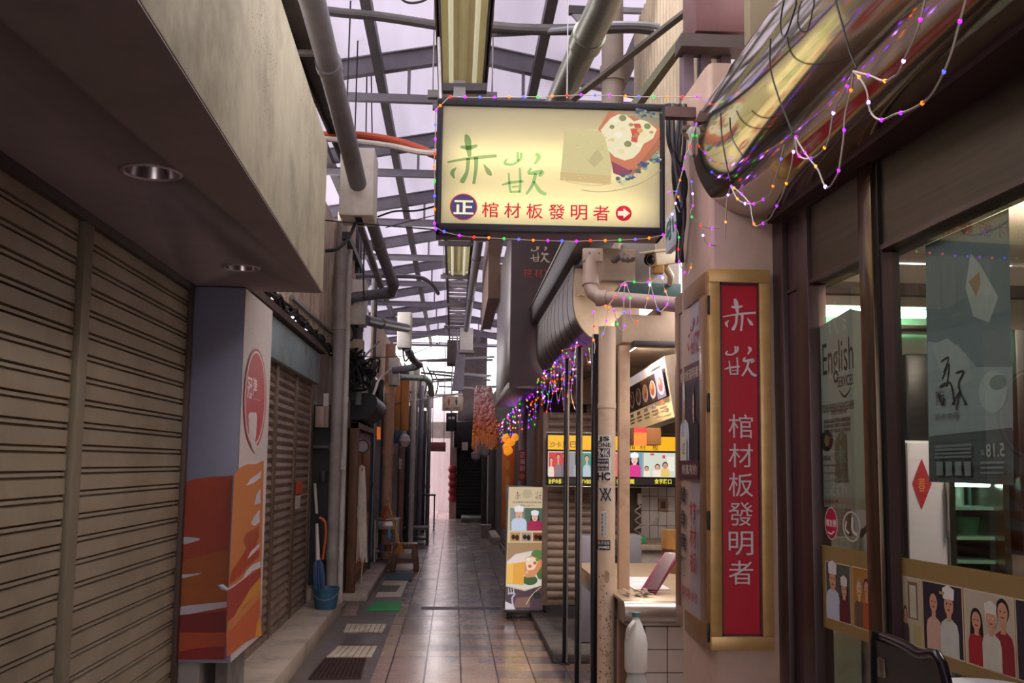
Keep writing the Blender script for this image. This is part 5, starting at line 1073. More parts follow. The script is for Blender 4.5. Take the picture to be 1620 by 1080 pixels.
for i, (x, y, r_, h) in enumerate(((1515, 800, .03, .16), (1545, 800, .04, .12), (1575, 800, .035, .17), (1580, 846, .045, .12), (1518, 846, .02, .14))):
    c = PY(x, y, 4.72); MB().lathe([(0, 0), (r_, 0), (r_, h*.7), (r_*.5, h*.85), (r_*.45, h), (0, h)], c, mat('jar_%d' % i, ('#b8b3a6', '#9aa89e', '#a7a29a', '#b0aca0', '#7fa3b8')[i], .25), 18).build('jar', label='%s in the display fridge' % ('pale jar at left on the top shelf', 'squat greenish jar in the middle of the top shelf', 'tall pale jar at right on the top shelf', 'pale jar at right on the middle shelf', 'slim blue bottle at left on the middle shelf')[i], cat='jar')
MB().pbox(faceY(4.35), 1605, 520, 1700, 880, -.3, 0, BLK, .01).build('dark_partition', label='dark partition at the far right inside the shop', cat='partition')
b = MB(); b.pbox(faceY(4.95), 1300, 850, 1365, 1150, -.1, 0, mat('pale_green_panel', '#b9c2ae', .5)); b.build('counter_panel', label='pale green counter panel behind the left pane', cat='counter')
b = MB(); c = PY(1362, 840, 4.0)
for k in range(5): b.tube(smooth_path([PY(1362, 850, 4.05), PY(1362+random.uniform(-8, 10), 838, 4.05), PY(1362+random.uniform(-26, 26), 828+random.uniform(-4, 10), 4.05)]), .005, BLK, 5)
b.build('wilted_plant', label='dark thin plant stems behind the pale oval sticker', cat='plant')
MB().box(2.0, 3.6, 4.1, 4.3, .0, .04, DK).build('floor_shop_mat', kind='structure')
# ================================================================== stall on the right
TILE = mat('white_wall_tile', '#d8cfca', .25, 0, .05, 6)
def tiled(F, x0, y0, x1, y1, nx, ny, name, label, cat, Yd=.03):
    a = F.uv(x0, y0); e = F.uv(x1, y1); t = thing(name, label, cat, F.P((a[0]+e[0])/2, e[1], 0))
    MB().fbox(F, a[0], e[0], a[1], e[1], -Yd-.05, -.008, mat('tile_grout', '#6f625e', .8)).build('grout_bed', t)
    b = MB()
    for i in range(nx):
        for j in range(ny):
            du = (e[0]-a[0])/nx; dv = (e[1]-a[1])/ny; b.fbox(F, a[0]+i*du+.003, a[0]+(i+1)*du-.003, a[1]+j*dv+.003, a[1]+(j+1)*dv-.003, -.012, .0, TILE)
    b.build('tile_facing', t); return t
FT = faceY(10.3)
tiled(FT, 1014, 762, 1096, 900, 6, 6, 'tiled_wall_panel', 'white tiled back wall of the food stall', 'wall tiles')
MB().box(1.0+.4, 4.3, 10.45, 10.55, 0, 2.7, mat('stall_back_wall', '#8b7a6a', .7, var=.15)).build('wall_stall_back', kind='structure')
MB().pbox(faceY(10.25), 993, 762, 1014, 905, -.1, 0, mat('stall_pillar_dark', '#4d4138', .6)).build('dark_pillar', label='dark square pillar left of the tiled stall wall', cat='pillar')
t = thing('wall_socket', 'brown wall socket plate on the tiled stall wall', 'socket', FT.px(1046, 808)); b = MB(); b.pbox(FT, 1041, 788, 1056, 808, 0, .02, mat('socket_brown', '#a5835c', .5), .004); b.build('plate', t); b = MB(); b.pbox(FT, 1045, 793, 1052, 803, .02, .04, DSTEEL, .004); b.build('insert', t)
t = thing('wall_phone', 'white intercom with coiled cord on the dark stall pillar', 'telephone', PY(1012, 790, 10.2)); b = MB(); b.pbox(faceY(10.2), 1008, 780, 1015, 797, -.03, .03, WHT, .008); b.build('handset', t)
pts = [PY(1009+4*math.sin(k*.9), 797+k*2.1, 10.15+.03*math.cos(k*.9)) for k in range(24)]; MB().tube(smooth_path(pts, 3), .007, WHT, 5).build('cord', t)
MB().tube(smooth_path([PY(1003, 838, 10.1), PY(1018, 832, 10.15), PY(1030, 828, 10.2), PY(1041, 817, 10.27), PY(1043, 806, 10.29)]), .006, WHT, 5).build('power_cable', label='thin pale cable drooping from the stall socket to the pillar', cat='cable')
# yellow backlit sign
YS = 9.95; FY = faceY(YS)
t = thing('yellow_light_sign', 'yellow-topped backlit photo sign across the back of the food stall', 'sign', FY.px(966, 768))
MB().pbox(FY, 866, 686, 1075, 770, -.14, -.004, BLK, .006).build('sign_box', t)
b = MB(); b.pbox(FY, 864, 683, 1076, 688, -.15, .01, STNLS, .004); b.pbox(FY, 864, 768, 1076, 772, -.15, .02, STNLS, .004); b.build('metal_rails', t)
A = Art(FY, .0, .0006); Lq = lambda h: lit(h, .95)
A.rect(867, 688, 1074, 713.5, Lq('#f2b21c')); A.rect(867, 713.5, 1074, 755, Lq('#d9cfd2')); A.rect(867, 755, 1074, 768, flat('#2a2626'))
for ch, x, y in (('沙', 869, 698), ('卡', 879, 698), ('里', 890, 698), ('巴', 902, 698), ('棺', 995, 701), ('材', 1012, 702), ('板', 1032, 703)): A.text(ch, x, y, x+9.5, y+9.5, flat('#2a2018'))
A.build('yellow_header_print', t)
A = Art(FY, .003, .0005)
A.rect(868, 715, 899, 754, Lq('#c63a3c')); A.rect(899, 715, 908, 754, Lq('#8d8890')); A.person(872, 724, 754, 9, Lq('#e0cbbd'), Lq('#d8a586'), flat('#3a2a26')); A.person(883, 718, 754, 10, Lq('#7d6f7a'), Lq('#cf9478'), flat('#2b2022')); A.person(893, 716, 754, 11, Lq('#6f6470'), Lq('#cf9478'), flat('#2b2022'))
A.rect(909, 716, 935, 754, Lq('#2f8f78')); A.person(914, 718, 754, 12, Lq('#e3e6e4'), Lq('#d8a586'), flat('#2b2022'), Lq('#f2f2f0')); A.person(928, 720, 754, 12, Lq('#aebdc9'), Lq('#d8a586'), flat('#2b2022'))
A.rect(936, 716, 992, 754, Lq('#d86d6a')); A.person(984, 722, 754, 12, Lq('#e8e0d8'), Lq('#d8a586'), flat('#2b2022'))
A.rect(993, 715, 1015.5, 754, Lq('#6f98a8')); A.person(1003, 719, 754, 20, Lq('#d62f88'), Lq('#eac2ae'), flat('#1f181c'), Lq('#efefef'), True)
A.rect(1017, 716, 1074, 754, Lq('#cfd2c6')); A.rect(1028, 717, 1034, 720, Lq('#d83a3a')); A.rect(1047, 720, 1051, 725, Lq('#d83a3a')); A.rect(1054, 722, 1066, 745, Lq('#e8e2d4'))
A.person(1022, 737, 754, 11, Lq('#e8ded0'), Lq('#cf9a7a'), flat('#2b2022')); A.person(1039, 734, 754, 14, Lq('#eedfd0'), Lq('#dca688'), flat('#2b2022')); A.person(1051, 731, 754, 14, Lq('#e2c26a'), Lq('#cf9a7a'), flat('#2b2022'))
for x in (908.5, 935.5, 992.5, 1016): A.rect(x-.4, 714, x+.4, 755, flat('#26262a'))
A.build('photo_prints', t)
A = Art(FY, .008, .0005); YT = lit('#f0e04a', .9)
for s_, x, w_ in (('計程金馬', 868, 20), ('TVBS推薦', 919, 30), ('奇摩新聞', 975, 28), ('食字路口', 1035, 27)): A.text(s_, x, 757, x+w_, 765.5, YT, .02)
A.build('yellow_caption', t)
# right roller shutter behind posts
FSR = faceY(10.35); a = FSR.uv(864, 652); e = FSR.uv(990, 957)
shutter('roller_shutter', FSR, a[0], e[0], a[1], e[1], 'brown roller shutter behind the black posts, under the yellow sign', .085, SHUTD, 'round')
MB().box(1.12, 2.2, 10.2, 10.4, 2.28, 2.66, mat('brown_fascia', '#6f5640', .6, .1, .2)).build('shutter_housing', label='brown housing box above the roller shutter behind the black posts', cat='box')
for i, (px_, Yp, w_) in enumerate(((846, 11.7, 5), (855, 11.3, 6))):
    p = PY(px_, 800, Yp); MB().box(p.x-w_/260, p.x+w_/260, Yp, Yp+.06, 0, 2.5, mat('timber_post', '#8a6044', .6, 0, .25, 4, stretch=(4, 4, .5))).build('timber_post', label='thin brown timber post %s the shutter behind the banner stand' % ('furthest left of', 'just left of')[i], cat='post')
# menu light box
M0 = PX(1066, 652, 1.72); M1 = PX(988, 640, 1.72)
FM = Face((1.72, M0.y, 0), (-.0, -1, 0), (-.38, 0, -1))
t = thing('menu_board', 'tilted menu light box with noodle bowl photos inside the stall', 'menu', FM.px(1030, 665))
class Quad:
    def __init__(s, a, b, c, d): s.q = [Vector(v) for v in (a, b, c, d)]; s.N = (s.q[1]-s.q[0]).cross(s.q[3]-s.q[0]).normalized(); s.N = -s.N if s.N.dot(CAM-s.q[0]) < 0 else s.N
    def uv(s, x, y): return (x/100, y/100)
    def P(s, u, v, d=0.): a, b, c, e = s.q; return a.lerp(b, u).lerp(e.lerp(c, u), v)+s.N*d
    def px(s, x, y, d=0.): return s.P(x/100, y/100, d)
Qm = Quad(PX(984, 604, 1.66), PX(1051, 563, 1.66), PX(1069, 661, 1.78), PX(986, 689, 1.78))
MB().hexa([Qm.P(u, v, d) for d in (-.09, 0) for u, v in ((0, 0), (1, 0), (1, 1), (0, 1))], mat('menu_case', '#8d8078', .4, .4)).build('menu_case', t)
A = Art(Qm, .002, .0006)
A.rect(1, 2, 99, 98, emit('menu_glow', '#cdb184', .42)); A.rect(1, 2, 99, 16, emit('menu_glow_top', '#c4b8b8', .5)); A.rect(2, 17, 98, 63, flat('#4d4250', .2))
for k in range(6):
    x = 3+k*16; A.rect(x, 18, x+14.6, 62, flat(('#37292a', '#3c2f33', '#352b2c', '#6d4a2f', '#473a3c', '#7d7387')[k], .2)); A.ell(x+8, 42, 5.6, 15, flat('#d8cfc8', .2)); A.ell(x+8, 40, 4.3, 12, flat(('#7d5a35', '#5f3d2a', '#7a5a30', '#c98a35', '#a5623a', '#94506a')[k], .2)); A.ell(x+7, 36, 1.8, 5, flat('#c9924a', .2)); A.ell(x+9.4, 45, 1.6, 4, flat('#a55538', .2))
    A.rect(x+3, 67, x+10, 73, flat(('#6a5a92', '#8a9a9a', '#c0603c', '#8a8f98', '#9a8f98', '#c0603c')[k])); A.rect(x+2, 76, x+13, 79, flat('#8f7a5c')); A.rect(x+3, 82, x+12, 85, flat('#a08558'))
A.rect(72, 5, 92, 9, lit('#ffffff', 1.0)); A.build('menu_print', t)
MB().bar(Qm.P(0, 1, -.05), Qm.P(1, 1, -.05), .1, .02, DSTEEL).build('bottom_rail', t)
b = MB(); b.pbox(faceY(8.6), 1003, 676, 1046, 704, -.25, 0, mat('carton_brown', '#8d5a34', .6, var=.15), .005); b.pbox(faceY(8.59), 1003, 682, 1023, 705, -.02, .006, mat('carton_orange', '#c9792f', .5, var=.2)); b.pbox(faceY(8.59), 1003, 676, 1023, 684, -.02, .007, flat('#b8323a')); b.build('carton_box', label='brown and orange carton box hung under the menu light box', cat='box')
# counters
t = thing('stall_counter', 'stainless stall counter with white tiled front beside the sticker post', 'counter', (1.5, 6.2, 0))
z0 = .83; F6 = faceY(6.0)
xl = PY(991, 950, 6.0).x; 
TOPM = mat('counter_top', '#b09a80', .3, .2, .12, 4); 
b = MB(); b.box(xl-.02, 2.1, 6.0, 8.3, z0, z0+.02, TOPM, .004); b.build('worktop', t)
b = MB(); b.tube([(xl-.02, 5.99, z0-.045), (2.1, 5.99, z0-.045)], .066, STNLS, 16); b.build('front_rim', t)
MB().box(xl, 2.1, 6.02, 8.2, z0-.13, z0, STNLS, .004).build('steel_tray', t)
b = MB(); b.box(xl+.13, 2.1, 6.1, 8.1, 0, z0-.13, mat('counter_grout', '#5f5855', .8)); b.build('counter_base', t)
b = MB()
for i in range(7):
    for j in range(5): b.box(xl+.13+i*.135+.003, xl+.13+(i+1)*.135-.003, 6.088, 6.1, .005+j*.137, .005+(j+1)*.137-.006, TILE)
b.build('tile_facing', t)
t = thing('plastic_jug', 'translucent white plastic jug standing beside the tiled stall counter', 'jug', PY(1005, 1075, 5.75))
c = PY(1006, 1062, 5.82); zb = PY(1006, 1062, 5.82).z; JG = mat('milky_plastic', '#c3c2bd', .35, 0, .05)
b = MB(); q_ = [(.0, 0), (.058, 0), (.066, .02), (.066, .16), (.06, .2), (.035, .27), (.018, .30), (.018, .315), (0, .315)]; b.lathe(q_, c, JG, 24); b.build('jug_body', t)
b = MB(); b.tube(smooth_path([c+Vector((-.055, -.02, .19)), c+Vector((-.05, -.05, .25)), c+Vector((-.015, -.03, .285))]), .013, JG, 8); b.build('handle', t)
MB().lathe([(0, .31), (.023, .31), (.023, .335), (0, .337)], c, mat('teal_cap', '#3f6f72', .4), 16).build('cap', t)
t = thing('plastic_stool', 'pale upturned plastic container under the white jug', 'container', (c.x, c.y, 0))
MB().lathe([(0, 0), (.09, 0), (.085, zb*.5), (.06, zb*.85), (.05, zb-.002), (0, zb-.002)], (c.x, c.y, 0), mat('grey_plastic', '#9a9a98', .5), 20).build('container_body', t)
p = PY(1040, 912, 6.35)
b = MB(); b.bar((p.x-.07, 6.3, z0+.03), (p.x+.14, 6.55, z0+.25), .11, .025, mat('maroon_plastic', '#7d2742', .35, 0, .08), (0, 0, 1), .006); b.bar((p.x-.055, 6.285, z0+.047), (p.x+.13, 6.53, z0+.252), .08, .008, mat('maroon_dark', '#4d1f30', .3)); b.build('maroon_stand', label='maroon plastic menu stand leaning on the stall counter', cat='stand')
b = MB(); b.box(1.18, 1.42, 6.5, 7.2, z0+.02, z0+.028, mat('white_paper', '#d6cbd0', .6), .002); b.build('paper_sheet', label='white paper sheet lying on the stall counter', cat='paper')
b = MB(); random.seed(9)
for k in range(7): x = 1.13+random.uniform(-.05, .12); b.bar((x, 6.15, z0+.03+k*.003), (x+random.uniform(-.1, .14), 6.3, z0+.04+k*.003), .02, .004, (STNLS, TOPM)[k % 2])
b.build('utensil_pile', label='small heap of metal utensils at the counter edge by the post', cat='utensils')
t = thing('rear_counter', 'rear stone-topped counter under the tiled stall wall', 'counter', (1.9, 9.7, 0))
zc = PY(1040, 862, 9.3).z; MB().box(1.62, 3.0, 9.3, 10.2, zc-.05, zc, mat('speckled_stone', '#a89684', .5, 0, .25, 25), .004).build('worktop', t); MB().box(1.66, 3.0, 9.36, 10.2, zc-.18, zc-.05, mat('counter_apron', '#bdb0aa', .5, 0, .2, 8)).build('apron', t); MB().box(1.7, 3.0, 9.6, 10.2, 0, zc-.18, BLK).build('base', t)
c = PY(1010, 855, 9.5); c.z = zc; b = MB(); b.box(c.x-.08, c.x+.07, 9.45, 9.6, zc, zc+.07, mat('green_plastic', '#3f9a66', .4), .01); b.build('green_box', label='green plastic box on the rear stall counter', cat='box')
b = MB(); p = PY(998, 850, 8.9); b.box(p.x-.05, p.x+.09, 8.85, 9.15, 0, PY(998, 846, 8.9).z, mat('grey_bin', '#77737a', .5), .01); b.build('grey_bin', label='grey upright bin beside the rear stall counter', cat='bin')
c = PY(1066, 895, 7.6); b = MB(); b.lathe([(0, z0+.02), (.12, z0+.02), (.12, z0+.34), (0, z0+.34)], (c.x+.03, 7.6, 0), mat('copper_pot', '#8f6d4f', .3, .7, .15), 24); b.lathe([(.121, z0+.2), (.123, z0+.2), (.123, z0+.34), (.121, z0+.34)], (c.x+.03, 7.6, 0), mat('amber_label', '#b98a52', .4, .2), 24); b.build('stock_pot', label='copper-brown pot on the stall counter beside the poster case', cat='pot')
b = MB(); p = PY(925, 900, 9.0); b.pbox(faceY(9.0), 916, 847, 950, 1016, -.3, 0, mat('grey_fridge', '#8d8794', .4, .2, .08), .01); b.build('grey_cabinet', label='grey metal cabinet standing behind the black posts', cat='cabinet')
# ceiling light strips in the stall
t = thing('stall_lamp', 'white fluorescent batten on the stall ceiling', 'lamp', (1.6, 8, 2.6)); MB().box(1.36, 1.42, 7.0, 8.4, 2.6, 2.66, WHT, .006).build('batten', t); MB().tube([(1.39, 7.05, 2.58), (1.39, 8.35, 2.58)], .016, emit('stall_tube', '#fff0e0', 260), 10).build('tube', t)

# ================================================================== posts at the stall edge
PB = mat('black_post_paint', '#2a2629', .25, .6, .15)
for i, (px0, Yp, r_) in enumerate(((891, 8.45, .021), (915, 7.55, .023), (942, 6.85, .03))):
    p = PY(px0+(4, 0, 0)[i], 850, Yp); t = thing('black_post', 'slim black metal post at the stall edge, %s' % ('farthest, standing by the kerb end', 'middle one of three', 'nearest, right against the sticker post')[i], 'post', (p.x, Yp, 0), 'black stall posts')
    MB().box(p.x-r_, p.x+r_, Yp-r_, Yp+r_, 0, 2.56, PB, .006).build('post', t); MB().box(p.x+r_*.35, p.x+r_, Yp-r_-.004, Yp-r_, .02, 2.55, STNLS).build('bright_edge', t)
    MB().box(p.x-r_*1.8, p.x+r_*1.8, Yp-r_*1.8, Yp+r_*1.8, 0, .012, DSTEEL, .003).build('foot_plate', t)
p = PY(959.5, 800, 6.4); PR = .056
t = thing('sticker_post', 'round beige post plastered with black and white stickers beside the stall counter', 'post', (p.x, 6.4, 0))
POSTB = mat('beige_post_paint', '#cbb197', .45, 0, .1, 4, grime='#7a5b45', gscale=6, gamt=.45)
MB().tube([(p.x, 6.4, 0), (p.x, 6.4, 2.55)], PR, POSTB, 40).build('post', t)
MB().lathe([(PR, 2.02), (PR+.004, 2.02), (PR+.004, 2.05), (PR, 2.05)], (p.x, 6.4, 0), POSTB, 32).build('joint_ring', t)
C = Cyl(p.x, 6.4, PR); C.pl = Face((p.x, 6.4-PR, 0), C.Rt, (0, 0, -1)); SWH, SBK = flat('#cfc9c4'), flat('#1f1c1e')
def cyl_rect(A, x0, y0, x1, y1, m):
    n = 6
    for k in range(n): 
        l = A.l; A.l -= A.st if k else 0; A.rect(x0+(x1-x0)*k/n, y0, x0+(x1-x0)*(k+1)/n, y1, m)
def sticker(lb, rects, rest):
    A = Art(C, .0004, .0002)
    for q_ in rects: cyl_rect(A, *q_)
    A.l = .0034
    for f_ in rest: f_(A)
    A.build('sticker', t, lb)
sticker('white sticker with big black letters JS ONE', [(947.5, 688, 969, 708, SWH)], [lambda A: A.text('JS', 949, 690, 966, 699, SBK, .03), lambda A: A.text('ONE', 948, 700, 968, 707, SBK, .02)])
sticker('black and white sticker reading 24K', [(947, 708.2, 969, 744.5, SWH), (948, 709, 967, 723, SBK), (948, 725, 965, 744, SBK)], [lambda A: A.text('24K', 949, 710, 966, 722, SWH, .02), lambda A: A.text('特別門', 949, 727, 964, 731, SWH), lambda A: A.text('none', 949, 733, 964, 738, SWH, .02), lambda A: A.text('非賣品', 949, 739.5, 964, 743.5, SWH)])
sticker('white sticker with bold black HC', [(947, 745, 969, 761, SWH)], [lambda A: A.text('HC', 948, 746.5, 967, 760, SBK, .04)])
sticker('pale sticker with a black crossed emblem', [(950, 768, 971, 796, flat('#bfb3a6'))], [lambda A, p_=p_: A.line(p_, 1.9, SBK) for p_ in ([(952, 772), (961, 792)], [(962, 772), (953, 792)], [(958, 772), (968, 792)], [(968, 772), (960, 792)])]+[lambda A: A.ell(960, 782, .9, .9, SBK, 10)])
sticker('narrow white notice with columns of small writing', [(953, 808, 962.5, 849, SWH)], [lambda A: A.text('台南市政府公告', 958.5, 810, 961.5, 846, SBK, 0, vertical=True), lambda A: A.text('請勿張貼廣告', 954, 812, 957, 848, SBK, .02, vertical=True)])
sticker('black sticker with white letters JAMES', [(947.5, 854, 967.5, 870, SBK)], [lambda A: A.text('吳滾溢南', 948.5, 855.5, 966, 861.5, SWH), lambda A: A.text('JAMES', 949, 863, 966, 869, SWH, .03)])
A = Art(C, .0006, .000002)
random.seed(4)
for k in range(110):
    y = 900+random.random()**.7*178; x = 950+random.random()*19; A.ell(x, y, random.uniform(.3, 1.1), random.uniform(.5, 2.2), flat('#7a4a36'), 6)
A.ell(962, 912, 4, 10, flat('#9a7f66'), 16); A.build('rust_spots', t)['kind'] = 'stuff'
p2 = PY(985, 800, 6.62)
MB().box(p2.x-.036, p2.x+.036, 6.55, 6.62, 0, 2.45, mat('beige_square_post', '#c2a184', .5, 0, .15, 4, grime='#7a5b45', gscale=4), .004).build('square_post', label='beige square steel post right of the sticker post', cat='post')

# ================================================================== far barrel awning, gutter, soffit beam, pipes
prof = [(1.35, 2.545), (1.12, 2.55), (.98, 2.6), (.89, 2.71), (.86, 2.84), (.86, 3.0), (.87, 3.1)]
BAR = mat('worn_stainless', '#8d8177', .3, .85, .15, 5, grime='#5d5048', gscale=2, gamt=.4)
t = awning('barrel_awning', 'weathered rounded metal awning with string lights over the food stall', prof, 7.25, 10.5, BAR, .36, BLK)
b = MB(); capm = mat('cream_cap', '#cbb69c', .5, 0, .06, 4, grime='#8a705a', gscale=3, gamt=.4)
P2 = smooth_path2(prof); b.prism([(x, 7.235, z) for x, z in P2]+[(1.35, 7.235, 3.1)], (0, .014, 0), capm); b.build('end_cap', t)
MB().box(.86, 1.5, 7.25, 10.5, 3.08, 3.13, mat('awning_top', '#7d726a', .5, .3)).build('top_sheet', t)
b = MB(); b.pbox(faceY(7.2), 911, 432, 926, 468, -.01, .01, capm, .003); b.build('small_plate', label='small cream plate screwed above the awning end cap', cat='plate')
A_, B_ = Vector((.82, 6.4, 3.24)), Vector((.82, 10.9, 3.24))
t = thing('roof_gutter', 'dark sloping metal gutter above the food stall awning', 'gutter', A_); MB().sheet([A_+Vector(q) for q in ((-.02, 0, .1), (-.02, 0, -.04), (.0, 0, -.07), (.1, 0, -.07), (.12, 0, -.04), (.3, 0, .0))], (0, 4.5, 0), mat('gutter_dark', '#564d4c', .35, .6, .2), .006).build('gutter_trough', t); MB().tube([A_+Vector((-.02, 0, .1)), B_+Vector((-.02, 0, .1))], .014, STNLS, 8).build('bright_lip', t)
c = PY(857, 505, 10.6); MB().tube(smooth_path([c+Vector((0, 0, .05)), c+Vector((0, -.03, -.1)), c+Vector((.05, 0, -.2)), c+Vector((.16, 0, -.22))]), .05, mat('gutter_elbow', '#a5948a', .4, .4), 12).build('gutter_spout', label='curved spout at the far end of the dark gutter', cat='pipe')
FBm = faceY(6.55); b = MB(); b.pbox(FBm, 984, 497, 1078, 543, -.3, 0, mat('beige_beam', '#c7ad92', .6, 0, .06, 3, grime='#8a6f58', gscale=2, gamt=.4), .006); b.build('beige_beam', label='beige box beam above the stall opening', cat='beam')
b = MB(); b.pbox(faceY(6.5), 1000, 540, 1078, 549, -.05, .06, DSTEEL, .004); b.build('dark_rail', label='dark shutter rail under the beige box beam', cat='rail')
pipe('grey_pipe', 'beige drain pipe with elbow running level across the stall beam', [PY(933, 400, 6.35), PY(934, 452, 6.3), PY(938, 463, 6.28), PY(948, 471, 6.25), PY(1000, 475, 6.15), PY(1072, 482, 6.0)], .047, mat('beige_drain_pvc', '#a58d80', .4, 0, .12, 4), (.85, 3.1), 18)
t = thing('pipe_plate', 'pale square metal plate bolted above the beige drain pipe', 'plate', PY(938, 402, 6.3)); MB().pbox(faceY(6.32), 922, 393, 953, 414, -.02, .02, mat('pale_plate_metal', '#b9a797', .4, .3, .15), .004).build('plate', t)
for x, y in ((933, 400), (948, 400), (935, 410)): MB().lathe([(0, 0), (.007, 0), (.005, .008), (0, .009)], PY(x, y, 6.3), STEEL, 8, (0, -1, 0)).build('bolt', t)
b = MB(); b.pbox(faceY(6.7), 951, 392, 1005, 445, -.62, 0, mat('beige_block', '#b5a08c', .6, 0, .12, 4), .01); b.build('beige_housing', label='beige sheet housing behind the pale bolted plate', cat='box')
b = MB(); b.pbox(faceY(6.9), 985, 383, 1075, 455, -.1, 0, mat('grey_backboard', '#8f8580', .6, 0, .12, 4), .01); b.build('grey_backboard', label='grey board behind the security camera', cat='board')
b = MB(); b.pbox(faceY(6.4), 985, 446, 1078, 472, -.45, 0, mat('teal_dark_strip', '#2f4a45', .5), .006); b.build('dark_teal_strip', label='dark teal strip under the security camera', cat='board')
b = MB(); random.seed(6); pts = [PY(970+k*3.4, 408+random.uniform(-5, 5), 6.5-.02*k) for k in range(10)]; b.tube(smooth_path(pts), .022, mat('torn_sheet', '#6b5f58', .6, .2), 8); b.build('torn_flashing', label='crumpled flashing strip beside the beige housing', cat='flashing')
# CCTV
t = thing('security_camera', 'beige bullet security camera under a hood beside the column', 'camera', PY(1058, 444, 5.55)); CCM = mat('camera_beige', '#cdbd9f', .45, 0, .08, 6)
A_, B_ = PY(1029, 411, 5.42), PY(1080, 405, 5.62); d_ = (B_-A_).normalized()
MB().bar(A_, B_, .085, .075, CCM, bev=.012).build('body', t); MB().bar(A_-d_*.035+Vector((0, 0, .045)), B_+Vector((0, 0, .045)), .105, .014, CCM, bev=.004).build('hood', t)
MB().lathe([(0, .004), (.022, .004), (.024, -.004), (.03, -.004), (.03, .02)], A_, BLK, 20, -d_).build('lens', t)
MB().bar(A_+d_*.07-Vector((0, 0, .03)), A_+d_*.07-Vector((0, 0, .085)), .06, .06, mat('camera_ochre', '#bb9250', .5), (0, 1, 0), .006).build('swivel', t)
MB().tube([PY(1052, 420, 5.55), PY(1056, 428, 5.6), PY(1061, 436, 5.7), PY(1060, 446, 5.75), PY(1060, 448, 6.42)], [.018, .02, .02, .018, .018], CCM, 12).build('bracket_arm', t)
# small green-white exit sign
FE = Face(PX(1062, 360, 1.10), (0, -1, 0), (0, 0, -1))
t = thing('exit_sign', 'small white direction sign with green marks between sign and column', 'sign', FE.px(1062, 390))
MB().pbox(FE, 1053, 346, 1071, 384, -.03, 0, mat('exit_white', '#c8cfe0', .4, 0, .04), .004).build('sign_box', t); A = Art(FE, .001, .0005); GN = flat('#2f6a52')
A.line([(1055, 372), (1056, 356), (1062, 352)], 1.6, GN); A.line([(1060, 345), (1061, 372), (1058, 376)], 1.6, GN); A.line([(1064, 346), (1066, 366)], 1.6, GN); A.line([(1067, 356), (1071, 352)], 1.4, GN); A.line([(1054, 376), (1060, 362)], 1.3, GN); A.build('print', t)

# ================================================================== next shop fascia with dark end, upper panels
t = thing('fascia_sign', 'dark maroon end of a long stainless shop fascia with pale lettering', 'sign', (.8, 12, 2.47))
FD = faceY(10.75); xl, xr = PY(806, 560, 10.75).x, PY(886, 500, 10.75).x
DKM = mat('dark_maroon_panel', '#3d2428', .35, .1, .2, 4)
MB().box(xl, xr, 10.76, 14.2, 2.47, 4.25, mat('fascia_stainless', '#756a66', .3, .6, .15, 3, stretch=(1, 4, .4)), .006).build('fascia_box', t)
MB().box(xl+.01, xr+.02, 10.74, 10.765, 2.5, 4.25, DKM).build('end_panel', t)
A = Art(FD, .012, .001); A.brush('kan', 838, 389, 869, 416, flat('#d9c9b0')); A.brush('chi', 838, 352, 869, 382, flat('#d9c9b0'))
for ch, x in (('棺', 828), ('材', 845), ('板', 861)): A.text(ch, x, 425, x+13, 440, flat('#a8443a'))
A.build('lettering', t)
MB().box(xl-.015, xl, 10.74, 14.2, 2.47, 2.53, STNLS).build('edge_trim', t)
b = MB(); b.box(xl-.16, xl-.003, 13.4, 16.6, 3.9, 5.0, mat('brown_sign_back', '#7a5e4c', .5, .1, .15)); b.build('brown_sign_box', label='brown sign box hung above the stainless fascia', cat='sign')
t = thing('shop_shutter_row', 'grey slatted shutter far along the right beyond the orange sign', 'shutter', (.95, 18, 0)); bpy.data.objects.remove(t)
shutter('roller_shutter', Face((.985, 0, 0), (0, -1, 0), (0, 0, -1)), -23.5, -17.2, -2.3, -.02, 'grey slatted roller shutter on the right beyond the orange sign', .085, mat('grey_slats_far', '#6b6462', .5, .2, .2), 'flat')
for Yp, px_, w_, cc, lb in ((23.5, 777, 9, '#6f696b', 'grey post on the right just before the hanging crochet'), (25.5, 766, 8, '#4d4644', 'dark post on the right near the black shutter')):
    p = PY(px_, 780, Yp); b = MB(); b.box(p.x-.07, p.x+.07, Yp, Yp+.12, 0, 3, mat('rpost_'+cc[1:], cc, .5, .2), .006); b.build('square_post', label=lb, cat='post')
p = PZ(769, 850, 0); b = MB(); b.box(p.x-.12, p.x+.12, p.y, p.y+.35, 0, .28, mat('pink_grey_box', '#94807e', .6), .01); b.build('small_box', label='small pinkish box on the floor at the right alley edge', cat='box')
p = PZ(786, 862, 0); b = MB(); b.box(p.x-.1, p.x+.3, p.y, p.y+2.2, 0, .16, STEPT, .01); b.build('step_right', kind='structure')
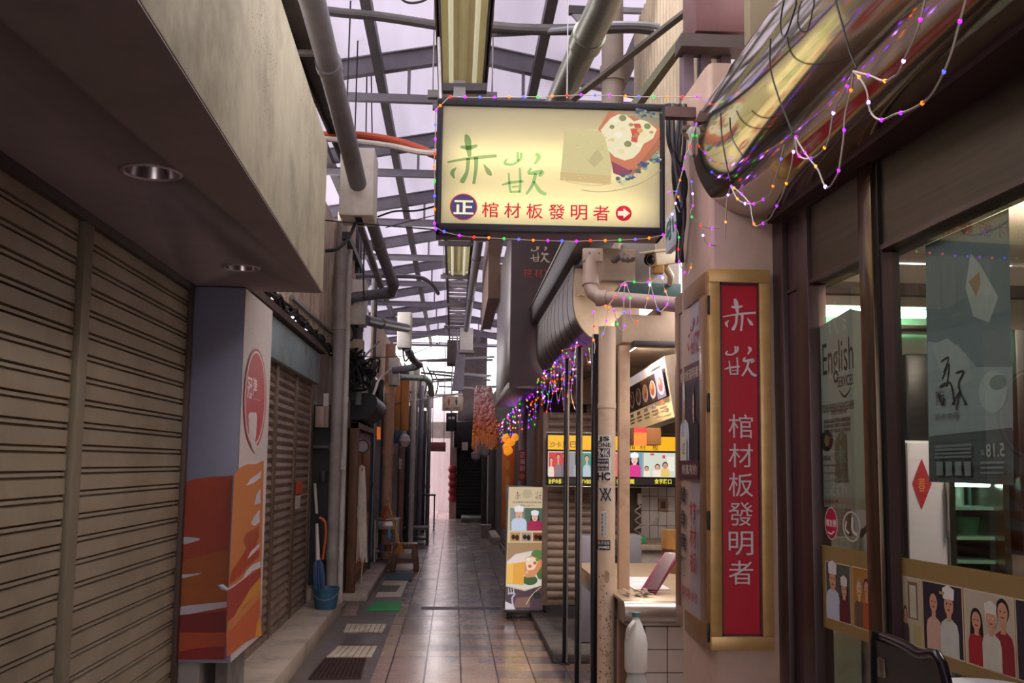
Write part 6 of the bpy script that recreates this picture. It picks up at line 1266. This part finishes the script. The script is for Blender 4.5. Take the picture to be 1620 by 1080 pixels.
# orange sign, red sign
t2 = t = thing('orange_sign', 'tall narrow orange sign board standing right of the far slatted shutter', 'sign', PY(803, 836, 15.6)); FO = faceY(15.6); OR = mat('orange_board', '#c96a22', .45, 0, .15, 3)
MB().pbox(FO, 795, 704, 813, 836, -.06, 0, OR, .006).build('board', t); A = Art(FO, .002, .0008)
for y in (735, 760, 785): A.ell(803, y, 3.5, 8, flat('#d98a3a'))
A.build('faded_marks', t)
b = MB(); random.seed(8)
for k in range(10): b.lathe([(0, -.06), (.05, -.03), (.06, .02), (.03, .06), (0, .07)], PY(random.uniform(799, 815), random.uniform(686, 716), 15.3), emit('amber_flower', '#ffa02a', .55), 8)
b.build('amber_garland', label='cluster of glowing amber paper flowers above the orange sign', cat='garland')
MB().pbox(FO, 800, 836, 806, 899, -.06, 0, BLK).build('leg', t2)
p = PY(826, 760, 13.2); MB().tube([(p.x, 13.2, 0), (p.x, 13.2, 3.0)], .055, mat('pinkish_pipe', '#9a8078', .5), 14).build('round_post', label='pinkish round post carrying the small red vertical sign', cat='post')
t = thing('red_vertical_sign', 'small red vertical sign with white blocks on the pinkish round post', 'sign', PY(826, 760, 13.1)); FRd = faceY(13.1); MB().pbox(FRd, 820.5, 712, 832, 760, -.03, 0, flat('#b03038'), .004).build('board', t)
A = Art(FRd, .002, .0006); [A.text(c_, 822.5, 715+i*10.5, 830.5, 723.5+i*10.5, flat('#e0c8c0'), .02) for i, c_ in enumerate('正福記')]; A.ell(826, 753, 4.5, 4.5, flat('#c9803a')); A.build('print', t)
# crochet hanging
t = thing('crochet_hanging', 'pink to orange crocheted hanging beside the stainless fascia', 'hanging', PY(768, 715, 17.5))
MB().tube([PY(748, 611, 17.5), Vector((1.03, 17.5, PY(748, 611, 17.5).z))], .02, STEEL, 8).build('hanging_rod', t)
CRO = [mat('crochet_%d' % i, c_, .8, var=.2, scale=30) for i, c_ in enumerate(('#ffd0cc', '#ffc2bc', '#ffb2a4', '#ff9c80', '#ff985c', '#ffa648'))]
random.seed(12)
for r_ in range(20):
    b = MB(); f = r_/19; y0 = 614+f*92; xa = 752-4*f; xb = 778+9*min(1, f*1.4)
    for k in range(2):
        pts = [PY(xa+(xb-xa)*j/22, y0+(2.4 if (j+k) % 2 else -2.4)+random.uniform(-.7, .7), 17.5+random.uniform(-.05, .05)) for j in range(23)]
        b.tube(smooth_path(pts, 2), .015+.014*f, CRO[min(5, int(f*6+random.uniform(-.4, .4)) if f > 0 else 0)], 5)
    b.build('yarn_row', t)
for j in range(9):
    x = 750+j*4.2; MB().tube(smooth_path([PY(x, 690, 17.45), PY(x+random.uniform(-2, 2), 702, 17.45), PY(x+random.uniform(-2, 2), 712+random.uniform(-6, 8), 17.45)]), .032, CRO[random.choice((3, 4, 5))], 6).build('tassel', t)
b = MB(); 
for k in range(8): b.lathe([(0, -.1), (.08, -.05), (.09, .05), (0, .1)], PY(758+random.uniform(-6, 12), 712+random.uniform(-8, 12), 17.5), mat('grey_cloth', '#8f8a88', .8, var=.3), 8)
b.build('cloth_bundle', label='grey cloth bundle hanging under the crochet', cat='bundle')

# ================================================================== banner stand
BY = 11.0; FBn = Face(PY(831, 870, BY), (1, -.03, 0), (0, -.04, -1))
t = thing('banner_stand', 'wheeled light-up banner stand with toast picture on the alley floor', 'sign', PZ(830, 968, 0))
a = FBn.uv(803, 768); e = FBn.uv(858, 962)
MB().pbox(FBn, 800, 768, 860, 965, -.09, -.004, mat('banner_case', '#77706c', .35, .6), .008).build('case', t)
b = MB()
for q in ((803.5, 768, 862, 770.5), (798, 962.5, 860, 966)): b.pbox(FBn, *q, -.095, .008, mat('banner_frame', '#8d8378', .3, .7), .003)
b.build('frame', t)
A = Art(FBn, 0, .0006); Bq = lambda h: lit(h, .8); DKQ = flat('#2c2422')
A.poly([(805, 770), (861, 770), (858, 963), (799, 963)], Bq('#cdb896'))
A.brush('chi', 815, 777, 824, 790, DKQ, .8); A.brush('kan', 846, 777, 857, 790, DKQ, .8); A.ell(834, 781, 8, 7.5, Bq('#b7a788')); A.text('台南康樂市場赤嵌棺材板', 811, 792.5, 857, 796, DKQ); A.text('創始人許六一', 823, 798, 846, 801, flat('#8a4a3a'))
A.rect(807, 803, 859, 839, Bq('#7d8a84')); A.rect(830, 803, 859, 839, Bq('#4a6350')); A.person(821, 803.5, 839, 24, Bq('#c3cbe0'), Bq('#d8a994'), Bq('#6a5a58'), Bq('#e6e2e4')); A.person(846, 810, 839, 23, Bq('#a01f4a'), Bq('#e2b6a2'), flat('#221a1c'), Bq('#e6e2e4'), True)
for i, c_ in enumerate(('#b5843a', '#a58a7a', '#8f4a2a')): A.rect(807+i*18, 842, 822.5+i*18, 856, Bq(c_)); A.ell(812+i*18, 849, 3, 4, flat('#4a2a1e')); A.ell(818+i*18, 850, 3, 4.5, flat('#3a2a28'))
A.poly([(803, 858), (859, 858), (858, 885), (802, 890)], Bq('#a5805a'))
A.poly([(802, 888), (815, 876), (840, 871), (858, 876), (858, 925), (830, 932), (801, 925)], Bq('#d8cdc2'))
A.ell(850, 878, 10, 9, Bq('#5a7a42')); A.ell(838, 917, 12, 8, Bq('#3f5a34')); A.ell(854, 900, 6, 16, Bq('#4a6a3a'))
A.poly([(822, 888), (840, 878), (857, 886), (857, 895), (845, 912), (832, 913), (826, 900)], Bq('#d88a5a')); A.poly([(830, 884), (842, 880), (852, 886), (845, 900), (834, 902)], Bq('#efd3b4'))
for x, y, c_ in ((836, 884, '#f2e6d6'), (846, 890, '#d8603a'), (838, 895, '#d8603a'), (833, 905, '#e6a884'), (850, 885, '#6a8a42')): A.ell(x, y, 3, 2.6, Bq(c_), 12)
A.poly([(802, 891), (830, 886), (828, 925), (801, 922)], Bq('#e6a23c')); A.poly([(802, 887), (818, 877), (832, 876), (830, 888), (802, 892)], Bq('#e8cfc4')); A.poly([(802, 892), (812, 891), (811, 922), (801, 921)], Bq('#f0b95a'))
A.poly([(800, 927), (830, 934), (858, 925), (858, 963), (799, 963)], Bq('#4a3440')); A.poly([(816, 945), (838, 943), (838, 960), (812, 960)], Bq('#7d5a50'))
for x in (804, 808, 812): A.line([(x, 930), (x+1, 939)], 1.2, Bq('#cfc6d2'))
A.line([(803, 938), (814, 938), (810, 946), (812, 960)], 2.6, Bq('#b9b0be')); A.line([(832, 955), (840, 942), (852, 930), (856, 928)], 1.3, Bq('#c8ab84')); A.ell(849, 941, 6, 6, Bq('#262228')); A.poly([(799, 950), (812, 956), (815, 963), (799, 963)], Bq('#cfc4ce'))
A.build('banner_print', t)
MB().box(PZ(800, 966, .06).x, PZ(862, 966, .06).x, BY-.14, BY+.16, .05, .085, BLK, .006).build('base_frame', t)
for x in (801, 846):
    for dy in (-.1, .1):
        c = PZ(x+3, 972, .03); MB().lathe([(0, -.014), (.028, -.014), (.03, -.008), (.03, .008), (.028, .014), (0, .014)], (c.x, BY+dy, .032), BLK, 16, (1, 0, 0)).build('wheel', t)

# ================================================================== string lights
BC = {'p': ('#6410ff', 7), 'b': ('#2c34ff', 6), 'o': ('#ff5a04', 3.4), 'r': ('#ff1a08', 4), 'g': ('#10ff40', 1.6), 'v': ('#9a14ff', 5), 'y': ('#ff8a0a', 2.6), 'w': ('#9a58ff', 26)}
BM = {k: emit('bulb_'+k, c_, s_*1.0) for k, (c_, s_) in BC.items()}
_bm = {}
def bulb(parent, p, k, r_):
    key = (k, round(r_, 4))
    if key not in _bm:
        b = MB(); b.lathe([(0, -r_*1.3), (r_*.8, -r_*.7), (r_, 0), (r_*.8, r_*.8), (0, r_*1.2)], (0, 0, 0), BM[k], 8); o = b.build('bulb', None, origin=(0, 0, 0)); _bm[key] = o.data; bpy.data.objects.remove(o)
    o = bpy.data.objects.new('bulb', _bm[key]); col.objects.link(o); o.parent = parent; o.location = Vector(p)-wloc(parent)
WW = mat('clear_wire', '#b9a99c', .35, 0, .1)
def string(label, strands, r_=.005, wire=.0022, pat='popvbrogp', group=None, n_each=None, wm=None):
    t = thing('string_lights', label, 'string lights', strands[0][0], group); i = 0
    b = MB()
    for s_ in strands: b.tube(smooth_path(s_, 4), wire, wm or WW, 4)
    b.build('wire', t)
    return t
def along(t, pts, sp, r_, pat, off=0):
    pts = smooth_path(pts, 6); d = 0; nxt = off; i = random.randrange(len(pat))
    for a, c_ in zip(pts, pts[1:]):
        L_ = (c_-a).length
        while nxt <= d+L_: bulb(t, a.lerp(c_, (nxt-d)/L_ if L_ else 0), pat[i % len(pat)], r_); i += 1; nxt += sp
        d += L_
random.seed(21)
def on(pts, off=0.): return [FSg.px(x, y, .03+off) for x, y in pts]
top = [(713, 157, 'r'), (736, 157.5, 'v'), (759, 158, 'b'), (782, 158, 'p'), (805, 157.5, 'o'), (828, 157, 'b'), (850, 157, 'g'), (873, 156, 'o'), (896, 155, 'r'), (918, 154, 'v'), (940, 154.5, 'b'), (963, 155, 'v'), (988, 156, 'o'), (1009, 157, 'b'), (1032, 157, 'g'), (1054, 157, 'o'), (1077, 157, 'r'), (1100, 157, 'v'), (1122, 158, 'b')]
bot = [(703, 369, 'b'), (727, 375, 'v'), (750, 377.5, 'r'), (773, 378.5, 'o'), (797, 380, 'g'), (820, 381, 'b'), (843, 382.5, 'o'), (866, 383, 'v'), (888, 383.5, 'b'), (911, 384, 'v'), (933, 383, 'r'), (956, 383, 'o'), (979, 382, 'g'), (1003, 381, 'b'), (1025, 379, 'o'), (1047, 374, 'v')]
lef = [(697, 171, 'o'), (690, 179, 'v'), (689, 201, 'b'), (689, 224, 'v'), (688, 246, 'r'), (687, 267, 'o'), (688, 290, 'g'), (688, 313, 'b'), (688, 334, 'o'), (688, 356, 'v'), (690, 365, 'p')]
t = string('multicolour string lights wound around the edge of the light-box sign', [on([(700, 168)]+[(x, y) for x, y, c_ in top]), on([(x, y) for x, y, c_ in lef]), on([(690, 362)]+[(x, y) for x, y, c_ in bot])])
for L_ in (top, bot, lef):
    for x, y, c_ in L_: bulb(t, FSg.px(x, y, .034), c_, .0062)
def z2(x, y): return (1040+x/2.793, y/2.793)
def px_strand(pts, X): return [PX(*z2(x, y), X) for x, y in pts]
S = [[(1365, -10), (1330, 120), (1295, 245), (1245, 360), (1190, 440), (1110, 488), (1050, 505), (985, 530), (940, 490), (925, 400), (890, 340), (865, 315)],
     [(1185, -10), (1150, 130), (1100, 240), (1065, 320), (1040, 340), (1000, 358), (940, 335), (865, 315)],
     [(865, 318), (820, 420), (780, 490), (760, 600), (740, 650), (700, 690), (660, 703), (620, 680), (610, 602)],
     [(865, 318), (855, 400), (830, 500), (823, 600), (810, 700), (795, 770), (748, 830), (710, 750), (670, 700), (630, 640), (610, 602)],
     [(610, 602), (600, 680), (590, 740), (560, 840), (540, 885), (500, 960)], [(560, 640), (540, 730), (520, 790), (500, 850), (470, 880), (410, 903), (355, 880), (325, 820)],
     [(325, 820), (308, 880), (303, 960), (298, 1060)], [(325, 820), (375, 860), (410, 905), (418, 950), (432, 998), (470, 985), (500, 960)]]
sts = [px_strand(s_, 1.10) for s_ in S]
t = string('multicolour string lights looped under the mirror-polished awning', sts, .005, .0032)
for s_ in sts: along(t, s_, .115, .005, 'vovbopvwyp', .05)
def z3(x, y): return (930+x/5.685, 370+y/5.685)
S = [[(672, 365), (620, 400), (560, 430), (480, 440), (335, 430), (270, 520), (195, 630), (120, 655), (65, 680)], [(672, 365), (680, 470), (715, 560), (715, 630), (660, 695), (630, 680), (600, 595), (575, 500), (560, 430)],
     [(560, 430), (540, 570), (510, 680)], [(335, 430), (375, 540), (378, 640), (382, 740), (420, 795), (475, 765)], [(335, 430), (322, 575), (325, 680), (332, 800), (310, 872), (268, 820), (250, 730), (195, 630)], [(195, 630), (165, 775), (148, 870), (118, 930)], [(65, 680), (50, 720), (55, 825), (45, 920), (62, 1000), (55, 1075)], [(560, 440), (555, 330), (557, 270)]]
sts = [[PY(*z3(x, y), 5.95) for x, y in s_] for s_ in S]
t = string('multicolour string lights draped over the beige drain pipe and sticker post', sts, .005, .0028)
for s_ in sts: along(t, s_, .085, .0068, 'ovbpgvrow', .02)
def z4(x, y): return (1040+x/3.724, 150+y/3.724)
S = [[(370, 10), (325, 60), (295, 105), (235, 160), (190, 310), (165, 360), (150, 440), (128, 520), (105, 600), (108, 640), (130, 690)], [(200, 500), (205, 560), (212, 640), (195, 700), (230, 750), (290, 782), (365, 787)], [(85, 690), (100, 760), (126, 830), (125, 970), (175, 1060), (205, 990)], [(265, 815), (290, 875), (350, 888)], [(60, 580), (105, 570), (135, 630)]]
sts = [[PY(*z4(x, y), 4.33) for x, y in s_] for s_ in S]
t = string('multicolour string lights trailing down the rounded edge of the column', sts, .005, .0026)
for s_ in sts: along(t, s_, .055, .005, 'vobwvgrv', .01)
random.seed(33)
for lb, ya, yb, dx, n, r_ in (('multicolour icicle lights hanging under the near half of the stall awning', 7.3, 9.0, .05, 7, .0058), ('multicolour icicle lights hanging under the far half of the stall awning', 9.0, 12.0, .04, 11, .0072), ('dense bunch of multicolour icicle lights beyond the stall awning', 12.0, 19.5, .03, 13, .0095)):
    sts = []; main = []
    for k in range(n+1):
        Y = ya+(yb-ya)*k/n; x = .89+(Y-9)*.0+dx*math.sin(k*2.3); z = 2.56-.005*k if Y < 12 else 2.5-(Y-12)*.01
        main.append(Vector((x, Y, z)))
        q = [Vector((x, Y, z))]
        for j in range(random.choice((2, 3, 4))): q.append(q[-1]+Vector((random.uniform(-.03, .03), random.uniform(-.12, .12), -random.uniform(.08, .14))))
        sts.append(q)
        if Y < 12 and random.random() < .6: q2 = [Vector((x+.1, Y+.05, z)), Vector((x+.12, Y+.12, z-.16)), Vector((x+.1, Y+.3, z-.02))]; sts.append(q2)
    t = string(lb, [main]+sts, r_, .003)
    along(t, main, .16 if Y < 15 else .35, r_, 'obwroygp', .03)
    for s_ in sts: along(t, s_, .1, r_, 'obvropgwyp', random.uniform(.02, .05))

# ================================================================== upper right: duct, braces, cables
pipe('steel_duct', 'large galvanised steel duct dropping from the top towards the light-box sign', [PY(978, -60, 5.0), PY(958, 0, 5.5), PY(929, 62, 6.05), PY(880, 170, 7.0), PY(850, 235, 8.0)], .093, mat('zinc_duct', '#93958a', .32, .8, .12, 30), (2.0,), 24)
b = MB(); b.bar(PY(1125, -12, 5.6), PY(905, 158, 6.2), .055, .02, mat('brace_dark', '#5d5350', .5, .4)); b.build('diagonal_brace', label='long flat diagonal brace above the light-box sign', cat='brace')
MB().bar(PY(1092, 50, 5.6), PY(1002, 172, 5.9), .06, .045, mat('brace_olive', '#6a6553', .5, .4)).build('diagonal_brace', label='shorter angle brace right of the long diagonal brace', cat='brace')
pipe('steel_duct', 'pale zinc pipe standing upright behind the steel duct', [PY(969, -20, 7.4), PY(969, 330, 7.4)], .085, mat('stained_pipe', '#93837a', .6, .1, .15, 4), (.4,), 16)
for x0, x1, Yp, r_, lb in ((882, 882, 9.5, .05, 'white pipe seen left of the steel duct'), (928, 888, 9.0, .055, 'slanting pale pipe just left of the steel duct')):
    pipe('white_pipe', lb, [PY(x0, -30, Yp), PY(x1, 170, Yp+.6)], r_, PVCL, (.6,), 14)
b = MB(); p = PY(905, 12, 7.6); b.pbox(faceY(7.6), 900, 8, 945, 22, -.05, 0, DSTEEL); b.prism([PY(x, y, 7.58) for x, y in ((905, 22), (945, 22), (945, 42), (922, 42))], (0, .04, 0), STEEL); b.bar(PY(945, 15, 7.6), Vector((1.45, 7.6, PY(945, 15, 7.6).z)), .04, .04, STEEL); b.build('gusset_plate', label='grey gusset plate bracket beside the top of the steel duct', cat='bracket')
b = MB(); b.tube([PY(899, -30, 5.2), PY(897, 156, 4.75)], .0035, STEEL, 5); b.build('sign_wire', label='thin bright wire holding up the middle of the light-box sign', cat='wire')
b = MB(); b.pbox(faceY(5.0), 1100, -60, 1182, 52, -.3, 0, mat('maroon_box', '#6a4444', .6, 0, .2, 4), .01); b.build('maroon_box', label='maroon painted box under the roof above the column', cat='box')
b = MB(); b.pbox(faceY(4.95), 1078, 52, 1182, 76, -.15, .0, mat('dark_ledge', '#4a3c3a', .6)); b.build('dark_ledge', label='dark ledge bar under the maroon box', cat='ledge')
for x, lb in ((1090, 'purple-grey post under the dark ledge, left one'), (1118, 'purple-grey post under the dark ledge, middle one'), (1150, 'purple-grey post under the dark ledge, right one')):
    MB().pbox(faceY(5.05), x-9, 74, x+9, 330, -.1, 0, mat('purple_grey_post', '#6d5a66', .5, .2, .15), .005).build('square_post', label=lb, cat='post')
b = MB(); b.box(1.415, 1.425, 5.75, 6.1, 3.55, 4.75, SIDEP); b.build('window_2', kind='structure')
MB().pbox(faceY(4.6), 1186, -50, 1240, 200, -.1, 0, mat('olive_sheet', '#7d7258', .6, .1, .15, 4)).build('olive_panel', label='olive sheet panel behind the top of the mirror awning', cat='panel')
random.seed(14)
t = thing('cable_bunch', 'bunch of dark cables hanging between the light-box sign and the column', 'cable', PY(1075, 180, 4.7))
for k in range(11):
    x = 1058+k*2.6; b = MB(); b.tube(smooth_path([PY(x+random.uniform(-6, 6), 165, 4.75), PY(x+random.uniform(-8, 8), 225, 4.72), PY(1078+random.uniform(-14, 8), 285, 4.7), PY(1078+random.uniform(-6, 6), 345, 4.72), PY(1074+random.uniform(-5, 6), 415, 4.8)]), random.uniform(.007, .014), (WIRE, PVC, WIRE, DSTEEL)[k % 4], 6); b.build('cable', t)
b = MB(); pts = [PY(1090+10*math.cos(k*.7), 205+8*math.sin(k*.7)+k*.3, 4.35) for k in range(22)]; b.tube(smooth_path(pts, 2), .006, mat('brown_wire', '#7a5a48', .5), 5); b.build('wire_coil', label='small coil of brown wire beside the left end of the mirror awning', cat='cable')
b = MB(); b.lathe([(0, -.08), (.012, -.07), (.02, 0), (.028, .03), (.018, .06), (0, .07)], PY(1094, 222, 4.36), mat('clear_wrap', '#b9b2ac', .15, 0, .2, 30, bump=.8), 10); b.build('plastic_wrap', label='crumpled clear plastic wrapped round wires at the column top', cat='wrap')
for k, pts in enumerate(([(560, 0), (545, 90), (550, 150), (570, 150), (610, 30), (612, -5)], [(785, -5), (820, 120), (850, 230), (880, 300)], [(500, 170), (500, 300), (540, 440), (600, 590)], [(280, 500), (285, 600), (305, 720), (322, 800)], [(320, 520), (330, 610), (375, 685)])):
    MB().tube(smooth_path([PX(*z2(x, y), 1.03) for x, y in pts]), .003, WIRE, 5).build('hanging_wire', label=('thin black wire loop over the top of the mirror awning', 'thin dark wire running down to the highest light hook on the mirror awning', 'thin dark wire crossing the glowing reflection on the mirror awning', 'thin dark wire at the left end of the mirror awning', 'short hooked wire at the left end of the mirror awning')[k], cat='wire')

# ================================================================== black chair at the bottom right
t = thing('black_chair', 'black high-backed chair at the bottom right in front of the shop window', 'chair', (1.2, 2.6, 0))
CH = mat('chair_black', '#0e0c10', .3, 0, .15); CHF = mat('chair_frame', '#1d181f', .25, .4, .1)
T0 = PY(1392, 1006, 2.75); T1 = PY(1452, 1034, 2.45); T2 = PY(1500, 1090, 2.3)
dn = Vector((0, 0, -1))
fr_ = smooth_path([Vector((T0.x-.012, 2.76, .46)), Vector((T0.x-.01, 2.76, T0.z-.06)), T0+Vector((.0, 0, -.008)), T0.lerp(T1, .25)+Vector((0, 0, .004)), T1, T2, Vector((T2.x+.02, T2.y-.03, .46))], 5)
MB().tube(fr_, .013, CHF, 12).build('back_frame', t)
inner = [p for p in fr_]
b = MB(); cc_ = Vector((0, 0, 0))
pl_ = [Vector((p.x, p.y, max(p.z, .5))) for p in fr_]; nrm = Vector((-(T2.y-T0.y), (T2.x-T0.x), 0)).normalized()
b.prism([p-nrm*.006 for p in pl_], nrm*.012, CH); b.build('backrest', t)
s0, s1 = Vector((T0.x-.02, 2.76, .45)), Vector((T2.x+.03, T2.y-.03, .45)); dv = nrm*.36 if nrm.x < 0 else -nrm*.36
b = MB(); b.prism([s0, s1, s1+dv, s0+dv], (0, 0, .04), CH, .008); b.build('seat', t)
for p in (s0, s1, s1+dv, s0+dv): MB().tube([p, Vector((p.x, p.y, 0))], .012, CHF, 10).build('leg', t)
b = MB(); b.lathe([(.0, 0), (.02, .0), (.02, .05), (0, .05)], PY(1401, 1070, 2.7), STNLS, 16); b.build('buckle', t)
t = thing('white_stool', 'white stool seat edge beside the black chair', 'stool', (1.35, 2.35, 0)); p = PY(1575, 1092, 2.5)
MB().lathe([(0, 0), (.13, 0), (.14, .012), (.13, .025), (0, .025)], (p.x-.02, 2.5, p.z-.02), mat('white_seat', '#c9c6cc', .4), 24).build('seat', t)
for k in range(3): a_ = k*2.1; MB().tube([(p.x-.02+.1*math.cos(a_), 2.5+.1*math.sin(a_), p.z-.02), (p.x-.02+.13*math.cos(a_), 2.5+.13*math.sin(a_), 0)], .012, STNLS, 8).build('leg', t)


# ================================================================== further pipes and wires in the middle distance on the left
for i, (px_, ytop, ybot, Yp, r_, m, lb) in enumerate((
        (566, 470, 640, 12.05, .04, PVC, 'narrow grey conduit rising left of the dark cable tangle'),
        (588, 440, 625, 14.9, .05, DSTEEL, 'dark upright pipe between second and third white cable boxes'),
        (652, 600, 745, 19.0, .05, PVCL, 'pale upright pipe right of the orange-brown board'),
        (664, 610, 760, 22.0, .06, PVC, 'grey upright pipe farther right of the orange-brown board'),
        (676, 620, 800, 26.0, .06, STEEL, 'steel upright pipe near the bright alley end on the left'))):
    a = PY(px_, ytop, Yp); b_ = PY(px_, ybot, Yp); x = max(b_.x, -1.28 if Yp < 15 else -1.19)
    pipe('downpipe', lb, [(x, Yp, min(a.z, 4.4)), (x, Yp, {14.9: .0, 19.0: .12}.get(Yp, 0 if Yp > 20 else b_.z))], r_, m, (.3, .7), 10)
for pts, r_, lb in (
        ([PY(548, 598, 11.9), PY(562, 585, 12.4), PY(580, 560, 13.5), PY(600, 540, 15)], .014, 'black cable looping up past the dark tangle to the right'),
        ([PY(565, 660, 13.5), PY(590, 625, 14.5), PY(600, 600, 15.0), PY(618, 585, 15.5)], .02, 'pale cable curving up to the fourth white cable box'),
        ([PY(556, 513, 11.65), PY(560, 530, 11.7), PY(552, 540, 11.6), PY(540, 535, 11.4)], .013, 'short cable loop hanging under the second white cable box'),
        ([PY(637, 550, 14.4), PY(640, 570, 14.4), PY(646, 566, 14.5), PY(648, 551, 14.4)], .013, 'short cable loop hanging under the third white cable box'),
        ([PY(600, 640, 16), PY(640, 636, 18), PY(690, 628, 22), PY(725, 622, 24)], .012, 'long thin wire running from the lantern tube to the WC sign'),
        ([PY(545, 560, 11.9), PY(600, 565, 12.8), PY(650, 560, 14.5), PY(700, 540, 18)], .007, 'thin wire sagging across below the white cable boxes'),
        ([PY(577, 380, 10.5), PY(575, 430, 10.6), PY(576, 475, 10.7)], .008, 'thin straight wire dropping beside the second white cable box')):
    MB().tube(smooth_path(pts), r_, PVCL if 'pale' in lb else WIRE, 6).build('hanging_cable', label=lb, cat='cable')
b = MB()
for k in range(6):
    x0 = 640+k*9; b.tube(smooth_path([PY(x0, 575+6*(k % 3), 20+k), PY(x0+8, 600+5*(k % 2), 20.4+k), PY(x0+4, 625, 21+k)]), .02, (PVC, WIRE, STEEL)[k % 3], 6)
b.build('cable_cluster', label='cluster of short pipes and cables high on the far left wall', cat='cable')
for x0, y0, x1, y1, Yp, m, lb in ((556, 536, 574, 556, 12.0, 'clad', 'grey-beige metal hood plate below the second white cable box'), (594, 600, 606, 640, 15.3, 'blk', 'black upright meter box left of the fourth white cable box'), (655, 572, 664, 592, 19.2, 'wht', 'small white box high left of the far ceiling tray')):
    MB().pbox(faceY(Yp), x0, y0, x1, y1, -.2, 0, {'clad': WALLU, 'blk': BLK, 'wht': BOXW}[m], .008).build('wall_box', label=lb, cat='box')
